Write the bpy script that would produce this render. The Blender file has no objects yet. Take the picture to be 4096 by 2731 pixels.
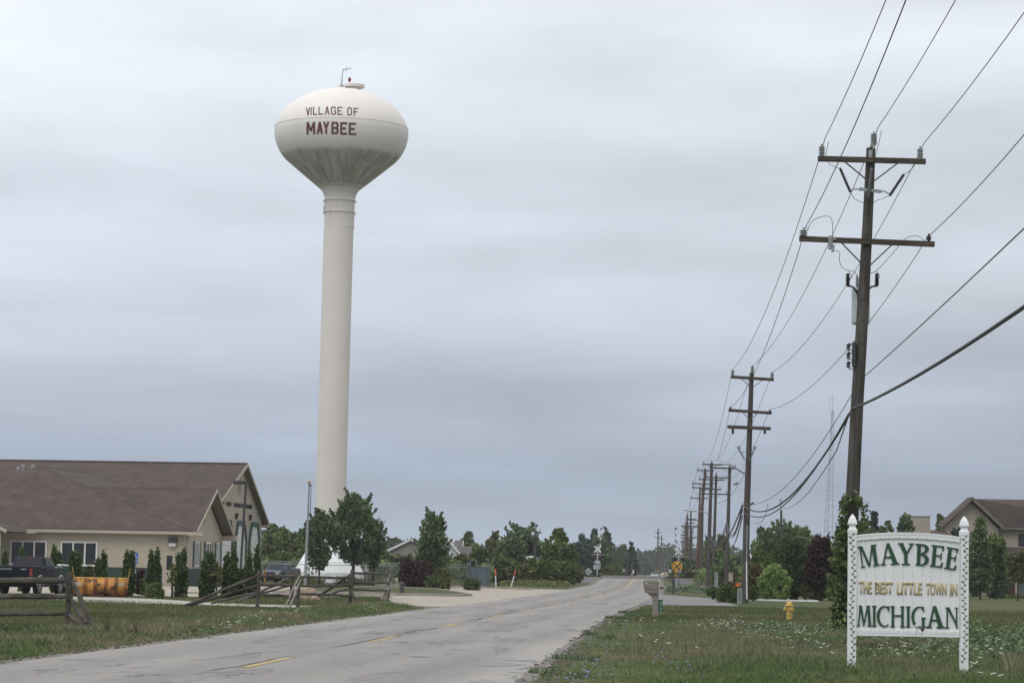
import bpy, bmesh, math, random
import numpy as np
from mathutils import Vector, Matrix
R = math.radians
SC = bpy.context.scene
C = SC.collection
# ------------------------------------------------------------ camera
FPX, CX, CY = 10102.0, 2048.0, 1365.5          # focal length and centre in photo pixels (55 mm lens)
PITCH, ROLL = math.atan(909.0/10102.0), 0.0185
EYE = 1.6
cam_d = bpy.data.cameras.new('camera'); cam = bpy.data.objects.new('camera', cam_d); C.objects.link(cam)
cam_d.sensor_width = 22.3; cam_d.lens = 22.3*FPX/4096.0
cam_d.clip_start = 0.5; cam_d.clip_end = 9000
CM = Matrix.Rotation(R(90)+PITCH, 4, 'X') @ Matrix.Rotation(ROLL, 4, 'Z')
cam.matrix_world = Matrix.Translation((0, 0, EYE)) @ CM
SC.camera = cam
# ------------------------------------------------------------ sky, sun, exposure
SUN_EL, SUN_AZ = R(52), R(200)
w = bpy.data.worlds.new('World'); SC.world = w; w.use_nodes = True
nt = w.node_tree; N = nt.nodes; L = nt.links; N.clear()
out = N.new('ShaderNodeOutputWorld'); bg = N.new('ShaderNodeBackground'); L.new(bg.outputs[0], out.inputs[0])
tc = N.new('ShaderNodeTexCoord'); sx = N.new('ShaderNodeSeparateXYZ'); L.new(tc.outputs['Generated'], sx.inputs[0])
ramp = N.new('ShaderNodeValToRGB'); cr = ramp.color_ramp
mr = N.new('ShaderNodeMapRange'); mr.inputs[1].default_value = -0.1; mr.inputs[2].default_value = 1.0
L.new(sx.outputs[2], mr.inputs[0]); L.new(mr.outputs[0], ramp.inputs[0])
def zf(z): return (z+0.1)/1.1
stops = [(-0.1, (.42, .46, .54)), (0.0, (.45, .53, .64)), (0.018, (.345, .42, .535)), (0.042, (.39, .46, .575)), (0.07, (.50, .555, .66)),
         (0.11, (.65, .71, .79)), (0.15, (.70, .765, .84)), (0.185, (.80, .86, .93)), (0.23, (.88, .93, .98)), (0.5, (1.12, 1.14, 1.16)), (1.0, (1.6, 1.6, 1.6))]
while len(cr.elements) < len(stops): cr.elements.new(0.5)
for e, (z, c) in zip(cr.elements, stops): e.position = zf(z); e.color = (*c, 1)
# soft overcast structure: noise on a cloud deck seen in perspective
def mth(op, a=None, b=None):
    n = N.new('ShaderNodeMath'); n.operation = op
    for i, v in enumerate((a, b)):
        if v is None: continue
        if isinstance(v, (int, float)): n.inputs[i].default_value = v
        else: L.new(v, n.inputs[i])
    return n.outputs[0]
zz = mth('ADD', mth('MAXIMUM', sx.outputs[2], 0.0), 0.07)
dv = N.new('ShaderNodeCombineXYZ'); L.new(mth('DIVIDE', sx.outputs[0], zz), dv.inputs[0]); L.new(mth('DIVIDE', sx.outputs[1], zz), dv.inputs[1])
ns = N.new('ShaderNodeTexNoise'); ns.inputs['Scale'].default_value = 0.8; ns.inputs['Detail'].default_value = 5; ns.inputs['Roughness'].default_value = .45
ns.inputs['Distortion'].default_value = 0.5; L.new(dv.outputs[0], ns.inputs['Vector'])
mp = N.new('ShaderNodeMapping'); mp.inputs['Scale'].default_value = (6.0, 6.0, 24.0); mp.inputs['Rotation'].default_value = (0, R(7), 0); L.new(tc.outputs['Generated'], mp.inputs[0])
n2 = N.new('ShaderNodeTexNoise'); n2.inputs['Scale'].default_value = 1.0; n2.inputs['Detail'].default_value = 4; L.new(mp.outputs[0], n2.inputs['Vector'])
amp = mth('ADD', mth('MULTIPLY', mth('SUBTRACT', ns.outputs[0], 0.5), 0.40), mth('MULTIPLY', mth('SUBTRACT', n2.outputs[0], 0.5), 0.62))
amp = mth('ADD', amp, mth('MULTIPLY', sx.outputs[0], -0.28))
fac = mth('ADD', 1.0, amp)
vm = N.new('ShaderNodeVectorMath'); vm.operation = 'SCALE'; L.new(ramp.outputs[0], vm.inputs[0]); L.new(fac, vm.inputs['Scale'])
sky = N.new('ShaderNodeTexSky'); sky.sky_type = 'NISHITA'; sky.sun_disc = False; sky.sun_elevation = SUN_EL; sky.sun_rotation = SUN_AZ
sk = N.new('ShaderNodeVectorMath'); sk.operation = 'SCALE'; sk.inputs['Scale'].default_value = 0.06; L.new(sky.outputs[0], sk.inputs[0])
mx = N.new('ShaderNodeMix'); mx.data_type = 'RGBA'; mx.inputs[0].default_value = 0.06
L.new(vm.outputs[0], mx.inputs[6]); L.new(sk.outputs[0], mx.inputs[7]); L.new(mx.outputs[2], bg.inputs[0]); bg.inputs[1].default_value = 1.0
sd = bpy.data.lights.new('sun', 'SUN'); sd.energy = 0.7; sd.angle = R(24); sd.color = (1, .96, .9)
so = bpy.data.objects.new('sun', sd); C.objects.link(so)
so.rotation_euler = (R(90)-SUN_EL, 0, -SUN_AZ+R(180)); so.location = (0, 0, 60)
SC.view_settings.view_transform = 'Standard'; SC.view_settings.look = 'None'; SC.view_settings.exposure = 0; SC.view_settings.gamma = 1
SC.view_settings.use_curve_mapping = False
SC.cycles.max_bounces = 6; SC.cycles.diffuse_bounces = 3; SC.cycles.transparent_max_bounces = 12; SC.cycles.volume_bounces = 0

# ------------------------------------------------------------ helpers
def P(px, py, d):
    v = CM.to_3x3() @ Vector(((px-CX)/FPX, -(py-CY)/FPX, -1))
    t = d/v.y
    return Vector((v.x*t, d, EYE+v.z*t))
def G(px, py, z=0.0):
    v = CM.to_3x3() @ Vector(((px-CX)/FPX, -(py-CY)/FPX, -1))
    t = (z-EYE)/v.z
    return Vector((v.x*t, v.y*t, z))
def tag(o, label=None, cat=None, group=None, kind=None):
    if label: o['label'] = label
    if cat: o['category'] = cat
    if group: o['group'] = group
    if kind: o['kind'] = kind
    return o
def empty(name, loc=(0, 0, 0), rz=0.0, label=None, cat=None, group=None):
    o = bpy.data.objects.new(name, None); C.objects.link(o); o.location = loc; o.rotation_euler = (0, 0, rz); o.empty_display_size = .3
    return tag(o, label, cat, group)
class MB:
    def __init__(s): s.v = []; s.f = []; s.m = []; s.uv = None
    def add(s, vs, fs, m=0):
        b = len(s.v); s.v += [tuple(x) for x in vs]
        for f in fs: s.f.append(tuple(i+b for i in f)); s.m.append(m)
        return s
    def quad(s, a, b, c, d, m=0): return s.add([a, b, c, d], [(0, 1, 2, 3)], m)
    def poly(s, pts, m=0): return s.add(pts, [tuple(range(len(pts)))], m)
    def box(s, x0, x1, y0, y1, z0, z1, m=0):
        v = [(x, y, z) for x in (x0, x1) for y in (y0, y1) for z in (z0, z1)]
        return s.add(v, [(0, 1, 3, 2), (4, 6, 7, 5), (0, 4, 5, 1), (2, 3, 7, 6), (0, 2, 6, 4), (1, 5, 7, 3)], m)
    def prism(s, pts, d, m=0):       # polygon extruded by vector d
        n = len(pts); p = [Vector(q) for q in pts]; d = Vector(d)
        v = p+[q+d for q in p]
        return s.add(v, [tuple(range(n))[::-1], tuple(range(n, 2*n))]+[(i, (i+1) % n, n+(i+1) % n, n+i) for i in range(n)], m)
    def beam(s, a, b, w, h, m=0, up=(0, 0, 1), w1=None, h1=None):
        a = Vector(a); b = Vector(b); t = (b-a).normalized(); sd_ = t.cross(Vector(up))
        if sd_.length < 1e-4: sd_ = t.cross(Vector((0, 1, 0)))
        sd_.normalize(); u = sd_.cross(t)
        w1 = w if w1 is None else w1; h1 = h if h1 is None else h1
        v = [a-sd_*w/2-u*h/2, a+sd_*w/2-u*h/2, a+sd_*w/2+u*h/2, a-sd_*w/2+u*h/2,
             b-sd_*w1/2-u*h1/2, b+sd_*w1/2-u*h1/2, b+sd_*w1/2+u*h1/2, b-sd_*w1/2+u*h1/2]
        return s.add(v, [(3, 2, 1, 0), (4, 5, 6, 7), (0, 1, 5, 4), (1, 2, 6, 5), (2, 3, 7, 6), (3, 0, 4, 7)], m)
    def tube(s, pts, rs, n=8, m=0, cap=True):
        pts = [Vector(p) for p in pts]
        if isinstance(rs, (int, float)): rs = [rs]*len(pts)
        v = []; f = []
        prev = None
        for i, p in enumerate(pts):
            t = (pts[min(i+1, len(pts)-1)]-pts[max(i-1, 0)]).normalized()
            ref = prev if prev is not None else (Vector((1, 0, 0)) if abs(t.x) < .8 else Vector((0, 1, 0)))
            a = (ref-t*ref.dot(t)).normalized(); prev = a; b = t.cross(a)
            for k in range(n):
                q = 2*math.pi*k/n; v.append(p+(a*math.cos(q)+b*math.sin(q))*rs[i])
        for i in range(len(pts)-1):
            for k in range(n):
                f.append((i*n+k, i*n+(k+1) % n, (i+1)*n+(k+1) % n, (i+1)*n+k))
        if cap: f.append(tuple(range(n))[::-1]); f.append(tuple(range((len(pts)-1)*n, len(pts)*n)))
        return s.add(v, f, m)
    def lathe(s, prof, o=(0, 0, 0), n=16, m=0, axis=None):   # prof: (r, z) list along axis from o
        o = Vector(o); ax = Vector(axis).normalized() if axis else Vector((0, 0, 1))
        a = Vector((1, 0, 0)) if abs(ax.x) < .8 else Vector((0, 1, 0)); a = (a-ax*a.dot(ax)).normalized(); b = ax.cross(a)
        v = []; f = []
        for r, z in prof:
            for k in range(n):
                q = 2*math.pi*k/n; v.append(o+ax*z+(a*math.cos(q)+b*math.sin(q))*max(r, 1e-4))
        for i in range(len(prof)-1):
            for k in range(n): f.append((i*n+k, i*n+(k+1) % n, (i+1)*n+(k+1) % n, (i+1)*n+k))
        f.append(tuple(range(n))[::-1]); f.append(tuple(range((len(prof)-1)*n, len(prof)*n)))
        return s.add(v, f, m)
    def build(s, name, mats, parent=None, smooth=True, label=None, cat=None, group=None, kind=None, bevel=0, local=False):
        me = bpy.data.meshes.new(name); v = s.v
        if parent is not None and not local:
            M_ = LOCW(parent).inverted(); v = [tuple(M_ @ Vector(x)) for x in v]
        me.from_pydata(v, [], s.f)
        if not isinstance(mats, (list, tuple)): mats = [mats]
        for mm in mats: me.materials.append(mm)
        if len(mats) > 1: me.polygons.foreach_set('material_index', s.m)
        bm = bmesh.new(); bm.from_mesh(me); bmesh.ops.recalc_face_normals(bm, faces=bm.faces) if len(bm.faces) < 6000 else None
        bm.to_mesh(me); bm.free()
        if smooth:
            me.polygons.foreach_set('use_smooth', [True]*len(me.polygons)); me.set_sharp_from_angle(angle=R(38))
        o = bpy.data.objects.new(name, me); C.objects.link(o)
        if parent is not None: o.parent = parent
        if bevel:
            b = o.modifiers.new('bevel', 'BEVEL'); b.width = bevel; b.segments = 2; b.limit_method = 'ANGLE'; b.angle_limit = R(40)
        return tag(o, label, cat, group, kind)
def LOCW(o):
    m = Matrix.LocRotScale(o.location, o.rotation_euler, o.scale)
    return LOCW(o.parent) @ m if o.parent else m
def copy_tree(o, parent=None):
    c = o.copy(); C.objects.link(c); c.parent = parent
    for ch in list(o.children): copy_tree(ch, c)
    return c
# ------------------------------------------------------------ materials
MATS = {}
def mat(name, col, rough=.8, col2=None, scale=5.0, detail=5.0, stretch=None, bump=0.0, metal=0.0, lo=.35, hi=.65, island=0.0, fine=0.0, spec=.3, transl=0.0, coat=0.0):
    m = bpy.data.materials.new(name); m.use_nodes = True; nt = m.node_tree; N = nt.nodes; L = nt.links
    b = N['Principled BSDF']; b.inputs['Base Color'].default_value = (*col, 1); b.inputs['Roughness'].default_value = rough
    b.inputs['Metallic'].default_value = metal; b.inputs['Specular IOR Level'].default_value = spec
    if coat: b.inputs['Coat Weight'].default_value = coat
    tc = N.new('ShaderNodeTexCoord'); mp = N.new('ShaderNodeMapping'); L.new(tc.outputs['Object'], mp.inputs[0])
    if stretch: mp.inputs['Scale'].default_value = stretch
    src = None
    ns = N.new('ShaderNodeTexNoise'); ns.inputs['Scale'].default_value = scale; ns.inputs['Detail'].default_value = detail; L.new(mp.outputs[0], ns.inputs['Vector'])
    if col2 is not None:
        r = N.new('ShaderNodeMapRange'); r.inputs[1].default_value = lo; r.inputs[2].default_value = hi; L.new(ns.outputs[0], r.inputs[0])
        mx = N.new('ShaderNodeMix'); mx.data_type = 'RGBA'; mx.inputs[6].default_value = (*col, 1); mx.inputs[7].default_value = (*col2, 1)
        L.new(r.outputs[0], mx.inputs[0]); src = mx.outputs[2]
    else:
        rgb = N.new('ShaderNodeRGB'); rgb.outputs[0].default_value = (*col, 1); src = rgb.outputs[0]
    def scale_by(src, val, amount):
        r = N.new('ShaderNodeMapRange'); r.inputs[3].default_value = 1-amount; r.inputs[4].default_value = 1+amount; L.new(val, r.inputs[0])
        v = N.new('ShaderNodeVectorMath'); v.operation = 'SCALE'; L.new(src, v.inputs[0]); L.new(r.outputs[0], v.inputs['Scale']); return v.outputs[0]
    if island:
        g = N.new('ShaderNodeNewGeometry'); src = scale_by(src, g.outputs['Random Per Island'], island)
    if fine:
        n3 = N.new('ShaderNodeTexNoise'); n3.inputs['Scale'].default_value = scale*9; n3.inputs['Detail'].default_value = 3; L.new(mp.outputs[0], n3.inputs['Vector'])
        src = scale_by(src, n3.outputs[0], fine)
    L.new(src, b.inputs['Base Color'])
    if bump:
        bp = N.new('ShaderNodeBump'); bp.inputs['Strength'].default_value = bump; bp.inputs['Distance'].default_value = .02
        L.new(ns.outputs[0], bp.inputs['Height']); L.new(bp.outputs[0], b.inputs['Normal'])
    if transl:
        t = N.new('ShaderNodeBsdfTranslucent'); L.new(src, t.inputs[0]); ms = N.new('ShaderNodeMixShader'); ms.inputs[0].default_value = transl
        L.new(b.outputs[0], ms.inputs[1]); L.new(t.outputs[0], ms.inputs[2]); L.new(ms.outputs[0], N['Material Output'].inputs[0])
    MATS[name] = m
    return m
def leafmat(name, c1, c2, isl=.45): return mat(name, c1, .75, c2, scale=.45, detail=3, island=isl, spec=.15, transl=.25, lo=.38, hi=.62)
M = dict(
 lawn=mat('lawn_grass', (.056, .074, .030), .95, (.086, .088, .042), scale=.12, detail=8, fine=.35, spec=.1, lo=.4, hi=.6),
 verge=mat('verge_grass', (.085, .105, .048), .95, (.12, .125, .065), scale=.4, detail=8, fine=.4, spec=.1),
 dirt=mat('gravel_dirt', (.20, .185, .16), .95, (.12, .11, .09), scale=3, detail=8, fine=.5, spec=.1),
 gravel=mat('pale_gravel', (.42, .40, .365), .95, (.27, .255, .225), scale=2.5, detail=9, fine=.5, spec=.1),
 ballast=mat('ballast_stone', (.17, .17, .175), .95, (.09, .09, .09), scale=4, detail=8, fine=.6, spec=.1),
 redclay=mat('embankment_soil', (.21, .165, .13), .95, (.11, .105, .07), scale=.8, detail=8, fine=.5, spec=.1),
 concrete=mat('tan_concrete', (.37, .335, .285), .9, (.30, .27, .23), scale=.5, detail=8, fine=.15, spec=.15),
 kerb=mat('kerb_concrete', (.36, .33, .29), .9, (.24, .22, .19), scale=1.2, detail=6, spec=.15),
 asphalt2=mat('driveway_asphalt', (.23, .225, .23), .92, (.15, .145, .15), scale=.35, detail=8, stretch=(.3, 1, 1), fine=.2, spec=.15),
 cream=mat('tower_cream_paint', (.70, .652, .61), .5, (.66, .612, .57), scale=.4, spec=.3),
 whitepaint=mat('white_vinyl', (.80, .81, .83), .35, (.75, .76, .78), scale=1.5, spec=.4),
 green_letter=mat('green_paint', (.028, .085, .045), .5, (.022, .07, .037), scale=8),
 gold_letter=mat('gold_paint', (.56, .48, .28), .6, (.48, .41, .23), scale=14),
 maroon=mat('maroon_paint', (.11, .035, .04), .6, (.14, .05, .05), scale=1),
 wood_pole=mat('weathered_pole_wood', (.105, .095, .085), .9, (.055, .05, .045), scale=3, stretch=(3, 3, .25), detail=8, bump=.5, fine=.25, spec=.1),
 wood_red=mat('reddish_pole_wood', (.135, .095, .072), .9, (.085, .06, .048), scale=3, stretch=(3, 3, .25), detail=8, bump=.4, spec=.1),
 arm_wood=mat('crossarm_wood', (.105, .09, .07), .9, (.05, .042, .034), scale=4, stretch=(.4, 3, 3), detail=8, bump=.4, spec=.1),
 rail_wood=mat('grey_rail_wood', (.115, .102, .09), .9, (.05, .044, .038), scale=5, stretch=(.5, .5, 1), detail=8, bump=.6, fine=.3, spec=.1),
 rail_pale=mat('pale_split_wood', (.30, .28, .255), .9, (.10, .09, .08), scale=8, stretch=(2, 2, .3), detail=8, bump=.5, spec=.1),
 porcelain=mat('grey_porcelain', (.25, .27, .28), .35, (.18, .19, .2), scale=4, spec=.5),
 porcelain_dark=mat('dark_porcelain', (.045, .035, .035), .35, spec=.5),
 galv=mat('galvanised_steel', (.36, .38, .39), .5, (.28, .29, .3), scale=6, metal=.4),
 wire=mat('dark_wire', (.035, .035, .038), .6),
 tankgrey=mat('transformer_grey', (.42, .46, .47), .45, (.36, .39, .4), scale=3),
 iron=mat('dark_iron', (.05, .05, .052), .6, spec=.3),
 black=mat('black_enamel', (.02, .02, .022), .5),
 siding=mat('tan_siding', (.42, .375, .30), .75, (.39, .35, .28), scale=.8, spec=.2),
 wains=mat('dark_green_panel', (.035, .06, .055), .7, (.028, .048, .045), scale=1),
 greentrim=mat('green_trim', (.035, .085, .07), .6),
 trim=mat('tan_trim', (.38, .34, .275), .6),
 soffit=mat('brown_soffit', (.18, .155, .125), .8),
 whitetrim=mat('white_trim', (.66, .66, .65), .5),
 glass=mat('dark_window_glass', (.018, .02, .022), .12, spec=.5),
 autoglass=mat('tinted_car_glass', (.022, .026, .028), .3, spec=.1),
 navy=mat('navy_car_paint', (.007, .008, .018), .4, spec=.12),
 blue=mat('blue_car_paint', (.02, .035, .08), .35, spec=.35, coat=.2),
 chrome=mat('chrome', (.6, .6, .62), .25, metal=.9),
 alloy=mat('alloy_wheel', (.45, .45, .46), .35, metal=.5),
 tyre=mat('tyre_rubber', (.02, .02, .02), .85),
 redlens=mat('red_lens', (.24, .02, .015), .25, spec=.5),
 clearlens=mat('clear_lens', (.5, .5, .5), .2, spec=.5),
 orangelens=mat('orange_lens', (.6, .2, .04), .3),
 yellow=mat('yellow_paint', (.55, .33, .07), .55, (.46, .26, .05), scale=5),
 hydrant=mat('hydrant_yellow', (.55, .38, .11), .55, (.42, .28, .08), scale=7),
 palehyd=mat('pale_hydrant', (.5, .45, .3), .6),
 signyel=mat('sign_yellow', (.62, .34, .05), .5),
 signgreen=mat('sign_green', (.015, .14, .095), .5),
 signblue=mat('sign_blue', (.02, .10, .38), .5),
 signgrey=mat('sign_back_aluminium', (.33, .35, .36), .55, metal=.2),
 signwhite=mat('sign_white', (.68, .69, .70), .5),
 orange=mat('orange_plastic', (.52, .10, .035), .5),
 mailbox=mat('taupe_plastic', (.235, .205, .18), .6, (.20, .175, .155), scale=4),
 ped_dark=mat('charcoal_plastic', (.065, .07, .078), .6),
 ped_green=mat('utility_green', (.22, .27, .25), .6),
 bark=mat('bark', (.06, .05, .04), .9, (.03, .026, .022), scale=6, stretch=(1, 1, .3), bump=.4, spec=.1),
 boulder=mat('tan_boulder', (.36, .27, .20), .85, (.24, .19, .15), scale=2.2, detail=8, bump=.5),
 brick=mat('brick_red', (.17, .065, .045), .85, (.12, .05, .04), scale=10),
 darkbrick=mat('edging_brick', (.15, .06, .045), .85),
 house_trim=mat('taupe_trim', (.15, .13, .11), .7),
 house_tan=mat('house_siding_taupe', (.38, .34, .285), .75, (.35, .31, .26), scale=1),
 house_grey=mat('house_siding_grey', (.24, .225, .205), .8),
 house_white=mat('house_siding_white', (.52, .53, .56), .7),
 greyroof=mat('grey_shingle', (.105, .10, .098), .9, (.08, .076, .075), scale=3, fine=.3),
 blueslat=mat('fence_slat', (.13, .16, .19), .7, (.1, .125, .15), scale=3, stretch=(8, 8, .5)),
 silver=mat('silver_tank', (.42, .45, .46), .5, metal=.3),
 rust=mat('rusty_steel', (.11, .05, .028), .85, (.05, .028, .02), scale=6, detail=8),
)
def node_edit(m): nt = m.node_tree; return nt, nt.nodes, nt.links
# shingle roof: rows of shingles across the slope plus mottling
def shingles(name, c1, c2):
    m = mat(name, c1, .92, c2, scale=.9, detail=8, fine=.22, spec=.1); nt, N, L = node_edit(m)
    b = N['Principled BSDF']; src = b.inputs['Base Color'].links[0].from_socket
    tc = [n for n in N if n.type == 'TEX_COORD'][0]
    br = N.new('ShaderNodeTexBrick'); br.inputs['Scale'].default_value = 1; br.inputs['Brick Width'].default_value = .33; br.inputs['Row Height'].default_value = .085
    br.inputs['Mortar Size'].default_value = .008; br.inputs['Color1'].default_value = (1.12, 1.1, 1.08, 1); br.inputs['Color2'].default_value = (.84, .84, .86, 1); br.inputs['Mortar'].default_value = (.6, .6, .6, 1)
    sp = N.new('ShaderNodeSeparateXYZ'); cb = N.new('ShaderNodeCombineXYZ'); L.new(tc.outputs['Object'], sp.inputs[0]); L.new(sp.outputs[0], cb.inputs[0]); L.new(sp.outputs[2], cb.inputs[1]); L.new(cb.outputs[0], br.inputs['Vector'])
    v = N.new('ShaderNodeVectorMath'); v.operation = 'MULTIPLY'; L.new(src, v.inputs[0]); L.new(br.outputs[0], v.inputs[1]); L.new(v.outputs[0], b.inputs['Base Color'])
    return m
M['roof'] = shingles('brown_shingle', (.105, .083, .076), (.082, .067, .062))
# vertical panel siding: thin darker seams
def seams(m, pitch, axis, dark=.8, wid=.12):
    nt, N, L = node_edit(m); b = N['Principled BSDF']; src = b.inputs['Base Color'].links[0].from_socket
    tc = [n for n in N if n.type == 'TEX_COORD'][0]; sp = N.new('ShaderNodeSeparateXYZ'); L.new(tc.outputs['Object'], sp.inputs[0])
    if axis == 'xy':
        ad = N.new('ShaderNodeMath'); L.new(sp.outputs[0], ad.inputs[0]); L.new(sp.outputs[1], ad.inputs[1]); o = ad.outputs[0]
    else: o = sp.outputs[2]
    md = N.new('ShaderNodeMath'); md.operation = 'DIVIDE'; L.new(o, md.inputs[0]); md.inputs[1].default_value = pitch
    fr = N.new('ShaderNodeMath'); fr.operation = 'FRACT'; L.new(md.outputs[0], fr.inputs[0])
    gt = N.new('ShaderNodeMapRange'); gt.inputs[1].default_value = 0; gt.inputs[2].default_value = wid; gt.inputs[3].default_value = dark; gt.inputs[4].default_value = 1; L.new(fr.outputs[0], gt.inputs[0])
    v = N.new('ShaderNodeVectorMath'); v.operation = 'SCALE'; L.new(src, v.inputs[0]); L.new(gt.outputs[0], v.inputs['Scale']); L.new(v.outputs[0], b.inputs['Base Color'])
seams(M['siding'], .3, 'xy', .86); seams(M['wains'], .3, 'xy', .8)
for k in ('house_tan', 'house_grey', 'house_white'): seams(M[k], .12, 'z', .78, .25)
# tower tank: stained lower cone (algae and rust runs) by height, streaked around the axis
def tank_mat():
    m = mat('tower_tank_paint', (.74, .70, .665), .45, (.70, .665, .63), scale=.35, spec=.3); nt, N, L = node_edit(m)
    b = N['Principled BSDF']; src = b.inputs['Base Color'].links[0].from_socket; tc = [n for n in N if n.type == 'TEX_COORD'][0]
    sp = N.new('ShaderNodeSeparateXYZ'); L.new(tc.outputs['Object'], sp.inputs[0])
    at = N.new('ShaderNodeMath'); at.operation = 'ARCTAN2'; L.new(sp.outputs[0], at.inputs[0]); 
    ng = N.new('ShaderNodeMath'); ng.operation = 'MULTIPLY'; ng.inputs[1].default_value = -1; L.new(sp.outputs[1], ng.inputs[0]); L.new(ng.outputs[0], at.inputs[1])
    cb = N.new('ShaderNodeCombineXYZ'); L.new(at.outputs[0], cb.inputs[0])
    zs = N.new('ShaderNodeMath'); zs.operation = 'MULTIPLY'; zs.inputs[1].default_value = .09; L.new(sp.outputs[2], zs.inputs[0]); L.new(zs.outputs[0], cb.inputs[1])
    n1 = N.new('ShaderNodeTexNoise'); n1.inputs['Scale'].default_value = 6.5; n1.inputs['Detail'].default_value = 6; L.new(cb.outputs[0], n1.inputs['Vector'])
    # irregular upper limit of the stain, sharp at the seam
    j = N.new('ShaderNodeMath'); j.operation = 'MULTIPLY'; j.inputs[1].default_value = .4; L.new(n1.outputs[0], j.inputs[0])
    zt = N.new('ShaderNodeMath'); zt.operation = 'SUBTRACT'; L.new(sp.outputs[2], zt.inputs[0]); L.new(j.outputs[0], zt.inputs[1])
    mk = N.new('ShaderNodeMapRange'); mk.inputs[1].default_value = -2.45; mk.inputs[2].default_value = -2.85; mk.inputs[3].default_value = 0; mk.inputs[4].default_value = 1; L.new(zt.outputs[0], mk.inputs[0])
    lowm = N.new('ShaderNodeMapRange'); lowm.inputs[1].default_value = -5.35; lowm.inputs[2].default_value = -5.2; L.new(sp.outputs[2], lowm.inputs[0])
    st = N.new('ShaderNodeMapRange'); st.inputs[1].default_value = .3; st.inputs[2].default_value = .7; st.inputs[3].default_value = .22; st.inputs[4].default_value = .82; L.new(n1.outputs[0], st.inputs[0])
    p = N.new('ShaderNodeMath'); p.operation = 'MULTIPLY'; L.new(mk.outputs[0], p.inputs[0]); L.new(st.outputs[0], p.inputs[1])
    q = N.new('ShaderNodeMath'); q.operation = 'MULTIPLY'; L.new(p.outputs[0], q.inputs[0]); L.new(lowm.outputs[0], q.inputs[1])
    n4 = N.new('ShaderNodeTexNoise'); n4.inputs['Scale'].default_value = .5; L.new(tc.outputs['Object'], n4.inputs['Vector'])
    dc = N.new('ShaderNodeMix'); dc.data_type = 'RGBA'; dc.inputs[6].default_value = (.17, .17, .125, 1); dc.inputs[7].default_value = (.27, .25, .22, 1); L.new(n4.outputs[0], dc.inputs[0])
    mx = N.new('ShaderNodeMix'); mx.data_type = 'RGBA'; L.new(q.outputs[0], mx.inputs[0]); L.new(src, mx.inputs[6]); L.new(dc.outputs[2], mx.inputs[7]); L.new(mx.outputs[2], b.inputs['Base Color'])
    return m
M['tank'] = tank_mat()
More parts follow.
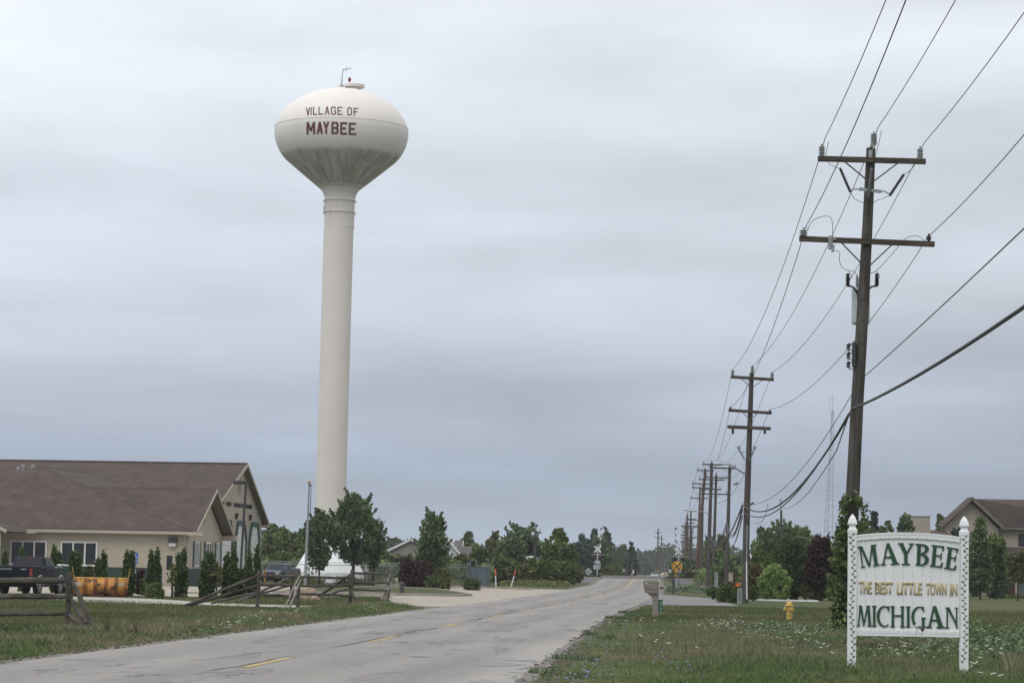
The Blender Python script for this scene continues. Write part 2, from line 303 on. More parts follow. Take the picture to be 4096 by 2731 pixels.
# worn road: uv = metres across / along
def road_mat():
    m = bpy.data.materials.new('worn_asphalt'); m.use_nodes = True; nt, N, L = node_edit(m); b = N['Principled BSDF']; b.inputs['Roughness'].default_value = .9; b.inputs['Specular IOR Level'].default_value = .2
    uv = N.new('ShaderNodeUVMap'); uv.uv_map = 'UVMap'; sp = N.new('ShaderNodeSeparateXYZ'); L.new(uv.outputs[0], sp.inputs[0])
    def noise(sc, stretch, det=6, dist=0):
        mp = N.new('ShaderNodeMapping'); mp.inputs['Scale'].default_value = stretch; L.new(uv.outputs[0], mp.inputs[0])
        n = N.new('ShaderNodeTexNoise'); n.inputs['Scale'].default_value = sc; n.inputs['Detail'].default_value = det; n.inputs['Distortion'].default_value = dist; L.new(mp.outputs[0], n.inputs['Vector']); return n.outputs[0]
    def rng(v, a, b_, c, d):
        r = N.new('ShaderNodeMapRange'); r.inputs[1].default_value = a; r.inputs[2].default_value = b_; r.inputs[3].default_value = c; r.inputs[4].default_value = d; L.new(v, r.inputs[0]); return r.outputs[0]
    def mul(a, b_):
        n = N.new('ShaderNodeMath'); n.operation = 'MULTIPLY'; L.new(a, n.inputs[0])
        if isinstance(b_, float): n.inputs[1].default_value = b_
        else: L.new(b_, n.inputs[1])
        return n.outputs[0]
    broad = rng(noise(1.0, (.9, .09, 1), 6), .3, .7, .84, 1.10)
    grain = rng(noise(22, (1, 1, 1), 3), .2, .8, .76, 1.22)
    stains = rng(noise(1.0, (1.3, .22, 1), 8, 1.0), .56, .70, 1, .66)
    # cracks: thin ridges of distorted voronoi
    mp = N.new('ShaderNodeMapping'); mp.inputs['Scale'].default_value = (.5, .16, 1); L.new(uv.outputs[0], mp.inputs[0])
    wn = N.new('ShaderNodeTexNoise'); wn.inputs['Scale'].default_value = 3; wn.inputs['Detail'].default_value = 6; L.new(mp.outputs[0], wn.inputs['Vector'])
    ad = N.new('ShaderNodeMix'); ad.data_type = 'RGBA'; ad.blend_type = 'LINEAR_LIGHT'; ad.inputs[0].default_value = .35; L.new(mp.outputs[0], ad.inputs[6]); L.new(wn.outputs['Color'], ad.inputs[7])
    vo = N.new('ShaderNodeTexVoronoi'); vo.feature = 'DISTANCE_TO_EDGE'; vo.inputs['Scale'].default_value = 1.0; L.new(ad.outputs[2], vo.inputs['Vector'])
    crk = rng(vo.outputs['Distance'], .0, .022, .45, 1)
    gate = rng(noise(.35, (1, .3, 1), 3), .5, .56, 0, 1)
    one = N.new('ShaderNodeMix'); one.data_type = 'FLOAT'; L.new(gate, one.inputs[0]); one.inputs[2].default_value = 1; L.new(crk, one.inputs[3])
    # paving seam near the centre line, wandering a little
    wob = rng(noise(1, (0, .25, 1), 6), 0, 1, -.35, .35); s_ = N.new('ShaderNodeMath'); s_.operation = 'ADD'; L.new(sp.outputs[0], s_.inputs[0]); L.new(wob, s_.inputs[1])
    ab = N.new('ShaderNodeMath'); ab.operation = 'ABSOLUTE'; s3 = N.new('ShaderNodeMath'); s3.operation = 'SUBTRACT'; s3.inputs[1].default_value = -.14; L.new(s_.outputs[0], s3.inputs[0]); L.new(s3.outputs[0], ab.inputs[0])
    seam = rng(ab.outputs[0], .03, .10, .42, 1); sg = rng(noise(1, (.2, .12, 1), 4), .42, .5, 0, 1)
    sm = N.new('ShaderNodeMix'); sm.data_type = 'FLOAT'; L.new(sg, sm.inputs[0]); sm.inputs[2].default_value = 1; L.new(seam, sm.inputs[3])
    tot = mul(mul(mul(mul(broad, grain), stains), one.outputs[0]), sm.outputs[0])
    ab2 = N.new('ShaderNodeMath'); ab2.operation = 'ABSOLUTE'; L.new(sp.outputs[0], ab2.inputs[0]); edge = rng(ab2.outputs[0], 2.9, 3.7, 1, 1.12); tot = mul(tot, edge)
    wt_ = N.new('ShaderNodeMath'); wt_.operation = 'SINE'; w0 = N.new('ShaderNodeMath'); w0.operation = 'MULTIPLY'; w0.inputs[1].default_value = 3.5; L.new(s_.outputs[0], w0.inputs[0]); L.new(w0.outputs[0], wt_.inputs[0]); tot = mul(tot, rng(wt_.outputs[0], -1, 1, .94, 1.05))
    v = N.new('ShaderNodeVectorMath'); v.operation = 'SCALE'; v.inputs[0].default_value = (.245, .233, .222); L.new(tot, v.inputs['Scale']); L.new(v.outputs[0], b.inputs['Base Color'])
    return m
M['road'] = road_mat()
# worn painted line
def worn(name, col, under, lo=.42, hi=.52):
    return mat(name, col, .8, under, scale=5, detail=8, lo=lo, hi=hi, spec=.15)
M['line'] = worn('worn_yellow_line', (.50, .36, .12), (.27, .24, .19), .44, .60)
M['plow'] = mat('rusting_orange_paint', (.50, .24, .06), .6, (.10, .045, .028), scale=3.6, detail=9, lo=.54, hi=.66)
M['plowrib'] = mat('rusting_orange_rib', (.30, .12, .04), .7, (.07, .035, .025), scale=5, detail=9, lo=.4, hi=.6)
# chain link: thin wire diamonds, mostly see-through
def chainlink():
    m = bpy.data.materials.new('chain_link_mesh'); m.use_nodes = True; nt, N, L = node_edit(m); b = N['Principled BSDF']; b.inputs['Base Color'].default_value = (.25, .27, .28, 1); b.inputs['Roughness'].default_value = .5
    t = N.new('ShaderNodeBsdfTransparent'); ms = N.new('ShaderNodeMixShader'); ms.inputs[0].default_value = .2; L.new(t.outputs[0], ms.inputs[1]); L.new(b.outputs[0], ms.inputs[2]); L.new(ms.outputs[0], N['Material Output'].inputs[0]); return m
M['chain'] = chainlink()
LM = dict(
 deep=leafmat('leaf_deep_green', (0.0833, 0.129, 0.0624), (0.1456, 0.1976, 0.0874)),
 mid=leafmat('leaf_mid_green', (0.0915, 0.1364, 0.0499), (0.1664, 0.208, 0.0832)),
 light=leafmat('leaf_light_green', (0.096, 0.1408, 0.0384), (0.1408, 0.1856, 0.0576)),
 olive=leafmat('leaf_olive', (0.1082, 0.1248, 0.0466), (0.1664, 0.1664, 0.0666)),
 burg=leafmat('leaf_burgundy', (0.0513, 0.032, 0.032), (0.088, 0.0447, 0.048)),
 blue=leafmat('needle_blue_green', (0.0499, 0.0832, 0.0582), (0.0832, 0.1165, 0.0832)),
 cedar=leafmat('cedar_green', (0.0607, 0.0927, 0.0384), (0.096, 0.136, 0.0544)),
 box=leafmat('clipped_green', (0.0666, 0.0965, 0.0333), (0.1082, 0.1414, 0.0499)),
 bright=leafmat('leaf_bright', (0.1664, 0.2579, 0.0832), (0.2496, 0.3328, 0.1165)),
 rusty=leafmat('leaf_rusty', (0.13, 0.0975, 0.039), (0.104, 0.1105, 0.039)),
 far=leafmat('leaf_far_wood', (0.0384, 0.0589, 0.0307), (0.0576, 0.0794, 0.0384), .3),
 yflower=leafmat('yellow_flowers', (.32, .25, .04), (.14, .13, .03)),
 ivy=leafmat('ivy_leaf', (0.091, 0.13, 0.052), (0.195, 0.2275, 0.0975)),
 weed=leafmat('broad_weed_leaf', (.085, .13, .07), (.14, .19, .105)),
 grass=mat('grass_blade', (.12, .175, .07), .8, (.20, .225, .115), scale=.35, detail=5, island=.5, spec=.15, transl=.2, lo=.42, hi=.62),
 dry=mat('dry_grass_blade', (.29, .265, .175), .85, (.17, .18, .10), scale=.5, detail=4, island=.4, spec=.1, transl=.2),
 short=mat('short_grass_blade', (.095, .125, .05), .85, (.15, .15, .075), scale=.12, detail=6, island=.35, spec=.1, transl=.2, lo=.4, hi=.6),
 white=mat('white_umbel', (.62, .64, .58), .8, island=.25, transl=.2),
 chic=mat('chicory_blue', (.26, .28, .66), .8, island=.3),
 brown=mat('dry_brown_weed', (.09, .065, .05), .9, island=.5),
)
# ------------------------------------------------------------ numpy soups: leaves and blades
def soup(name, verts, k, m, parent=None, label=None, cat=None, group=None, kind=None, origin=None):
    """verts: (n*k,3) array, each k verts one face"""
    n = len(verts)//k; me = bpy.data.meshes.new(name)
    if origin is not None: verts = verts-np.array(origin)
    me.vertices.add(n*k); me.vertices.foreach_set('co', verts.astype(np.float32).ravel())
    me.loops.add(n*k); me.loops.foreach_set('vertex_index', np.arange(n*k, dtype=np.int32))
    me.polygons.add(n); me.polygons.foreach_set('loop_start', np.arange(0, n*k, k, dtype=np.int32))
    me.update(); me.materials.append(m)
    o = bpy.data.objects.new(name, me); C.objects.link(o)
    if parent is not None: o.parent = parent
    return tag(o, label, cat, group, kind)
def rvec(rng, n):
    v = rng.normal(size=(n, 3)); return v/np.linalg.norm(v, axis=1)[:, None]
def leaf_quads(rng, pts, size, flat=.0, up=0.0):
    n = len(pts); nr = rvec(rng, n); nr[:, 2] += flat
    nr /= np.linalg.norm(nr, axis=1)[:, None]
    a = np.cross(nr, rvec(rng, n)); a /= np.linalg.norm(a, axis=1)[:, None]+1e-9; b = np.cross(nr, a)
    s = size*(.6+.8*rng.random(n))[:, None]
    a = a*s; b = b*s*.62
    return np.stack([pts-a, pts-b*.9+a*.15, pts+a, pts+b*.9+a*.15], 1).reshape(-1, 3)
def PROF(kind, t):
    if kind == 'round': return math.sqrt(max(0, 1-(2*t-1)**2))**.8
    if kind == 'oval': return (math.sin(math.pi*min(1, t*.94+.05))**.62)
    if kind == 'pear': return max(.06, (t/.3)**.6 if t < .3 else (1-((t-.3)/.72)**1.7))
    if kind == 'maple': return float(np.interp(t, [0, .15, .32, .5, .68, .85, .95, 1], [.35, .75, 1, .92, .74, .5, .32, .12]))
    if kind == 'cone': return max(.03, min(1, t/.06)*(1-t)**.85)
    if kind == 'column': return max(.05, min(1, .72+t/.3*.28)*(1 if t < .3 else (1-((t-.3)/.71)**1.45)))
    if kind == 'ball': return math.sqrt(max(0.0, 1-(1.75*t-.75)**2)) if t > .0 else .6
    if kind == 'hedge': return 1.0 if t < .75 else 1-(t-.75)*1.6
    return 1
def crown_pts(rng, kind, h, w, nclump, nleaf, cr, elong=1.0, gap=.0, shrink=1):
    w = max(w*.35, w-cr*(1.2 if kind == 'column' else .5)); h = max(h*.5, h-cr*.5)
    cl = []
    tries = 0
    while len(cl) < nclump and tries < nclump*40:
        tries += 1
        t = rng.random()**.9; r = PROF(kind, t); q = rng.random()*2*math.pi; rr = (rng.random()**.45)*max(0, r)
        if rng.random() > r+.15: continue
        cl.append((math.cos(q)*rr*w/2*.88, math.sin(q)*rr*w/2*.88, t*h*.96))
    cl = np.array(cl)
    if len(cl) == 0: cl = np.zeros((1, 3))
    idx = rng.integers(0, len(cl), nleaf); rad = (cr*(.5+1.0*rng.random(len(cl))))[idx]
    v = rvec(rng, nleaf)*(rng.random(nleaf)**.42)[:, None]*rad[:, None]; v[:, 2] *= elong
    out_ = cl[idx]+v
    # sprigs: short leafy shoots breaking the outline
    if kind not in ('ball', 'hedge', 'column') and w > .8:
        ns_ = int(26+nclump*.7); per = max(6, int(nleaf*.30/ns_)); sp = []
        for _ in range(ns_):
            t = .12+.86*rng.random()**.8; r = PROF(kind, t)*w/2*.92; q = rng.random()*6.283; c = np.array([math.cos(q)*r, math.sin(q)*r, t*h]); d = np.array([math.cos(q)*.8, math.sin(q)*.8, .45+1.1*t]); d /= np.linalg.norm(d)
            ln_ = cr*(.7+1.3*rng.random()); k_ = rng.random(per)[:, None]; sp.append(c+d*ln_*k_+rng.normal(size=(per, 3))*cr*.16*(1.1-k_))
        out_ = np.concatenate([out_]+sp)
    return cl, out_
TS = [0]
def tree(name, base, h, w, kind='round', lm='mid', trunk=.2, nleaf=2500, leaf=.2, label=None, cat='tree', group=None, nclump=None, cr=None, elong=1.1, stems=1, sub=None, lean=0, seed=None, flat=0):
    TS[0] += 1; rng = np.random.default_rng(TS[0]*7+11 if seed is None else seed); base = Vector(base)
    root = empty(name, base, 0, label, cat, group)
    th = h*trunk; ch = h-th*.8
    nclump = nclump or int(28+18*min(2, h/8)); cr = cr or w*.13
    cl, pts = crown_pts(rng, kind, ch, w, nclump, nleaf, cr, elong)
    pts[:, 2] += th*.8; cl[:, 2] += th*.8
    pts[:, 2] = np.maximum(pts[:, 2], .05)
    pts[:, 0] += lean*pts[:, 2]
    leaves = leaf_quads(rng, pts, leaf, flat)
    soup('crown' if trunk > .05 else 'foliage', leaves, 4, LM[lm], root)
    tb = MB(); r0 = max(.05, w*.028)
    tb.tube([(0, 0, -.1), (.02, 0, th*.6), (0, .02, th), (0, 0, h*.55), (lean*h*.8, 0, h*.86)], [r0*1.3, r0, r0*.9, r0*.5, r0*.12], 8)
    for i in rng.choice(len(cl), min(len(cl), 12), replace=False):
        c = cl[i]; z0 = th*.9+(c[2]-th*.9)*.45*rng.random()
        tb.tube([(0, 0, max(.1, z0)), (c[0]*.5, c[1]*.5, (z0+c[2])/2+.05*h*.3), tuple(c)], [r0*.42, r0*.28, r0*.08], 5)
    tb.build('trunk', M['bark'], root, local=True)
    return root
# ------------------------------------------------------------ ground, road
def xc(y):   # road centre line
    ys = [0, 38.8, 87, 106, 124, 188, 350, 500, 700, 935, 1100]; xs = [-7.1, -4.02, -.16, 1.4, 2.9, 7.6, 17.4, 27.5, 41, 55, 60]
    return float(np.interp(y, ys, xs))
def xcs(y): return sum(xc(y+k*6) for k in range(-3, 4))/7 if y > 20 else xc(y)
def zr(y):   # the road climbs to the level crossing
    def ss(a, b, t): t = min(1, max(0, (t-a)/(b-a))); return t*t*(3-2*t)
    return (.60*ss(262, 338, y)+.32*ss(337, 346, y))*(1-ss(357, 410, y))
HW = 3.65
def hr(y): return HW+.80*np.clip((82-y)/46, 0, 1.2)   # the right edge flares towards the viewer
gnd = MB(); gx = [-1500, -300, -60, -20, 0, 20, 60, 300, 1500]; gy = [-60, 0, 30, 60, 100, 160, 260, 500, 1100, 2600]
for i in range(len(gx)-1):
    for j in range(len(gy)-1): gnd.quad((gx[i], gy[j], 0), (gx[i+1], gy[j], 0), (gx[i+1], gy[j+1], 0), (gx[i], gy[j+1], 0))
gnd.build('ground', M['lawn'], smooth=False, kind='structure')
def strip(name, offL, offR, y0, y1, dy, m, dz=.02, skirt=0, kind='structure', uv=False, wob=0, seed=1):
    rnd = random.Random(seed); b = MB(); uvs = []
    ys = [y0+dy*i for i in range(int((y1-y0)/dy)+1)]
    for i, y in enumerate(ys):
        wl = offL+(rnd.random()-.5)*wob; wr = offR+(rnd.random()-.5)*wob+(hr(y)-HW if offR > 0 else 0)
        b.v += [(xcs(y)+wl, y, zr(y)+dz), (xcs(y)+wr, y, zr(y)+dz)]; uvs += [(wl, y), (wr, y)]
        if i: k = 2*i; b.f.append((k-2, k-1, k+1, k)); b.m.append(0)
    o = b.build(name, m, smooth=False, kind=kind)
    if uv:
        l = o.data.uv_layers.new(name='UVMap')
        for lp in o.data.loops: l.data[lp.index].uv = uvs[lp.vertex_index]
    return o
strip('road', -HW, HW, 2, 1000, 2, M['road'], .028, uv=True, wob=.10)
strip('gravel_shoulder', -HW-.6, HW+.45, 2, 1000, 1.0, M['dirt'], .012, wob=.35, seed=5)
# earth ramp carrying the road over the rails
b = MB(); prev = None
for i in range(0, 84):
    y = 256+i*2; row = [(xcs(y)-HW-.5-1.8*zr(y), y, -.02), (xcs(y)-HW-.5, y, zr(y)), (xcs(y)+HW+.5, y, zr(y)), (xcs(y)+HW+.5+1.8*zr(y), y, -.02)]
    if prev:
        for k in range(3): b.quad(prev[k], prev[k+1], row[k+1], row[k])
    prev = row
b.build('road_embankment', M['verge'], smooth=False, kind='structure')
strip('crossing_deck', -HW-.6, HW+.6, 337, 357, 1, mat('crossing_rubber', (.10, .095, .095), .9, (.07, .065, .065), scale=.6), .045)
# road-side verges: rougher, darker ground than the mown lawns
strip('verge', -HW-4.2, -HW-.3, 30, 98, 2, M['verge'], .005, wob=.9, seed=7)
b = MB(); pr = None; rnd = random.Random(8)
for i in range(80):      # crumbled pavement edge on the near right
    y = 33+i*.30; m_ = .16*(1-i/80); row = [(xcs(y)+float(hr(y))-.02-rnd.random()*.09, y, .0325), (xcs(y)+float(hr(y))+m_+rnd.random()*.12, y, .0325)]
    if pr: b.quad(pr[0], pr[1], row[1], row[0])
    pr = row
b.build('broken_pavement_edge', mat('crumbled_asphalt', (.13, .125, .12), .95, (.22, .205, .185), scale=6, detail=8, fine=.5, spec=.1), smooth=False, kind='structure')
b = MB(); pr = None
for i in range(28):
    y = 26+i*2.1; xr = min(16, xcs(y)+HW+9) ; row = [(xcs(y)+hr(y)+.3, y, .006), (xr+.6*math.sin(i*1.7), y, .006)]
    if pr: b.quad(pr[0], pr[1], row[1], row[0])
    pr = row
b.build('verge', M['verge'], smooth=False, kind='structure')
# centre line dashes (12.5 ft paint, 37.5 ft gap)
k = 0
for i in range(-2, 22):
    y0 = 38.9+i*14.35
    if y0 > 330 or y0 < 6: continue
    b = MB(); n = 4
    for j in range(n):
        ya = y0+4.4*j/n; yb = y0+4.4*(j+1)/n
        b.quad((xcs(ya)-.06, ya, zr(ya)+.034), (xcs(ya)+.07, ya, zr(ya)+.034), (xcs(yb)+.07, yb, zr(yb)+.034), (xcs(yb)-.06, yb, zr(yb)+.034))
    b.build('lane_marking', M['line'], smooth=False, kind='structure')
b = MB()
for j in range(60):
    ya = 262+j*1.4; yb = ya+1.4; b.quad((xcs(ya)+.2, ya, zr(ya)+.034), (xcs(ya)+.34, ya, zr(ya)+.034), (xcs(yb)+.34, yb, zr(yb)+.034), (xcs(yb)+.2, yb, zr(yb)+.034))
b.build('lane_marking', M['line'], smooth=False, kind='structure')
def sheet(name, pts, m, z, jag=0, seed=3, th=0):
    rnd = random.Random(seed); out_ = []
    for i, p in enumerate(pts):
        q = pts[(i+1) % len(pts)]; n = max(1, int(math.dist(p, q)/1.2)) if jag else 1
        for k in range(n):
            t = k/n; out_.append((p[0]+(q[0]-p[0])*t+(rnd.random()-.5)*jag*(k > 0), p[1]+(q[1]-p[1])*t+(rnd.random()-.5)*jag*2*(k > 0), z))
    return MB().poly(out_, m=0).build(name, m, smooth=False, kind='structure')
def xl(y): return xcs(y)-HW
# drive from the road into the fire hall lot
sheet('driveway', [(xl(100)-.45, 100.5), (xl(106)+.3, 106), (xl(120)+.3, 120), (xl(140)+.3, 140), (xl(165)+.3, 165), (xl(192)+.3, 192), (xl(205)-.2, 205), (-6, 206), (-17.5, 206), (-17.5, 178), (-14.5, 120), (-9.5, 130), (-6.3, 133), (-5.4, 118), (-4.6, 106)], M['concrete'], .016, jag=0)
sheet('parking_lot', [(-60, 119.5), (-14.5, 119.5), (-14, 150), (-14, 184), (-21.2, 184), (-21.4, 174.2), (-60, 178)], M['concrete'], .009)
PATH = [(-27, 116), (-19.5, 117), (-15.4, 111), (-12.3, 103.6), (-9, 101), (-5.8, 98.5), (-4.6, 98.5), (-4.3, 94.6), (-6, 94.3), (-9.5, 95.4), (-12.9, 98), (-17, 100), (-20, 106.5), (-27, 112)]
sheet('gravel_path', PATH, M['gravel'], .013, jag=.25)
#(-27, 116), (-19.5, 117), (-15.4, 111), (-12.3, 103.6), (-9, 101), (-5.8, 97), (-5.2, 92.5), (-9.5, 94.4), (-12.9, 98), (-17, 100), (-20, 106.5), (-27, 112)], M['gravel'], .013, jag=.25)
sheet('gravel_patch', [(xl(92)-.2, 92), (xl(99)+.2, 99), (xl(104)-.3, 104), (-4.9, 104), (-4.9, 97)], M['dirt'], .019, jag=.3)
# grass island with kerbs
isl = [(-13, 141.5), (-6, 141.3), (-2.9, 142.3), (-2.3, 146), (-3.2, 158), (-5, 176), (-7, 184.5), (-13, 185)]
MB().prism([(x, y, 0) for x, y in isl], (0, 0, .13)).build('grass_island', M['lawn'], smooth=False, kind='structure')
def kerb(pts, w=.18, h=.16):
    b = MB()
    for p, q in zip(pts[:-1], pts[1:]): b.beam((*p, h/2), (*q, h/2), w, h)
    return b.build('kerb', M['kerb'], smooth=False, kind='structure', bevel=.02)
kerb([(-13.1, 141.3), (-6, 141.1), (-2.8, 142.1), (-2.1, 146), (-3, 158), (-4.8, 176), (-6.9, 184.7), (-13.1, 185.2)])
kerb([(-17.3, 206.5), (-6, 206.5), (-.9, 205), (xl(197)-2.6, 197)])
kerb([(-17, 134), (-9.5, 133.6), (-6.5, 133.2)], .5, .1)
# lot beyond the driveway: dark stony strip
sheet('gravel_strip', [(-12, 207.2), (-1, 206.4), (xl(207)-.7, 207), (xl(214)-.7, 214), (-12, 214)], M['ballast'], .01, jag=.4)
# right-hand side drives
def xr_(y): return xcs(y)+HW
sheet('side_driveway', [(xr_(121)-.2, 121), (11.2, 123.0), (11.8, 136), (12.6, 146), (13.0, 152), (12.4, 163), (xr_(176)+.6, 176), (xr_(186)-.2, 186), (xr_(150)-.2, 150)], M['asphalt2'], .017, jag=.12)
sheet('side_road', [(xr_(236)-.2, 236), (17.8, 246), (19.5, 262), (27, 275), (60, 283), (60, 300), (24, 296), (xr_(300)-.2, 300)], M['asphalt2'], .012, jag=.2)
# ------------------------------------------------------------ railway
b = MB()
for x0, x1 in ((-400, xcs(350)-HW-1.2), (xcs(350)+HW+1.2, 400)):
    b.prism([(x0, 337.5, -.02), (x0, 365, -.02), (x0, 357.5, .72), (x0, 344, .72)], (x1-x0, 0, 0))
b.build('railway_embankment', M['ballast'], smooth=False, kind='structure')
sheet('embankment_soil', [(-60, 331), (xcs(336)-HW-5.5, 331), (xcs(338)-HW-4.4, 339.5), (-60, 339.5)], M['redclay'], .012, jag=.4)
b = MB().prism([(-60, 334, -.01), (-60, 340.5, .26), (-60, 341, -.01)], (60+xcs(338)-HW-4.5, 0, 0)); b.build('embankment_foot', M['redclay'], smooth=False, kind='structure')
rt = empty('railway_track', (17, 350, .72), 0, 'rusty railway track crossing the road on its stone embankment', 'railway track')
for sd_ in (-1, 1):
    tb = MB()
    for i in range(8, 170):
        x = 17.4+sd_*i*.62; tb.box(x-.12, x+.12, 348.6, 351.3, .70, .78)
    tb.box(*sorted((17.4+sd_*5, 17.4+sd_*105)), 349.9, 350.1, .69, .71); tb.build('sleepers', M['arm_wood'], rt, smooth=False)
for yy in (349.25, 350.69):
    rb = MB(); rb.box(-200, 220, yy-.012, yy+.012, .78, .90); rb.box(-200, 220, yy-.036, yy+.036, .90, .94); rb.box(-200, 220, yy-.07, yy+.07, .765, .782); rb.build('rail', M['rust'], rt, smooth=False)
# ------------------------------------------------------------ water tower
TWD = 235.0
tb0 = P(1314, 2312, TWD); TX = tb0.x; TZ0 = .35
eqz = P(1366, 525, TWD).z; tcx = P(1366, 525, TWD).x
tower = empty('water_tower', (TX, TWD, 0), 0, 'tall cream water tower with bulbous tank above bell-shaped base', 'water tower')
shx = tcx-TX   # slight lean correction carried by the shaft top
prof = [(0.02, 3.97), (1.0, 3.93), (2.0, 3.77), (3.0, 3.47), (4.0, 2.98), (4.8, 2.4), (5.4, 1.82), (5.85, 1.22), (6.18, .58), (6.31, 0), (6.30, -.35), (6.23, -.85), (6.08, -1.38), (5.86, -1.88), (5.56, -2.34), (5.22, -2.74), (4.13, -3.66), (3.0, -4.6), (2.2, -5.26), (1.93, -5.47)]
tk = MB(); tk.lathe(prof[::-1], n=96)
tank = bpy.data.objects.new('tank', None)
tk = tk.build('tank', M['tank'], tower, local=True); tk.location = (shx, 0, eqz); tk.data.set_sharp_from_angle(angle=R(80))
bm = MB()
for z, r in ((.19, 6.295), ): bm.lathe([(r-.05, z-.012), (r+.006, z-.008), (r+.006, z+.008), (r-.06, z+.012)], n=96)
for z, r in ((-3.64, 4.14), ): bm.lathe([(r-.05, z-.02), (r+.012, z-.012), (r+.02, z+.012), (r-.03, z+.02)], n=96)
o = bm.build('weld_seam', M['cream'], tower, local=True); o.location = (shx, 0, eqz)
neck = MB(); neck.lathe([(1.95, -5.45), (1.75, -5.65), (1.58, -5.92), (1.46, -6.26), (1.41, -6.62), (1.405, -9.2), (1.40, -9.2)][::-1], n=64)
o = neck.build('neck', M['cream'], tower, local=True); o.location = (shx, 0, eqz)
# shaft with vertical taper lines; base bell
def lx(z): return shx*z/eqz
sf = MB(); zs = [3.4+i*(eqz-9.2-3.4)/24 for i in range(25)]
v = []; f = []
for i, z in enumerate(zs):
    for k in range(64):
        q = 2*math.pi*k/64; v.append((lx(z)+1.395*math.cos(q), 1.395*math.sin(q), z))
for i in range(24):
    for k in range(64): f.append((i*64+k, i*64+(k+1) % 64, (i+1)*64+(k+1) % 64, (i+1)*64+k))
sf.add(v, f); sf.build('shaft', M['cream'], tower, local=True)
bl = MB(); n = 12; bp = [(3.3, TZ0-.3), (3.28, TZ0+.62), (2.62, TZ0+1.75), (1.95, TZ0+2.9), (1.55, TZ0+3.7), (1.41, TZ0+4.6)]
bl.lathe(bp, n=16, o=(0, 0, 0)); o = bl.build('base_bell', M['whitepaint'], tower, smooth=False, local=True)
rg = MB()
for z in (-6.62, -7.74):
    rg.lathe([(1.41, z-.05), (1.50, z-.04), (1.50, z+.04), (1.41, z+.05)], n=64)
    for k in range(14):
        q = 2*math.pi*k/14+.1; rg.tube([(1.5*math.cos(q), 1.5*math.sin(q), z+.02), (1.60*math.cos(q), 1.6*math.sin(q), z-.10), (1.52*math.cos(q), 1.52*math.sin(q), z-.2), (1.45*math.cos(q), 1.45*math.sin(q), z-.1)], .028, 5)
o = rg.build('painters_rail', M['cream'], tower, local=True); o.location = (shx, 0, eqz)
hb = MB(); hb.lathe([(.32, 0), (.32, .08), (.28, .12)], o=(-1.38, -.15, -7.35), axis=(-1, -.1, 0), n=20); o = hb.build('hatch', M['cream'], tower, local=True); o.location = (shx, 0, eqz)
# top fittings
tz = eqz+3.95
def TP(px, py, dy=0): p = P(px, py, TWD+dy); return (p.x-TX, dy, p.z)
pl = MB(); pl.lathe([(.9, tz-.1), (.62, tz+.12), (.6, tz+.2)], o=(shx-.2, 0, 0), n=24); pl.build('roof_hatch', M['cream'], tower, local=True)
vt = MB(); c = TP(1418, 352); vt.lathe([(.55, -.35), (.55, .1), (.93, .12), (.95, .36), (.75, .48), (.1, .55)], o=(c[0], 0, c[2]-.1), n=28); vt.build('vent', M['cream'], tower, local=True)
an = MB(); a0 = TP(1366, 338); a1 = TP(1371, 280); a2 = TP(1404, 275)
an.tube([a0, a1], [.06, .035], 6); an.tube([a1, a2], .03, 6); an.lathe([(.2, 0), (.26, .15), (.24, .38), (.1, .48)], o=(TP(1366, 339)[0], 0, tz), n=12)
for t in (.1, .3, .42, .6, .8, 1.0):
    p = Vector(a1).lerp(Vector(a2), t); h_ = .13 if t != .42 else .3; an.tube([p-Vector((0, 0, h_)), p+Vector((0, 0, h_))], .02, 5)
an.build('antenna', M['galv'], tower, local=True)
bc = MB(); bb = TP(1399, 347); bt = TP(1397, 322); bc.tube([bb, bt], .035, 6); bco = bc.build('beacon_post', M['galv'], tower, local=True)
MB().lathe([(.06, 0), (.14, .08), (.16, .3), (.08, .42)], o=TP(1398, 328), n=12).build('beacon_lamp', M['redlens'], tower, local=True)
for px in (1560, 1590):
    pass
# lettering wrapped on the tank
def text_obj(s, bold=0, res=3):
    cu = bpy.data.curves.new('t', 'FONT'); cu.body = s; cu.size = 1; cu.offset = bold; cu.resolution_u = res
    o = bpy.data.objects.new('t', cu); C.objects.link(o); dg = bpy.context.evaluated_depsgraph_get(); dg.update()
    me = bpy.data.meshes.new_from_object(o.evaluated_get(dg)); bpy.data.objects.remove(o); bpy.data.curves.remove(cu)
    return me
def text_fit(s, w_, h_, bold=0, depth=0.0, res=3, subdiv=0):
    """flat text mesh fitted to w x h, in x-z plane facing -y, origin at lower left"""
    me = text_obj(s, bold, res); bm = bmesh.new(); bm.from_mesh(me)
    xs = [v.co.x for v in bm.verts]; ys = [v.co.y for v in bm.verts]; x0, x1, y0, y1 = min(xs), max(xs), min(ys), max(ys)
    if depth:
        r = bmesh.ops.extrude_face_region(bm, geom=bm.faces[:]); vs = [g for g in r['geom'] if isinstance(g, bmesh.types.BMVert)]
        for v in vs: v.co.z += 1
    for v in bm.verts: v.co = Vector(((v.co.x-x0)/(x1-x0)*w_, -v.co.z*depth, (v.co.y-y0)/(y1-y0)*h_))
    if subdiv:
        bmesh.ops.triangulate(bm, faces=bm.faces[:])
        for _ in range(subdiv):
            lg = [e for e in bm.edges if e.calc_length() > .35]
            if lg: bmesh.ops.subdivide_edges(bm, edges=lg, cuts=1)
            bmesh.ops.triangulate(bm, faces=bm.faces[:])
    bmesh.ops.recalc_face_normals(bm, faces=bm.faces[:]) if depth else None
    bm.to_mesh(me); bm.free(); return me
def radius_at(z):
    p = sorted([(b_, a_) for a_, b_ in prof]); return float(np.interp(z, [q[0] for q in p], [q[1] for q in p]))
RT = .73
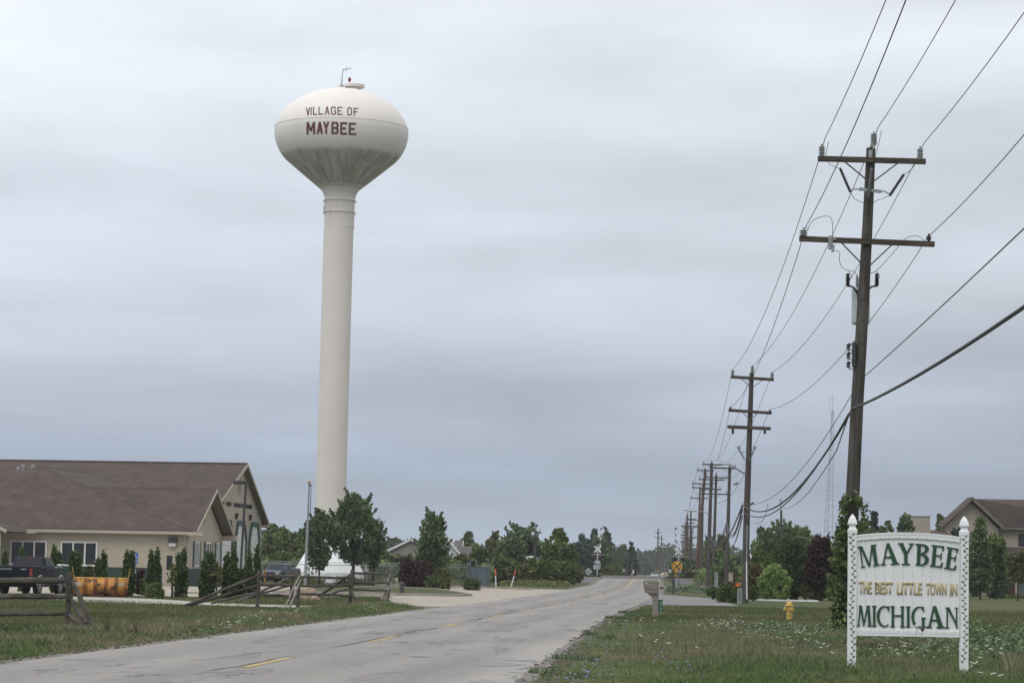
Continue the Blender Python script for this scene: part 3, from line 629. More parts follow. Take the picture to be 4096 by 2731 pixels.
def on_tank(px, py):      # point of the tank skin that the photo shows painted
    dv_ = (P(px, py, 1)-Vector((0, 0, EYE))); o_ = Vector((0, 0, EYE))
    def inside(y): q = o_+dv_*y; return math.hypot(q.x-tcx, y-TWD) < radius_at(q.z-eqz)+.03
    y = TWD-7
    while not inside(y) and y < TWD: y += .1
    a, b_ = y-.1, y
    for _ in range(12):
        m_ = (a+b_)/2
        if inside(m_): b_ = m_
        else: a = m_
    q = o_+dv_*b_; return (q.x-tcx, b_-TWD, q.z-eqz)
def paint_letter(ch, x0, x1, y0, y1, t):
    w_, h_ = x1-x0, y1-y0; u = t/w_; v = t/h_; st = []
    def ln(a, b_): st.append((a, b_))
    cx0, cx1, cy0, cy1 = u/2, 1-u/2, v/2, 1-v/2
    L_, R_, T_, B_2, Mx = cx0, cx1, cy0, cy1, .5
    if ch in 'LBEMFI': ln((L_ if ch != 'I' else .5, 0), (L_ if ch != 'I' else .5, 1))
    if ch in 'BE': ln((L_, T_), (.8 if ch == 'B' else 1, T_)); ln((L_, .5), (.8, .5)); ln((L_, B_2), (.8 if ch == 'B' else 1, B_2))
    if ch == 'B': ln((.78, T_), (R_, .16)); ln((R_, .14), (R_, .38)); ln((R_, .36), (.76, .5)); ln((.76, .5), (R_, .63)); ln((R_, .61), (R_, .86)); ln((R_, .84), (.78, B_2))
    if ch == 'F': ln((L_, T_), (1, T_)); ln((L_, .5), (.82, .5))
    if ch == 'L': ln((L_, B_2), (1, B_2))
    if ch == 'M': ln((R_, 0), (R_, 1)); ln((L_+.02, 0), (.5, .72)); ln((R_-.02, 0), (.5, .72))
    if ch == 'A': ln((.5, 0), (L_, 1)); ln((.5, 0), (R_, 1)); ln((.25, .68), (.75, .68))
    if ch == 'Y': ln((L_, 0), (.5, .52)); ln((R_, 0), (.5, .52)); ln((.5, .48), (.5, 1))
    if ch == 'V': ln((L_, 0), (.5, 1)); ln((R_, 0), (.5, 1))
    if ch in 'OG':
        pts = [(.3, T_), (.7, T_), (R_, .2), (R_, .8), (.7, B_2), (.3, B_2), (L_, .8), (L_, .2), (.3, T_)]
        if ch == 'G': pts = [(R_, .3), (R_, .2), (.7, T_), (.3, T_), (L_, .2), (L_, .8), (.3, B_2), (.7, B_2), (R_, .8), (R_, .55), (.55, .55)]
        for a, b_ in zip(pts[:-1], pts[1:]): ln(a, b_)
    b = MB()
    for a, b_ in st:
        ax_, ay, bx_, by = x0+a[0]*w_, y0+a[1]*h_, x0+b_[0]*w_, y0+b_[1]*h_; L2 = math.hypot(bx_-ax_, by-ay); nx, ny = -(by-ay)/L2*t/2, (bx_-ax_)/L2*t/2; n_ = max(1, int(L2/22)); v_ = []
        ex, ey = (bx_-ax_)/L2*t*.18, (by-ay)/L2*t*.18; ax_ -= ex*(ch in 'OG'); ay -= ey*(ch in 'OG'); bx_ += ex*(ch in 'OG'); by += ey*(ch in 'OG')
        for i in range(n_+1):
            f_ = i/n_; cx_, cy_ = ax_+(bx_-ax_)*f_, ay+(by-ay)*f_
            for s_ in (-1, 1): v_.append(on_tank(1050+(cx_+s_*nx)/2.34, 230+(cy_+s_*ny)/2.34))
        b.add(v_, [(2*i, 2*i+1, 2*i+3, 2*i+2) for i in range(n_)])
    o = b.build('painted_letter', M['maroon'], tower, local=True, smooth=False); o.location = (shx, 0, eqz)
for ch, x0, x1, y0, y1 in (('V', 406, 444, 470, 544), ('I', 448, 462, 466, 540), ('L', 472, 511, 463, 538), ('L', 524, 568, 461, 536), ('A', 582, 628, 460, 537), ('G', 640, 688, 460, 537), ('E', 701, 747, 463, 538), ('O', 793, 838, 467, 543), ('F', 853, 898, 472, 547)): paint_letter(ch, x0, x1, y0, y1, 10)
for ch, x0, x1, y0, y1 in (('M', 412, 492, 605, 722), ('A', 506, 566, 603, 718), ('Y', 565, 626, 602, 716), ('B', 645, 711, 603, 718), ('E', 728, 793, 607, 723), ('E', 808, 876, 612, 727)): paint_letter(ch, x0, x1, y0, y1, 18)
# ------------------------------------------------------------ welcome sign
SD = 41.7; sc = P(3380+917/3.646, 2130+760/3.646, SD); KS = SD/FPX/3.646
sign = empty('welcome_sign', (sc.x, SD, 0), 0, 'white vinyl welcome sign on two posts reading MAYBEE THE BEST LITTLE TOWN IN MICHIGAN', 'sign')
def S(x, y, dy=0.0):   # zoomed-crop pixel -> sign plane, roll removed
    return (sc.x+(x-917)*KS, SD+dy, sc.z-((y-760)-ROLL*(x-917))*KS)
def W(x): return (x-917)*KS+sc.x
for x in (106, 1732):
    X = W(x); b = MB(); b.box(X-.066, X+.066, SD-.066, SD+.066, -.1, 2.33); po = b.build('post', M['whitepaint'], sign, bevel=.006, smooth=False)
    def sq(prof, cx_, cy_):
        mb = MB(); v = []; f = []
        for r, z in prof: v += [(cx_-r, cy_-r, z), (cx_+r, cy_-r, z), (cx_+r, cy_+r, z), (cx_-r, cy_+r, z)]
        for i in range(len(prof)-1):
            for k in range(4): f.append((4*i+k, 4*i+(k+1) % 4, 4*i+4+(k+1) % 4, 4*i+4+k))
        f.append((3, 2, 1, 0)); n_ = len(prof)*4; f.append((n_-4, n_-3, n_-2, n_-1)); return mb.add(v, f)
    sq([(.072, 2.29), (.072, 2.35), (.05, 2.375), (.046, 2.395), (.05, 2.42), (.068, 2.435), (.07, 2.45), (.062, 2.49), (.048, 2.535), (.025, 2.575), (.003, 2.605)], X, SD).build('post_cap', M['whitepaint'], po, smooth=False)
    vn = MB(); gl = MB(); rnd = random.Random(int(x)); yv = SD-.0675; z = 2.26; pp = None; k = 0
    while z > .2:
        cx_ = X+.018*math.sin(z*5.2+x)+.006*math.sin(z*17); q = (cx_, yv-.001, z)
        if pp: vn.beam(pp, q, .004, .002, up=(0, 1, 0))
        pp = q
        for sg in ((-1)**k,):
            L_ = .046+rnd.random()*.012; a = sg*(.55+.5*rnd.random()); d = Vector((math.sin(a), 0, .75*math.cos(a)+.1)).normalized(); n_ = Vector((-d.z, 0, d.x))
            c0 = Vector((cx_, yv-.0015, z))+Vector((sg*.006, 0, 0)); pts = [c0, c0+d*L_*.35+n_*L_*.34, c0+d*L_, c0+d*L_*.35-n_*L_*.34]
            (vn if rnd.random() < .5 else gl).prism([tuple(p) for p in pts], (0, -.0012, 0))
        z -= .05; k += 1
    vn.build('painted_vine', mat('vine_green', (.09, .13, .06), .6, (.09, .12, .04), scale=30), po, smooth=False)
    gl.build('painted_leaves', mat('vine_yellow', (.26, .28, .10), .6, (.14, .19, .07), scale=30), po, smooth=False)
# panel of tongue-and-groove boards following the arched top rail
def topz(x): t = (x-917)/750.0; return S(917, 0)[2]-.055*t*t*1.0
yp = SD
b = MB(); xs_ = [165+i*136.5 for i in range(12)]
for a_, b_ in zip(xs_[:-1], xs_[1:]):
    xa, xb = W(a_)+.0025, W(b_)-.0025; b.prism([(xa, yp-.012, .68), (xb, yp-.012, .68), (xb, yp-.012, topz(b_)-.05), (xa, yp-.012, topz(a_)-.05)], (0, .024, 0))
b.box(W(165), W(1666), yp-.004, yp+.006, .69, topz(165)-.06)
b.build('panel', M['whitepaint'], sign, smooth=False)
def rail_arc(z_off0, z_off1, y0, y1):
    mb = MB(); n_ = 24; v = []; f = []
    for i in range(n_+1):
        x = 165+(1666-165)*i/n_; zt = topz(x); X = W(x); v += [(X, y0, zt-z_off0), (X, y1, zt-z_off0), (X, y1, zt-z_off1), (X, y0, zt-z_off1)]
    for i in range(n_):
        for k in range(4): f.append((4*i+k, 4*i+(k+1) % 4, 4*i+4+(k+1) % 4, 4*i+4+k))
    return mb.add(v, f)
rail_arc(0, .098, yp-.038, yp+.038).build('top_rail', M['whitepaint'], sign, smooth=False)
rail_arc(.018, .042, yp-.041, yp-.0385).build('rail_groove', M['whitetrim'], sign, smooth=False)
zb1 = S(917, 1412)[2]; zb0 = S(917, 1503)[2]
b = MB(); b.box(W(165), W(1666), yp-.038, yp+.038, zb0, zb1); br_ = b.build('bottom_rail', M['whitepaint'], sign, smooth=False, bevel=.004)
MB().box(W(165), W(1666), yp-.0395, yp-.037, zb0+.045, zb0+.048).build('rail_groove', M['iron'], br_, smooth=False)
for i in range(11):
    x = 235+136*i; MB().lathe([(.006, 0), (.006, .006)], o=(W(x), yp-.040, topz(x)-.088), axis=(0, -1, 0), n=8).build('screw', M['iron'], sign); MB().lathe([(.005, 0), (.005, .006)], o=(W(x), yp-.040, zb1-.012), axis=(0, -1, 0), n=8).build('screw', M['iron'], sign)
# raised letters
def glyph(quads, matl, y0=yp-.0125, th=.02):
    b = MB()
    for k, q in enumerate(quads):
        e = .0004*k; pts = [S(px, py) for px, py in q]; b.prism([(p[0], y0, p[2]) for p in pts], (0, -th-e, 0))
    return b.build('letter', matl, sign, smooth=False)
def bx(x0, y0, x1, y1): return [(x0, y0), (x1, y0), (x1, y1), (x0, y1)]
def arc(cx_, cy_, rox, roy, rix, riy, a0, a1, n=14, ix=0):
    out_ = []
    for i in range(n):
        p = [R(a0+(a1-a0)*(i+k)/n) for k in (0, 1)]
        out_.append([(cx_+rox*math.cos(p[0]), cy_-roy*math.sin(p[0])), (cx_+rox*math.cos(p[1]), cy_-roy*math.sin(p[1])), (cx_+ix+rix*math.cos(p[1]), cy_-riy*math.sin(p[1])), (cx_+ix+rix*math.cos(p[0]), cy_-riy*math.sin(p[0]))])
    return out_
GL = [
 [[(180,203),(245,196),(248,214),(184,222)], [(203,210),(222,208),(266,492),(248,496)], [(230,496),(291,485),(293,502),(232,512)], [(210,205),(250,206),(368,480),(345,500)], [(378,190),(398,190),(366,485),(345,500)], [(370,180),(452,168),(454,184),(373,198)], [(383,190),(434,182),(480,466),(428,476)], [(408,470),(500,456),(502,474),(410,489)]],
 [[(604,158),(628,170),(566,452),(544,456)], [(600,156),(642,152),(766,446),(698,452)], [(578,347),(694,345),(698,370),(572,372)], [(517,456),(590,450),(592,468),(519,474)], [(662,450),(788,438),(790,458),(664,468)]],
 [[(765,152),(845,150),(845,168),(768,172)], [(782,160),(845,160),(908,312),(856,318)], [(858,296),(908,296),(906,455),(862,455)], [(962,165),(988,165),(908,312),(882,300)], [(922,155),(998,155),(997,172),(924,170)], [(824,450),(943,450),(943,469),(824,468)]],
 [[(1022,158),(1110,165),(1110,184),(1024,176)], [(1048,168),(1100,172),(1092,470),(1042,464)], [(1026,455),(1110,460),(1110,478),(1026,474)], [(1095,166),(1114,166),(1114,187),(1095,187)], [(1095,299),(1125,299),(1125,320),(1095,320)]]+arc(1110,238,107,72,52,52,-85,90)+arc(1112,394,105,86,48,64,-90,88),
 [[(1258,176),(1440,196),(1438,217),(1258,196)], [(1280,185),(1330,190),(1308,492),(1256,485)], [(1442,197),(1426,272),(1412,270),(1408,205)], [(1312,322),(1402,330),(1400,347),(1312,340)], [(1410,296),(1394,395),(1378,392),(1390,300)], [(1234,470),(1410,490),(1408,508),(1234,490)], [(1421,428),(1409,507),(1372,500),(1400,438)]],
 [[(1478,204),(1648,234),(1645,255),(1478,225)], [(1503,212),(1554,220),(1517,530),(1464,520)], [(1648,235),(1631,304),(1616,301),(1614,246)], [(1526,352),(1610,366),(1607,383),(1526,369)], [(1618,330),(1601,424),(1585,420),(1598,334)], [(1440,502),(1604,526),(1602,545),(1440,522)], [(1621,465),(1603,545),(1566,535),(1602,474)]],
 [bx(205,1054,250,1072), [(214,1065),(234,1065),(211,1345),(192,1345)], bx(180,1338,221,1356), [(214,1060),(249,1060),(287,1320),(272,1360)], [(322,1062),(342,1062),(284,1345),(266,1345)], bx(315,1054,363,1072), [(326,1062),(360,1062),(384,1345),(345,1345)], bx(333,1338,391,1356)],
 [bx(398,1056,458,1074), bx(411,1060,446,1352), bx(400,1340,459,1358)],
 arc(572,1210,108,153,76,136,52,306,20,8)+[[(628,1062),(642,1062),(647,1136),(634,1136)], [(628,1062),(640,1136),(620,1110),(606,1076)]],
 [bx(680,1065,716,1362), bx(820,1065,855,1362), bx(700,1190,835,1212), bx(662,1060,725,1078), bx(804,1063,864,1080), bx(666,1350,727,1368), bx(806,1352,872,1370)],
 [bx(890,1066,950,1084), bx(904,1070,940,1360), bx(890,1352,951,1370)],
 arc(1082,1218,115,153,84,137,55,268,20,8)+[[(1130,1070),(1144,1068),(1154,1144),(1142,1146)], [(1130,1068),(1144,1144),(1124,1112),(1112,1080)], bx(1122,1230,1156,1362), bx(1113,1226,1173,1244), [(1070,1354),(1176,1354),(1176,1372),(1070,1371)]],
 [[(1282,1066),(1308,1066),(1242,1362),(1214,1362)], [(1280,1062),(1325,1062),(1432,1372),(1364,1372)], bx(1250,1256,1362,1280), bx(1185,1354,1262,1378), bx(1333,1358,1452,1382)],
 [[(1477,1085),(1497,1085),(1496,1370),(1476,1370)], bx(1462,1079,1512,1097), bx(1462,1366,1512,1385), [(1476,1080),(1514,1080),(1638,1340),(1638,1388)], bx(1614,1085,1632,1380), bx(1600,1082,1640,1098)],
]
for g in GL: glyph(g, M['green_letter'])
for s_, xa, xb, ya, yb in (('THE', 205, 390, 704, 886), ('BEST', 440, 694, 708, 892), ('LITTLE', 755, 1120, 714, 902), ('TOWN', 1180, 1475, 724, 908), ('IN', 1527, 1632, 732, 915)):
    a_ = S(xa, yb); b_ = S(xb, ya); me = text_fit(s_, b_[0]-a_[0], .205, .030, .016); me.materials.append(M['gold_letter'])
    o = bpy.data.objects.new('lettering', me); C.objects.link(o); o.parent = sign; o.location = (a_[0]-sc.x, -.0125, S((xa+xb)/2, (ya+yb)/2)[2]-.1025)
# ------------------------------------------------------------ fire hall
TH = R(6)
A = (-22.05, 174.6)
fh = empty('fire_hall', (*A, 0), -TH, 'long tan fire hall with brown shingle roofs, green base band and three tall garage bays', 'building')
def B_(): return MB()
def loc(b, name, m, parent=fh, **k): return b.build(name, m, parent, local=True, smooth=k.pop('smooth', False), **k)
XL = -48.0; PZ = 3.62
b = B_(); b.poly([(XL, 0, 1.2), (0, 0, 1.2), (0, 0, PZ), (XL, 0, PZ)]); b.poly([(0, 0, 1.2), (0, 10.6, 1.2), (0, 10.6, PZ), (0, 5.3, PZ+2.8), (0, 0, PZ)]); b.poly([(0, 10.6, 0), (-8, 10.6, 0), (-8, 10.6, PZ), (0, 10.6, PZ)])
GXc = -1.93; G0, G1, GM = 17.5, 34.4, 25.95; GZ = 5.2; GR = GZ+.49*8.45
b.poly([(GXc, G0, 0), (GXc, G1, 0), (GXc, G1, GZ), (GXc, GM, GR), (GXc, G0, GR-.34*(GM-G0))]); b.poly([(GXc, G0, 0), (-45, G0, 0), (-45, G0, GZ), (GXc, G0, GZ)]); b.poly([(GXc, G1, 0), (-45, G1, 0), (-45, G1, GZ), (GXc, G1, GZ)])
loc(b, 'wall', M['siding'])
b = B_(); b.box(XL, .02, -.02, .1, 0, 1.22); b.box(-.1, .022, .1, 10.62, 0, 1.22); loc(b, 'base_band', M['wains'])
def slab(b, pts, th=.16):
    b.prism(pts, (0, 0, th))
# low gable wing
e = .6; ez = 3.62; rz = ez+.52*(5.3+e)
b = B_(); slab(b, [(XL, -e, ez), (.72, -e, ez), (.72, 5.3, rz), (XL, 5.3, rz)]); slab(b, [(XL, 5.3, rz), (.72, 5.3, rz), (.72, 10.6+e, ez), (XL, 10.6+e, ez)])
# hip mass in front
hz = 8.2; hs = -e+(hz-ez)/.52
b.poly([(-32, -e, ez+.175), (.3, -e, ez+.175), (-13, hs, hz+.175)]); b.poly([(.3, -e, ez+.175), (-1.0, 10, 4.07+.175), (-6, 18, 5.8+.175), (-13, 24.6, hz+.175), (-13, hs, hz+.175)]); b.poly([(-32, -e, ez+.175), (-13, hs, hz+.175), (-13, 24.6, hz+.175), (-32, 24, ez+.175)])
# garage roof
ge = .7; gz = GZ-.49*ge
gzf = GR-.34*(GM-G0+ge); slab(b, [(-48, G0-ge, gzf), (GXc+.45, G0-ge, gzf), (GXc+.45, GM, GR), (-48, GM, GR)]); slab(b, [(-48, GM, GR), (GXc+.45, GM, GR), (GXc+.45, G1+ge, gz), (-48, G1+ge, gz)])
rf = loc(b, 'roof', M['roof'])
b = B_(); b.tube([(.3, -e, ez+.16), (-13, hs, hz+.16)], .045, 6); b.tube([(-13, hs, hz+.16), (-13, 24.6, hz+.16)], .045, 6); b.tube([(-9, 5.3, rz+.15), (.72, 5.3, rz+.15)], .04, 6); b.tube([(-45, GM, GR+.19), (GXc+.45, GM, GR+.19)], .08, 6); loc(b, 'ridge_cap', M['roof'], rf)
b = B_(); b.beam((XL, -e-.03, ez+.02), (.74, -e-.03, ez+.02), .07, .2); b.beam((.76, -e, ez+.06), (.76, 5.3, rz+.06), .05, .2); b.beam((.76, 5.3, rz+.06), (.76, 10.6+e, ez+.06), .05, .2)
b.beam((GXc+.49, G0-ge, gzf+.06), (GXc+.49, GM, GR+.06), .05, .24); b.beam((GXc+.49, GM, GR+.06), (GXc+.49, G1+ge, gz+.06), .05, .24); b.beam((-45, G1+ge+.03, gz), (GXc+.5, G1+ge+.03, gz), .07, .2)
b.box(.05, 1.15, -.72, -.5, ez-.12, ez+.06); b.box(.05, 1.05, 10.6, 11.2, ez-.35, ez+.02); b.box(GXc+.0, GXc+.5, G1+.05, G1+.8, gz-.22, gz+.02)
loc(b, 'fascia', M['trim'])
b = B_(); b.poly([(.0, -e, ez-.02), (.73, -e, ez-.02), (.73, 5.3, rz-.02), (0, 5.3, rz-.02)]); b.poly([(0, 5.3, rz-.02), (.73, 5.3, rz-.02), (.73, 10.6+e, ez-.02), (0, 10.6+e, ez-.02)]); b.poly([(XL, -e, ez-.02), (0, -e, ez-.02), (0, 0, ez-.02), (XL, 0, ez-.02)])
b.poly([(GXc, GM, GR-.02), (GXc+.46, GM, GR-.02), (GXc+.46, G1+ge, gz-.02), (GXc, G1+ge, gz-.02)]); loc(b, 'soffit', M['soffit'])
def win_front(x0, x1, z0, z1, n=3):
    b = B_(); t = .11
    for i in range(n+1):
        x = x0+(x1-x0-t)*i/n; b.box(x, x+t, -.07, .02, z0, z1)
    b.box(x0+t, x1-t, -.068, .02, z0, z0+t); b.box(x0+t, x1-t, -.068, .02, z1-t, z1); f = loc(b, 'window', M['whitetrim'])
    loc(B_().box(x0+.05, x1-.05, -.035, .01, z0+.05, z1-.05), 'pane', M['glass'], f)
def fx(px):   # front wall x from photo column
    t = (px-CX)/FPX; s_, c_ = math.sin(TH), math.cos(TH); return (A[0]-t*A[1])/( -c_*1-t*s_) if 0 else -((A[0]-t*A[1])/(c_+t*s_))
win_front(fx(64), fx(210), 1.25, 2.95); win_front(fx(265), fx(412), 1.25, 2.95)
b = B_(); dx0, dx1 = fx(673), fx(722); b.box(dx0, dx0+.17, -.06, .03, 0, 2.42); b.box(dx1-.17, dx1, -.06, .03, 0, 2.42); b.box(dx0+.17, dx1-.17, -.058, .03, 2.2, 2.42); df = loc(b, 'door', M['trim'], label='tan framed door in front wall')
loc(B_().box(dx0+.17, dx1-.17, -.05, .03, .02, 2.2), 'door_leaf', M['siding'], df); loc(B_().box(dx0+.28, dx0+.75, -.058, -.04, 1.1, 2.1), 'pane', M['glass'], df)
b = B_(); xq = fx(713); b.box(xq-.28, xq+.28, -.35, -.02, 2.95, 3.35, 0); lf = loc(b, 'wall_light', M['iron'], bevel=.02); loc(B_().box(xq-.24, xq+.24, -.34, -.05, 2.72, 2.94), 'lens', M['clearlens'], lf)
b = B_(); xd = fx(763); b.tube([(xd, -.56, 3.56), (xd, -.4, 3.4), (xd, -.09, 3.2), (xd, -.09, 1.25), (xd, -.09, .2)], .07, 6); loc(b, 'downspout', M['trim']); 
# gable end windows with shutters
for s0, s1 in ((1.45, 3.7), (4.85, 7.5), (8.3, 10.2)):
    b = B_(); t = .1; ww = .42; a0, a1 = s0+ww, s1-ww; n = 2
    for i in range(n+2):
        y = a0+(a1-a0-t)*i/(n+1); b.box(-.02, .07, y, y+t, 1.35, 3.1)
    b.box(-.02, .068, a0+t, a1-t, 1.35, 1.45); b.box(-.02, .068, a0+t, a1-t, 3.0, 3.1); f = loc(b, 'window', M['whitetrim'])
    loc(B_().box(-.01, .035, a0+.05, a1-.05, 1.4, 3.05), 'pane', M['glass'], f)
    for c0 in (s0, a1+.02): loc(B_().box(-.01, .06, c0, c0+ww-.02, 1.32, 3.12), 'shutter', M['greentrim'], f, bevel=.01)
def louver(x, s, z0, z1, wd):
    b = B_(); b.box(x, x+.05, s-wd/2, s+wd/2, z0, z1); n = int((z1-z0)/.16)
    f = loc(b, 'gable_vent', M['trim']); sl = B_()
    for i in range(n): z = z0+.1+i*(z1-z0-.15)/n; sl.box(x+.051, x+.07, s-wd/2+.08, s+wd/2-.08, z, z+.07)
    loc(sl, 'slats', M['soffit'], f)
louver(0, 4.6, 4.35, 5.45, .7); louver(GXc, 25.2, 7.1, 8.6, .95)
# three garage bays: chamfered green surround, recessed white sectional doors
for s0, s1 in ((18.6, 23.0), (23.9, 28.2), (29.2, 33.4)):
    H = 5.0; c = .8; t = .36; x = GXc
    out_ = [(s0, 0), (s0, H-1.5), (s0+c, H), (s1-c, H), (s1, H-1.5), (s1, 0)]; inn = [(s0+t, 0), (s0+t, H-1.55), (s0+c+t*.6, H-t), (s1-c-t*.6, H-t), (s1-t, H-1.55), (s1-t, 0)]
    b = B_()
    for i in range(5): b.prism([(x-.02, *out_[i]), (x-.02, *out_[i+1]), (x-.02, *inn[i+1]), (x-.02, *inn[i])], (.16, 0, 0))
    g = loc(b, 'garage_bay', M['greentrim'])
    d = B_(); d.prism([(x+.006, *q) for q in inn], (.03, 0, 0)); gd = loc(d, 'garage_door', M['whitetrim'], g)
    d = B_()
    for i in range(1, 9): d.box(x+.037, x+.043, s0+t, s1-t, i*.5-.015, i*.5+.015)
    loc(d, 'door_seams', M['trim'], gd)
def gs(px): t = (px-CX)/FPX; return (-23.97-t*174.8)/(t*.9945-.1045)
for s_ in (gs(957.5), gs(1012.5)):
    b = B_(); x = GXc; b.box(x, x+.07, s_-.16, s_+.16, 5.1, 5.55); b.box(x+.07, x+.24, s_-.16, s_+.16, 5.40, 5.55); b.lathe([(.06, 0), (.08, .26)], o=(x+.13, s_, 5.13), n=12); loc(b, 'wall_light', M['iron'], bevel=.01)
# sign lettering above the bays
tx = [('LONDON', 17.9, gs(909.5)), ('-', gs(913.3), gs(915.3)), ('MAYBEE', gs(920.3), gs(939)), ('-', gs(942.8), gs(945)), ('RAISINVILLE', gs(949.6), gs(977.5)), ('FIRE', gs(980.5), gs(990.3)), ('DEPARTMENT', gs(995), gs(1021.8))]
for s_, a0, a1 in tx:
    hh = .33 if s_ != '-' else .06; me = text_fit(s_, a1-a0, hh, .02, .03); me.materials.append(M['black']); o = bpy.data.objects.new('lettering', me); C.objects.link(o); o.parent = fh; o.rotation_euler = (0, 0, R(90)); o.location = (GXc+.012, a0, 6.05+(.13 if s_ == '-' else 0))
# roof pipes and gutters corner, entrance porch at the left edge
for px, py in ((74, 1877), (93, 1869), (132, 1869)):
    p = LOCW(fh).inverted() @ P(px, py, 196); zb = gzf+.34*(p.y-(G0-ge)); loc(B_().lathe([(.11, zb-.1), (.11, p.z), (.16, p.z+.01), (.16, p.z+.16), (.05, p.z+.2)], o=(p.x, p.y, 0), n=12), 'roof_pipe', M['galv'])
p = LOCW(fh).inverted() @ P(24, 2124, 169); px_, py_ = p.x, p.y; b = B_(); zz_ = p.z
b.prism([(px_, py_, zz_), (px_-4.2, py_, zz_+1.9), (px_-8.4, py_, zz_)], (0, 9, 0)); pr_ = loc(b, 'porch_roof', M['roof']); b = B_(); b.beam((px_+.03, py_-.03, zz_), (px_-4.2, py_-.03, zz_+1.92), .05, .22); b.beam((px_-4.2, py_-.03, zz_+1.92), (px_-8.4, py_-.03, zz_), .05, .22); loc(b, 'bargeboard', M['trim'], pr_)
loc(B_().box(px_-1.0, px_-.55, py_+.2, py_+.65, 0, zz_-.02), 'porch_column', M['whitetrim']); loc(B_().box(px_-7.8, px_-7.35, py_+.2, py_+.65, 0, zz_-.02), 'porch_column', M['whitetrim'])
b = B_(); b.box(px_+.15, px_+.75, py_+4.2, py_+4.5, zz_-.05, zz_+.12); loc(b, 'gutter_box', M['trim'])
# things by the fire hall
def post_sign(name, base, h, label, cat): pass
g_ = P(540, 2300, 171)
e_ = empty('parking_sign', (g_.x, 171, 0), 0, 'blue handicap parking sign in front of the tan fire hall wall', 'sign')
b = MB(); b.box(g_.x-.03, g_.x+.03, 171, 171.05, 0, 2.35); b.build('post', M['galv'], e_, smooth=False)
zt = P(540, 2210, 171).z; b = MB(); b.box(g_.x-.17, g_.x+.17, 170.96, 170.99, zt-.44, zt); b.build('sign_plate', M['signblue'], e_, smooth=False); b = MB(); b.box(g_.x-.17, g_.x+.17, 170.96, 170.99, zt-.74, zt-.5); b.build('lower_plate', M['signblue'], e_, smooth=False)
b = MB(); b.tube([(g_.x-.02, 170.95, zt-.1), (g_.x-.01, 170.95, zt-.22), (g_.x+.05, 170.95, zt-.24), (g_.x+.08, 170.95, zt-.34)], .016, 6); b.lathe([(.028, 0), (.028, .01)], o=(g_.x-.02, 170.955, zt-.06), axis=(0, -1, 0), n=10)
b.tube([(g_.x+.045*math.cos(q), 170.95, zt-.28+.07*math.sin(q)) for q in [R(130+i*30) for i in range(8)]], .012, 5); b.box(g_.x-.1, g_.x+.1, 170.95, 170.958, zt-.58, zt-.55); b.box(g_.x-.1, g_.x+.1, 170.95, 170.958, zt-.67, zt-.64); b.build('wheelchair_symbol', M['signwhite'], e_)
bo = P(1058, 2333, 208.5); b = MB(); b.lathe([(.11, 0), (.11, 1.05), (.09, 1.12), (.04, 1.16)], o=(bo.x, 208.5, 0), n=16); bl_ = empty('bollard', (bo.x, 208.5, 0), 0, 'yellow steel bollard beside the last garage bay', 'bollard'); b.build('tube', M['yellow'], bl_)
b = MB(); b.lathe([(.113, .78), (.113, .84)], o=(bo.x, 208.5, 0), n=16); b.build('band', M['orange'], bl_)
# parking-lot light
q0 = P(957, 2380, 128); q1 = P(985, 1921, 128)
pl_ = empty('parking_light', (q0.x, 128, 0), 0, 'dark square parking-lot light pole in front of the garage bays', 'lamp post')
b = MB(); b.beam((q0.x, 128, .5), (q1.x, 128, q1.z), .115, .115, up=(0, 1, 0)); b.build('pole', M['iron'], pl_, smooth=False, bevel=.01)
b = MB(); b.lathe([(.22, 0), (.22, .55), (.2, .6)], o=(q0.x, 128, 0), n=20); b.build('concrete_base', M['kerb'], pl_)
b = MB(); b.box(q1.x-.64, q1.x-.1, 127.83, 128.17, q1.z-.20, q1.z-.02); b.box(q1.x-.1, q1.x+.1, 127.95, 128.05, q1.z-.16, q1.z-.06); lh = b.build('lamp_head', M['iron'], pl_, smooth=False, bevel=.02)
b = MB(); b.box(q1.x-.6, q1.x-.14, 127.87, 128.13, q1.z-.215, q1.z-.203); b.build('lens', M['clearlens'], lh, smooth=False)
# flagpole and boulder
f0 = P(1218, 2385, 122); f1 = P(1237, 1934, 122)
fp = empty('flagpole', (f0.x, 122, 0), 0, 'bare white flagpole with gold ball behind the boulder', 'flagpole')
MB().tube([(f0.x, 122, 0), (f0.x+(f1.x-f0.x)*.5, 122, f1.z/2), (f1.x, 122, f1.z)], [.08, .062, .04], 12).build('pole', M['galv'], fp)
MB().lathe([(.01, -.08), (.07, -.04), (.08, 0), (.07, .05), (.01, .08)], o=(f1.x, 122, f1.z+.07), n=16).build('finial_ball', mat('gold_ball', (.5, .3, .1), .4, metal=.4), fp)
b = MB(); b.tube([(f0.x+.16, 121.95, 1.2), (f1.x+.09, 121.97, f1.z-.1)], .009, 5); b.tube([(f0.x+.2, 121.95, 1.2), (f1.x+.1, 121.97, f1.z-.1)], .009, 5); b.box(f1.x-.02, f1.x+.12, 121.95, 122.05, f1.z-.1, f1.z-.04); b.build('halyard', M['wire'], fp)
def rock(c, rx, ry, rz, seed, name, label, m=None):
    bm = bmesh.new(); bmesh.ops.create_icosphere(bm, subdivisions=3, radius=1); from mathutils import noise
    for v in bm.verts:
        n_ = 1+.28*noise.noise(v.co*1.6+Vector((seed, 0, 0)))+.08*noise.noise(v.co*5); v.co = Vector((v.co.x*rx*n_, v.co.y*ry*n_, v.co.z*rz*n_))
    me = bpy.data.meshes.new(name); bm.to_mesh(me); bm.free(); me.materials.append(m or M['boulder']); o = bpy.data.objects.new(name, me); C.objects.link(o); o.location = c
    return tag(o, label, 'rock')
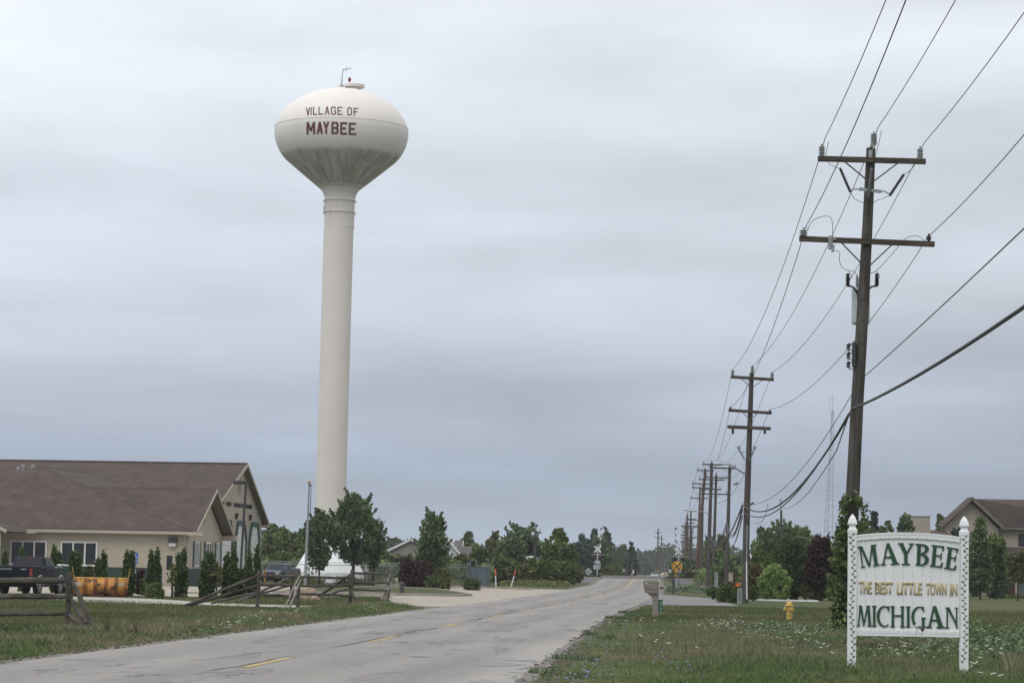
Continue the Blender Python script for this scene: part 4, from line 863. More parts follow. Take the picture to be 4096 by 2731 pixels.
g1 = P(1229, 2395, 117); rock((g1.x, 117, .2), .47, .4, .42, 3, 'boulder', 'tan boulder at the foot of the flagpole')
g1 = P(1262, 2398, 116); rock((g1.x, 116, .08), .22, .2, .14, 9, 'boulder', 'small stone lying right of the tan boulder')
# ------------------------------------------------------------ split-rail fence
def rail(name_parent, a, b_, r=.055, m='rail_wood', taper=.75, seed=0, name='rail', bow=.02):
    rnd = random.Random(seed); a = Vector(a); b_ = Vector(b_); n = 7; pts = []; rs = []
    for i in range(n):
        t = i/(n-1); pts.append(a.lerp(b_, t)+Vector((rnd.uniform(-1, 1), rnd.uniform(-1, 1), rnd.uniform(-1, 1)))*bow*(0 < i < n-1)); rs.append(r*(1 if .12 < t < .88 else taper)*rnd.uniform(.88, 1.12))
    mb = MB(); mb.tube(pts, rs, 7); return mb.build(name, M[m], name_parent)
def fpost(parent, base, top, wd=.13, m='rail_wood'):
    mb = MB(); mb.beam(base, top, wd*1.05, wd*1.05, up=(0, 1, 0), w1=wd, h1=wd*.85); o = mb.build('post', M[m], parent, smooth=False, bevel=.012); return o
def fgroup(px, py, d, label):
    g = P(px, py, d); return empty('split_rail_fence', (g.x, d, 0), 0, label, 'fence', 'weathered split rail fence sections')
F1 = fgroup(275, 2531, 56, 'weathered three-rail fence end in front of the navy pickup truck')
p0 = P(268, 2540, 56); p1 = P(279, 2286, 56); pb = fpost(F1, (p0.x, 56, -.05), tuple(p1), .108)
for py in (2322, 2387, 2453):
    q = P(276, py+2, 56); MB().box(q.x-.075, q.x+.078, 55.93, 56.07, q.z-.045, q.z+.045).build('mortise', M['iron'], pb, smooth=False)
for i, (ya, yb, r) in enumerate(((2325, 2322, .068), (2386, 2387, .062), (2457, 2452, .055))):
    a = P(-330, ya-2, 56.4); b_ = P(273, yb, 56); rail(F1, a, b_, r, seed=i, bow=.012)
q = P(-330, 2535, 56.4); q1 = P(-328, 2290, 56.4); fpost(F1, (q.x, 56.4, -.05), tuple(q1), .135)
for i, (xa, ya, xb, yb, r) in enumerate(((291, 2325, 378, 2512, .05), (287, 2398, 345, 2490, .052))):
    rail(F1, P(xa, ya, 55.9), P(xb, yb, 55.0), r, seed=20+i, name='leaning_rail')
rail(F1, P(282, 2459, 55.8), P(384, 2546, 54.9), .068, seed=31, name='leaning_rail')
F2 = fgroup(1029, 2427, 94, 'collapsed fence section with fallen rails lying on the lawn left of the boulder')
fpost(F2, tuple(P(1029, 2430, 94)), tuple(P(1035, 2279, 94)), .12)
for i, (xa, ya, da, xb, yb, db, r) in enumerate(((732, 2423, 93, 1029, 2302, 94, .06), (752, 2421, 93.5, 1027, 2341, 94, .06), (846, 2412, 96, 1030, 2366, 97, .05), (946, 2407, 97, 1170, 2307, 112, .06), (960, 2398, 99, 1166, 2340, 112, .055), (1035, 2303, 94, 1195, 2301, 94.3, .055), (1035, 2337, 94, 1195, 2338, 94.3, .06), (1035, 2376, 94, 1190, 2386, 94.3, .055))):
    rail(F2, P(xa, ya, da), P(xb, yb, db), r, seed=40+i, name='rail')
F3 = fgroup(1191, 2430, 94.3, 'straight fence section standing in front of the flagpole and boulder')
fpost(F3, tuple(P(1191, 2432, 94.3)), tuple(P(1197, 2283, 94.3)), .125)
for i, (xa, ya, xb, yb, dd) in enumerate(((1128, 2450, 1199, 2300, .4), (1148, 2452, 1203, 2318, .55), (1151, 2448, 1190, 2352, .3))):
    rail(F3, P(xa, ya, 93-dd*1.5), P(xb, yb, 94-dd*.4), .038, 'rail_pale', seed=60+i, name='leaning_rail')
fpost(F3, tuple(P(1399, 2423, 102)), tuple(P(1410, 2277, 102)), .15)
for i, (ya, yb) in enumerate(((2306, 2309), (2342, 2342), (2375, 2381))): rail(F3, P(1199, ya, 94.3), P(1402, yb, 102), .052, seed=70+i)
rail(F3, P(1274, 2382, 104), P(1405, 2295, 102), .06, seed=75, name='leaning_rail'); rail(F3, P(1428, 2424, 101.3), P(1404, 2352, 101.8), .05, seed=76, name='leaning_rail')
rail(F3, P(1300, 2378, 108), P(1400, 2354, 103), .045, seed=78)
fpost(F3, tuple(P(1167, 2400, 112)), tuple(P(1169, 2284, 112)), .15)
F4 = fgroup(1555, 2386, 128, 'far end of the split rail fence beside the driveway entrance')
fpost(F4, tuple(P(1553, 2390, 128)), tuple(P(1559, 2279, 128)), .14)
for i, (ya, yb) in enumerate(((2290, 2297), (2326, 2330), (2356, 2360))): rail(F4, P(1412, ya, 102), P(1556, yb, 128), .055, seed=80+i)
for i, (xa, ya, xb, yb) in enumerate(((1524, 2400, 1560, 2296), (1538, 2400, 1563, 2330), (1531, 2398, 1555, 2340))): rail(F4, P(xa, ya, 124.5), P(xb, yb, 127.5), .045, 'rail_pale', seed=90+i, name='leaning_rail')
# ------------------------------------------------------------ pickups
def pickup(name, loc_, rz, paint, label, lettering=False, front_only=False, flares='chrome'):
    root = empty(name, loc_, rz, label, 'pickup truck'); LB = lambda b, n_, m, par=root, **k: b.build(n_, m, par, local=True, **k)
    HWd = .90
    def arc_(cy, cz, r, a0, a1, n=8): return [(cy+r*math.cos(R(a0+(a1-a0)*i/n)), cz+r*math.sin(R(a0+(a1-a0)*i/n))) for i in range(n+1)]
    prof_ = [(.03, .62), (0, .75), (.0, 1.28), (.04, 1.33), (2.12, 1.33), (2.2, 1.27), (3.95, 1.22), (4.05, 1.19), (4.9, 1.10), (5.25, 1.0), (5.38, .85), (5.4, .5), (5.2, .42)]+arc_(4.5, .42, .46, 0, 180)+[(1.75, .42)]+arc_(1.22, .42, .46, 0, 180)+[(.35, .52)]
    b = MB(); b.prism([(-HWd, y, z) for y, z in prof_], (2*HWd, 0, 0)); body = LB(b, 'body', paint, smooth=False, bevel=.045)
    # open bed recess shown by a dark liner, cab greenhouse
    b = MB(); b.box(-HWd+.1, HWd-.1, .1, 2.1, 1.331, 1.336); LB(b, 'bed_opening', M['black'], body, smooth=False)
    y0, y1, zt = 2.18, 4.02, 1.76; zb = 1.24
    v = [(-HWd+.03, y0, zb), (HWd-.03, y0, zb), (HWd-.03, y1, zb-.03), (-HWd+.03, y1, zb-.03), (-HWd+.2, y0+.22, zt), (HWd-.2, y0+.22, zt), (HWd-.2, y1-.72, zt), (-HWd+.2, y1-.72, zt)]
    b = MB(); b.add(v, [(3, 2, 1, 0), (4, 5, 6, 7), (0, 1, 5, 4), (1, 2, 6, 5), (2, 3, 7, 6), (3, 0, 4, 7)]); cab = LB(b, 'cab', paint, smooth=False, bevel=.06)
    def pane(c0, c1, c2, c3, u0, u1, v0, v1, n_off, nm):
        c0, c1, c2, c3 = map(Vector, (c0, c1, c2, c3)); f_ = lambda u, w_: (c0.lerp(c1, u)).lerp(c3.lerp(c2, u), w_); nn = (c1-c0).cross(c3-c0).normalized()
        if nn.dot((c0+c2)/2-Vector((0, 3.1, 1.4))) < 0: nn = -nn
        o_ = nn*n_off; b = MB(); b.prism([tuple(f_(u0, v0)+o_*.2), tuple(f_(u1, v0)+o_*.2), tuple(f_(u1, v1)+o_*.2), tuple(f_(u0, v1)+o_*.2)], tuple(o_)); return LB(b, nm, M['autoglass'], cab, smooth=False)
    pane(v[0], v[1], v[5], v[4], .08, .92, .2, .88, .012, 'rear_window'); pane(v[2], v[3], v[7], v[6], .07, .93, .12, .9, .012, 'windscreen')
    for s_ in (0, 1):
        q = (v[1], v[2], v[6], v[5]) if s_ == 0 else (v[0], v[3], v[7], v[4])
        pane(*q, .10, .40, .22, .86, .012, 'side_window'); pane(*q, .45, .84, .18, .86, .012, 'side_window')
    for s_ in (-1, 1):
        for y in (1.22, 4.5):
            b = MB(); b.lathe([(.22, 0), (.35, .01), (.37, .05), (.37, .19), (.35, .23), (.22, .24)], o=(s_*(HWd-.24) , y, .37), axis=(s_, 0, 0), n=28); wh = LB(b, 'wheel', M['tyre'])
            b = MB(); b.lathe([(.21, .22), (.225, .245), (.2, .25), (.16, .235), (.06, .24), (.05, .255), (0, .255)], o=(s_*(HWd-.24), y, .37), axis=(s_, 0, 0), n=20)
            for k_ in range(5):
                a = 2*math.pi*k_/5; b.beam((s_*(HWd+.008), y+.05*math.cos(a), .37+.05*math.sin(a)), (s_*(HWd+.008), y+.2*math.cos(a), .37+.2*math.sin(a)), .05, .02, up=(1, 0, 0))
            LB(b, 'rim', M['alloy'], wh)
            b = MB(); b.lathe([(.44, 0), (.44, .05)], o=(s_*(HWd-.05), y, .40), axis=(s_, 0, 0), n=24); LB(b, 'wheel_well', M['black'], body)
            if flares:
                b = MB(); n_ = 12; pts = [(s_*(HWd+.02), y+.47*math.cos(R(180*i/n_)), .42+.47*math.sin(R(180*i/n_))) for i in range(n_+1)]; b.tube(pts, .035, 6); LB(b, 'wheel_flare', M[flares], body)
        b = MB(); b.box(*sorted((s_*(HWd-.13), s_*(HWd+.012))), -.012, .06, .86, 1.20); tl = LB(b, 'tail_light', M['redlens'], body, smooth=False, bevel=.015)
        b = MB(); b.box(*sorted((s_*(HWd-.16), s_*(HWd+.013))), -.014, .05, .72, .815); LB(b, 'reversing_light', M['clearlens'], tl, smooth=False)
        b = MB(); b.box(*sorted((s_*(HWd-.42), s_*(HWd-.06))), 5.36, 5.42, .80, .96); hl = LB(b, 'headlight', M['clearlens'], body, smooth=False, bevel=.015); b = MB(); b.box(*sorted((s_*(HWd-.30), s_*(HWd-.06))), 5.38, 5.425, .72, .785); LB(b, 'indicator', M['orangelens'], hl, smooth=False)
        b = MB(); b.box(*sorted((s_*(HWd+.10), s_*(HWd+.34))), 3.5, 3.62, 1.22, 1.42); b.beam((s_*(HWd-.02), 3.58, 1.27), (s_*(HWd+.12), 3.58, 1.3), .05, .05); LB(b, 'door_mirror', M['black'] if flares != 'chrome' else M['chrome'], cab, smooth=False, bevel=.03)
        b = MB(); b.box(*sorted((s_*(HWd+.001), s_*(HWd+.004))), 2.16, 2.175, .5, 1.28); b.box(*sorted((s_*(HWd+.001), s_*(HWd+.004))), 3.0, 3.012, .5, 1.24); b.box(*sorted((s_*(HWd+.001), s_*(HWd+.02))), 2.8, 2.93, 1.06, 1.1); LB(b, 'door_seam', M['black'], body, smooth=False)
    b = MB(); b.box(-HWd+.02, HWd-.02, -.12, .02, .50, .68); LB(b, 'rear_bumper', M['iron'] if lettering else M['chrome'], smooth=False, bevel=.03)
    b = MB(); b.box(-HWd+.0, HWd-.0, 5.36, 5.5, .46, .64); LB(b, 'front_bumper', M['chrome'], smooth=False, bevel=.03)
    b = MB(); b.box(-.42, .42, 5.38, 5.415, .74, .98)
    gr = LB(b, 'grille', M['black'], body, smooth=False); b = MB(); b.box(-.40, .40, 5.416, 5.43, .84, .87); b.box(-.02, .02, 5.416, 5.432, .75, .97); LB(b, 'grille_bar', M['chrome'], gr, smooth=False)
    b = MB(); b.box(-.14, .14, y0+.19, y0+.23, 1.70, 1.745); LB(b, 'brake_light', M['redlens'], cab, smooth=False)
    b = MB(); b.box(-.7, .7, .5, 5.0, .34, .5); LB(b, 'chassis', M['black'], smooth=False)
    if lettering:
        for s_, x0, x1 in (('DODGE', -.62, -.1+.02), ('4x4', .36, .62)):
            me = text_fit(s_, x1-x0, .075, .02, .006); me.materials.append(M['alloy']); o = bpy.data.objects.new('lettering', me); C.objects.link(o); o.parent = body; o.location = (x0, -.003, 1.135)
        b = MB(); b.box(-HWd+.06, HWd-.06, -.004, 0, .76, .77); b.box(-HWd+.2, HWd-.2, -.004, 0, 1.235, 1.243); LB(b, 'tailgate_seam', M['black'], body, smooth=False)
    return root
q = P(127, 2370, 118.2)
hx = -R(7)
truck = pickup('pickup_truck', (q.x-.9*math.cos(hx), 118.2, 0), hx, M['navy'], 'navy pickup truck with chrome wheel flares parked behind the rail fence', True)
q = P(1096, 2331, 214)
pickup('pickup_truck', (q.x+.9, 219.5, 0), R(180-14), M['blue'], 'blue pickup truck facing the road beside the last garage bay', False, flares=None)
# ------------------------------------------------------------ snow plough blade
q0 = P(302, 2383, 114.5); q1 = P(510, 2385, 113.5)
sp_ = empty('snow_plough', ((q0.x+q1.x)/2, 114, 0), 0, 'rusty orange snow plough blade resting on the gravel beside the navy pickup', 'snow plough')
Wd = (q1.x-q0.x); xo = q0.x
n = 10; b = MB(); v = []; f = []
for i in range(n+1):
    t = i/n; z = .03+t*.80; y = 114-.26*math.sin(math.pi*t*.9)+.04
    v += [(xo, y, z), (xo+Wd, y-.9*.3, z)]
for i in range(n): f.append((2*i, 2*i+1, 2*i+3, 2*i+2))
b.add(v, f); mb_ = b.build('mouldboard', M['plow'], sp_); so_ = mb_.modifiers.new('s', 'SOLIDIFY'); so_.thickness = .03
for k_ in range(6):
    t = k_/5; x = xo+Wd*(.02+.96*t); yy = 114-.27*t; b = MB()
    pts = [(x, yy-.30*math.sin(math.pi*i/8*.9)-.03, .05+.80*i/8) for i in range(9)]
    for p_, r_ in zip(pts[:-1], pts[1:]): b.beam(p_, r_, .07, .12, up=(1, 0, 0))
    b.build('rib', M['plowrib'], sp_, smooth=False)
b = MB(); b.tube([(xo, 113.98, .845), (xo+Wd, 113.71, .845)], .04, 8); b.build('top_tube', M['yellow'], sp_)
b = MB(); b.beam((xo, 113.95, .05), (xo+Wd, 113.68, .05), .06, .14); b.build('cutting_edge', M['rust'], sp_, smooth=False)
b = MB(); b.beam((xo+Wd*.36, 113.5, .1), (xo+Wd*.62, 113.5, .25), .09, .09); b.beam((xo+Wd*.36, 113.3, .25), (xo+Wd*.62, 113.4, .3), .08, .08); b.box(xo+Wd*.4, xo+Wd*.6, 113.2, 113.6, .05, .12); b.beam((xo+Wd*.78, 113.5, .04), (xo+Wd*.74, 113.6, .5), .1, .07); b.build('push_frame', M['rust'], sp_, smooth=False)
for x, tx_, yy in ((xo+.02, -.1, 113.9), (xo+Wd-.02, .08, 113.65)):
    b = MB(); b.tube([(x, yy, .8), (x+tx_, yy, 1.32)], .014, 6); b.build('marker_rod', M['yellow'], sp_)
for x in (xo+.14, xo+Wd-.42):
    b = MB(); b.box(x, x+.26, 113.55-.0, 113.57, .50, .66); b.build('label_plate', M['trim'], sp_, smooth=False)
# ------------------------------------------------------------ utility pedestal by driveway, chain-link fence, hydrant, hedgeside
q = P(1607, 2378, 146); X, Y = q.x, 146
e_ = empty('utility_pedestal', (X, Y, 0), 0, 'charcoal round-topped utility pedestal at the driveway lawn edge', 'utility box')
MB().lathe([(.145, 0), (.145, .66), (.135, .71), (.10, .74), (.02, .75)], o=(X, Y, 0), n=20).build('housing', M['ped_dark'], e_); MB().lathe([(.152, .60), (.152, .63)], o=(X, Y, 0), n=20).build('cap_band', M['iron'], e_)
def hydrant(px, py, d, s, m, label, side=-1):
    q = P(px, py, d); X, Y = q.x, d; e_ = empty('fire_hydrant', (X, Y, 0), 0, label, 'fire hydrant')
    b = MB(); b.lathe([(.15, 0), (.15, .03), (.115, .035), (.11, .17), (.135, .175), (.135, .2), (.11, .205), (.108, .49), (.17, .495), (.17, .52)], o=(X, Y, 0), n=20); [None]
    b.v = [(X+(a-X)*s, Y+(c-Y)*s, z*s) for a, c, z in b.v]; b.build('barrel', m, e_)
    b = MB(); b.lathe([(.168, .52), (.12, .535), (.115, .58), (.09, .63), (.05, .66), (.03, .665), (.03, .70), (.005, .705)], o=(X, Y, 0), n=20); b.v = [(X+(a-X)*s, Y+(c-Y)*s, z*s) for a, c, z in b.v]; b.build('bonnet', m, e_)
    for ax in ((side, -.25, 0), (.35, -.93, 0), (-side, .2, 0))[:2]:
        b = MB(); b.lathe([(.06, .08), (.06, .15), (.085, .155), (.085, .19), (.03, .2), (.028, .225)], o=(X, Y, .39*s), axis=ax, n=14); b.build('outlet_cap', m, e_)
    b = MB(); b.tube([(X+side*.16, Y-.04, .36*s), (X+side*.17, Y-.05, .2*s), (X+side*.15, Y-.05, .02)], .014, 6); b.build('chain', M['iron'], e_)
    return e_
hydrant(3157, 2476, 89, .98, M['hydrant'], 'yellow fire hydrant on the mown lawn left of the welcome sign')
hydrant(1588, 2328, 228, 1.0, M['palehyd'], 'pale yellow fire hydrant behind the far split rail fence end')
ch = empty('chain_link_fence', (-20, 214, 0), 0, 'grey chain-link fence with barbed wire around the tower lot', 'fence')
def cl(x0, y0, x1, y1, h=1.66, wires=2, n=None):
    n = n or max(1, int(math.dist((x0, y0), (x1, y1))/3.2))
    b = MB(); b.quad((x0, y0, .05), (x1, y1, .05), (x1, y1, h), (x0, y0, h)); b.build('mesh_panel', M['chain'], ch, smooth=False)
    b = MB(); b.tube([(x0, y0, h), (x1, y1, h)], .035, 6)
    for k_ in range(wires): b.tube([(x0, y0-.1*(k_+1), h+.12*(k_+1)), (x1, y1-.1*(k_+1), h+.12*(k_+1))], .016, 4)
    b.tube([(x0, y0, .12), (x1, y1, .12)], .014, 4); b.build('top_rail', M['galv'], ch)
    for i in range(n+1):
        t = i/n; x = x0+(x1-x0)*t; y = y0+(y1-y0)*t; b = MB(); b.tube([(x, y, 0), (x, y, h+.04), (x, y-.28, h+.34)], .042, 6); b.build('fence_post', M['galv'], ch)
q1 = P(1035, 2300, 216); q2 = P(1597, 2300, 213); q3 = P(1875, 2300, 222); cl(q1.x, 216, q2.x, 213); cl(q2.x+1.2, 214, q3.x, 222)
ge = empty('slatted_enclosure', (q3.x, 222, 0), 0, 'blue-grey slatted fence enclosure left of the orange-topped posts', 'fence gate'); q4 = P(1955, 2300, 220)
b = MB(); b.box(q3.x, q4.x, 220, 220.05, .02, 1.68); b.build('slatted_panel', M['blueslat'], ge, smooth=False)
b = MB(); b.box(q4.x, q4.x+.05, 220.06, 225, .02, 1.68); b.box(q3.x, q3.x+.05, 220.06, 224, .02, 1.68); b.build('side_panel', M['blueslat'], ge, smooth=False)
for px, zt in ((1871, 2.1), (1881, 2.35), (1905, 2.2), (1953, 2.25)):
    x = P(px, 2300, 219.9).x; b = MB(); b.tube([(x, 219.9, 0), (x, 219.9, zt)], .06, 8); b.build('gate_post', M['blueslat'], ge)
for px in (1920, 1930, 1940, 1948):
    x = P(px, 2300, 220).x; b = MB(); b.tube([(x, 220, 1.7), (x+.22, 219.7, 1.95)], .025, 5); b.build('barb_arm', M['galv'], ge)
def orange_post(px, py, tx_, ty, d, split, label):
    a = P(px, py, d); t = P(tx_, ty, d); e_ = empty('marker_post', (a.x, d, 0), 0, label, 'marker post', 'white and orange pipeline marker posts'); a = Vector((a.x, d, -.05)); m_ = a.lerp(t, split)
    MB().tube([a, m_], .055, 10).build('lower_tube', M['signwhite'], e_); MB().tube([m_, a.lerp(t, .97), t], [.062, .062, .03], 10).build('orange_sleeve', M['orange'], e_)
orange_post(1984, 2349, 1981, 2274, 213, .64, 'upright white marker post with orange top beside the gravel edge')
orange_post(2044, 2345, 2063, 2278, 228, .64, 'leaning white marker post with orange top')
orange_post(2253, 2335, 2256, 2298, 285, .75, 'small distant white and orange marker post beside the narrow black-posted sign')
# ------------------------------------------------------------ signs
def sgn(name, px, d, zb, label, cat='road sign', dz=0):
    q = P(px, 2300, d); return empty(name, (q.x, d, dz), 0, label, cat), q.x
e_, X = sgn('object_marker', 2279, 288, 0, 'narrow grey sign back on a black post left of the road'); zt = P(2279, 2255, 288).z; zb = P(2279, 2296, 288).z
MB().box(X-.19, X+.19, 288.05, 288.07, zb, zt).build('sign_plate', M['signgrey'], e_, smooth=False); MB().beam((X+.02, 288, 0), (X+.03, 288, zt-.05), .13, .06, up=(0, 1, 0)).build('post', M['iron'], e_, smooth=False)
def diamond(px, d, cyp, half, m, label, zfoot=0):
    e_, X = sgn('diamond_sign', px, d, 0, label); z = P(px, cyp, d).z; pts = []
    for a in range(4):
        a0 = R(90*a+90); 
        for da in (-4, 4): pts.append((X+half*math.cos(a0+R(da)), d, z+half*math.sin(a0+R(da))))
    MB().prism(pts, (0, .02, 0)).build('sign_plate', m, e_, smooth=False); MB().box(X-.05, X+.05, d-.05, d-.01, zfoot, z+.2).build('post', m, e_, smooth=False)
diamond(2353, 368, 2285, .60, M['signgrey'], 'grey back of a diamond sign beside the crossing signal')
# advance railway warning sign
D = 187; X = P(2707, 2300, D).x; z = P(2707, 2264.5, D).z
e_ = empty('crossing_warning_sign', (X, D, 0), 0, 'round yellow railway warning sign with black X and two letters R', 'road sign')
MB().lathe([(.385, 0), (.385, .015)], o=(X, D, z), axis=(0, -1, 0), n=48).build('sign_plate', M['signyel'], e_)
b = MB(); b.beam((X-.27, D-.02, z+.27), (X+.27, D-.02, z-.27), .075, .008, up=(0, -1, 0)); b.beam((X-.27, D-.024, z-.27), (X+.27, D-.024, z+.27), .075, .008, up=(0, -1, 0)); b.build('cross_mark', M['black'], e_, smooth=False)
for x in (X-.335, X+.205):
    me = text_fit('R', .125, .17, .02, .005); me.materials.append(M['black']); o = bpy.data.objects.new('lettering', me); C.objects.link(o); o.parent = e_; o.location = (x-X, -.017, z-.085)
a = P(2690, 2374, D); b = MB(); b.beam((a.x, D+.03, 0), (a.x+.03, D+.03, z), .07, .05, up=(0, 1, 0)); b.beam((a.x+.11, D+.3, 0), (a.x+.12, D+.3, z-.3), .06, .05, up=(0, 1, 0)); b.build('post', M['iron'], e_, smooth=False)
a2 = P(2716.5, 2376, D-2); b = MB(); b.beam((a2.x, D-2, 0), (a2.x+.04, D-.05, z-.1), .07, .05, up=(0, 1, 0)); b.build('brace_post', M['iron'], e_, smooth=False)
X2 = P(2699, 2290, 190).x; z2 = P(2699, 2291, 190).z; e2 = empty('object_marker', (X2, 190, 0), 0, 'small yellow and black striped marker just below the round railway warning sign', 'road sign')
b = MB(); b.box(X2-.15, X2+.13, 190, 190.02, z2-.25, z2+.2); b.build('sign_plate', M['signyel'], e2, smooth=False); b = MB()
for k_ in (-.14, .02): b.beam((X2-.15, 189.99, z2+k_-.08), (X2+.13, 189.99, z2+k_+.14), .06, .006, up=(0, -1, 0))
b.build('stripes', M['black'], e2, smooth=False); MB().box(X2-.02, X2+.02, 190.03, 190.06, 0, z2).build('post', M['iron'], e2, smooth=False)
# railway signals
def crossbuck(px, basepy, d, gx_px, gtop, gbot, ga, label, front=True):
    q = P(px, basepy, d); X = q.x; z0 = q.z-.1; e_ = empty('crossing_signal', (X, d, z0), 0, label, 'railway signal', 'level crossing signals')
    zt = P(px, 2176 if front else 2183, d).z; MB().tube([(X, d, z0), (X, d, zt)], .09, 10).build('mast', M['silver'], e_)
    zc = P(px, 2195.5 if front else 2204, d).z; yb = d-.16 if front else d+.16
    b = MB(); b.beam((X-.47, yb, zc+.44), (X+.47, yb, zc-.44), .21, .02, up=(0, -1, 0)); b.beam((X-.47, yb-.022, zc-.44), (X+.47, yb-.022, zc+.44), .21, .02, up=(0, -1, 0)); b.build('crossbuck', M['signwhite'] , e_, smooth=False)
    zl = P(px, 2226 if front else 2234.5, d).z; b = MB(); b.tube([(X-.8, d-.05, zl+.3), (X+.8, d-.05, zl+.3)], .045, 6); b.build('lamp_bracket', M['silver'], e_)
    for s_ in (-1, 1):
        b = MB(); b.lathe([(.30, 0), (.31, .03), (.1, .04)], o=(X+s_*.56, d-.16, zl), axis=(0, -1, 0), n=24); b.lathe([(.12, 0), (.13, .2)], o=(X+s_*.56, d-.12, zl), axis=(0, -1, 0), n=16); lp = b.build('lamp', M['black'], e_); MB().lathe([(.1, 0), (.105, .01)], o=(X+s_*.56, d-.34, zl), axis=(0, -1, 0), n=16).build('lens', mat('dark_red_lens', (.10, .01, .01), .3) if 'dark_red_lens' not in MATS else MATS['dark_red_lens'], lp)
    b = MB(); zz_ = zl-.55; b.box(X-.4, X+.4, d-.14, d+.14, zz_-.42, zz_+.0); b.build('relay_box', M['silver'], e_, smooth=False, bevel=.03)
    b = MB(); b.box(X-.55, X+.42, d+.16, d+.6, zz_-1.25, zz_-.6); b.beam((X-.5, d+.4, zz_-1.2), (X+.5, d+.4, zz_-.5), .25, .3); b.build('gate_mechanism', M['silver'], e_, smooth=False, bevel=.03)
    a = P(gx_px[1], gbot, d+.7); t = P(gx_px[0], gtop, d+.7); rd = MB(); wt = MB(); n_ = 9
    for i in range(n_):
        (rd if i % 2 == 0 else wt).beam(a.lerp(t, i/n_), a.lerp(t, (i+1)/n_), .17-.08*i/n_, .05, up=(0, 1, 0))
    rd.build('gate_arm', M['rust'] if 0 else mat('gate_red', (.16, .04, .035), .6) if 'gate_red' not in MATS else MATS['gate_red'], e_, smooth=False); wt.build('gate_arm', M['signwhite'], e_, smooth=False)
    b = MB()
    for t_ in (.45, .97): p_ = a.lerp(t, t_); b.box(p_.x+.05, p_.x+.25, d+.62, d+.78, p_.z-.1, p_.z+.1)
    b.build('gate_lamp', M['iron'], e_, smooth=False); return e_
crossbuck(2389, 2297, 366, (2403, 2399), 2110, 2222, 0, 'grey railway signal with crossbuck and raised gate left of the road')
crossbuck(2713.5, 2313.5, 340, (2700.5, 2704), 2109, 2215, 0, 'railway signal with raised gate directly behind the round yellow warning sign', front=False)
# small far signs
def plate(name, px, py0, py1, wpx, d, m, label, txt=None, tm='black', post='iron', zf=0):
    q = P(px, 2300, d); X = q.x; z0 = P(px, py1, d).z; z1 = P(px, py0, d).z; hw = wpx/2*d/FPX; e_ = empty(name, (X, d, zf), 0, label, 'road sign')
    MB().box(X-hw, X+hw, d, d+.02, z0, z1).build('sign_plate', m, e_, smooth=False, bevel=.004); MB().box(X-.05, X+.05, d+.03, d+.08, zf, z1-.05).build('post', M[post], e_, smooth=False)
    if txt:
        hh = (z1-z0); 
        for s_, a_, b_, c_, d_ in txt: me = text_fit(s_, hw*2*(c_-a_), hh*(d_-b_), .02, .005); me.materials.append(M[tm]); o = bpy.data.objects.new('lettering', me); C.objects.link(o); o.parent = e_; o.location = (hw*(2*a_-1), -.004, z0+hh*b_-zf)
    return e_
plate('speed_sign', 2679.5, 2275.5, 2289.5, 10.5, 385, M['signwhite'], 'white speed limit 35 sign left of the round yellow warning sign', [('SPEED', .12, .76, .88, .9), ('LIMIT', .18, .56, .82, .70), ('35', .2, .1, .8, .5)])
plate('arrow_sign', 2629.5, 2279, 2286, 13.5, 930, M['signyel'], 'wide yellow double arrow sign at the far end of the road', None)
X = P(2629.5, 2282, 929.9).x; z = P(2629.5, 2282.5, 929.9).z; b = MB(); b.box(X-.35, X+.35, 929.9, 929.95, z-.06, z+.06); b.prism([(X-.5, 929.9, z), (X-.28, 929.9, z+.2), (X-.28, 929.9, z-.2)], (0, .04, 0)); b.prism([(X+.5, 929.9, z), (X+.28, 929.9, z-.2), (X+.28, 929.9, z+.2)], (0, .04, 0)); b.build('arrow', M['black'], [o for o in C.objects if o.name.startswith('arrow_sign')][0], smooth=False)
plate('round_sign', 2494, 2273, 2287, 13, 400, M['signgrey'], 'round grey sign back beyond the crossing on the left')
plate('object_marker', 2533, 2278, 2292, 5.5, 420, M['signwhite'], 'narrow white sign beyond the crossing, right of the round grey one', None)
plate('chevron_marker', 2528, 2293, 2300, 5, 395, M['signyel'], 'low yellow and black marker just left of the spruce foot')
plate('chevron_marker', 2667, 2286, 2293.5, 6, 400, M['signyel'], 'low yellow and black marker left of the speed limit sign')
plate('street_name_sign', 3004, 2236.5, 2243, 19, 300, M['signgreen'], 'green street name sign seen between utility pole and round shrub')
# ------------------------------------------------------------ mailbox and address plate
D = 90; k_ = D/FPX; q = P(2619, 2464, D); X = q.x
mbx = empty('mailbox', (X, D, 0), 0, 'taupe plastic mailbox on a moulded post beside the road', 'mailbox')
def MP(x, y): p = P(2300+x/2.8517, 1950+y/2.8517, D); return (p.x, p.z)
pp = [MP(*c) for c in ((884, 1468), (884, 1270), (878, 1240), (862, 1222), (835, 1207), (835, 1195), (953, 1195), (948, 1468))]
MB().prism([(x, D-.1, z-.02) for x, z in pp], (0, .2, 0)).build('post', M['mailbox'], mbx, smooth=False, bevel=.012)
bb = [MP(*c) for c in ((800, 1196), (777, 1085), (778, 1060), (790, 1049), (850, 1046), (930, 1047), (950, 1053), (958, 1070), (956, 1140), (950, 1198))]
MB().prism([(x, D-.22, z) for x, z in bb], (0, .44, 0)).build('box', M['mailbox'], mbx, smooth=False, bevel=.03)
c0 = [MP(*c) for c in ((780, 1075), (790, 1051), (850, 1048), (930, 1049), (952, 1056), (955, 1078))]; MB().prism([(x, D-.235, z+.004) for x, z in c0], (0, .012, 0)).build('lid_edge', mat('pale_taupe', (.30, .27, .24), .6), mbx, smooth=False)
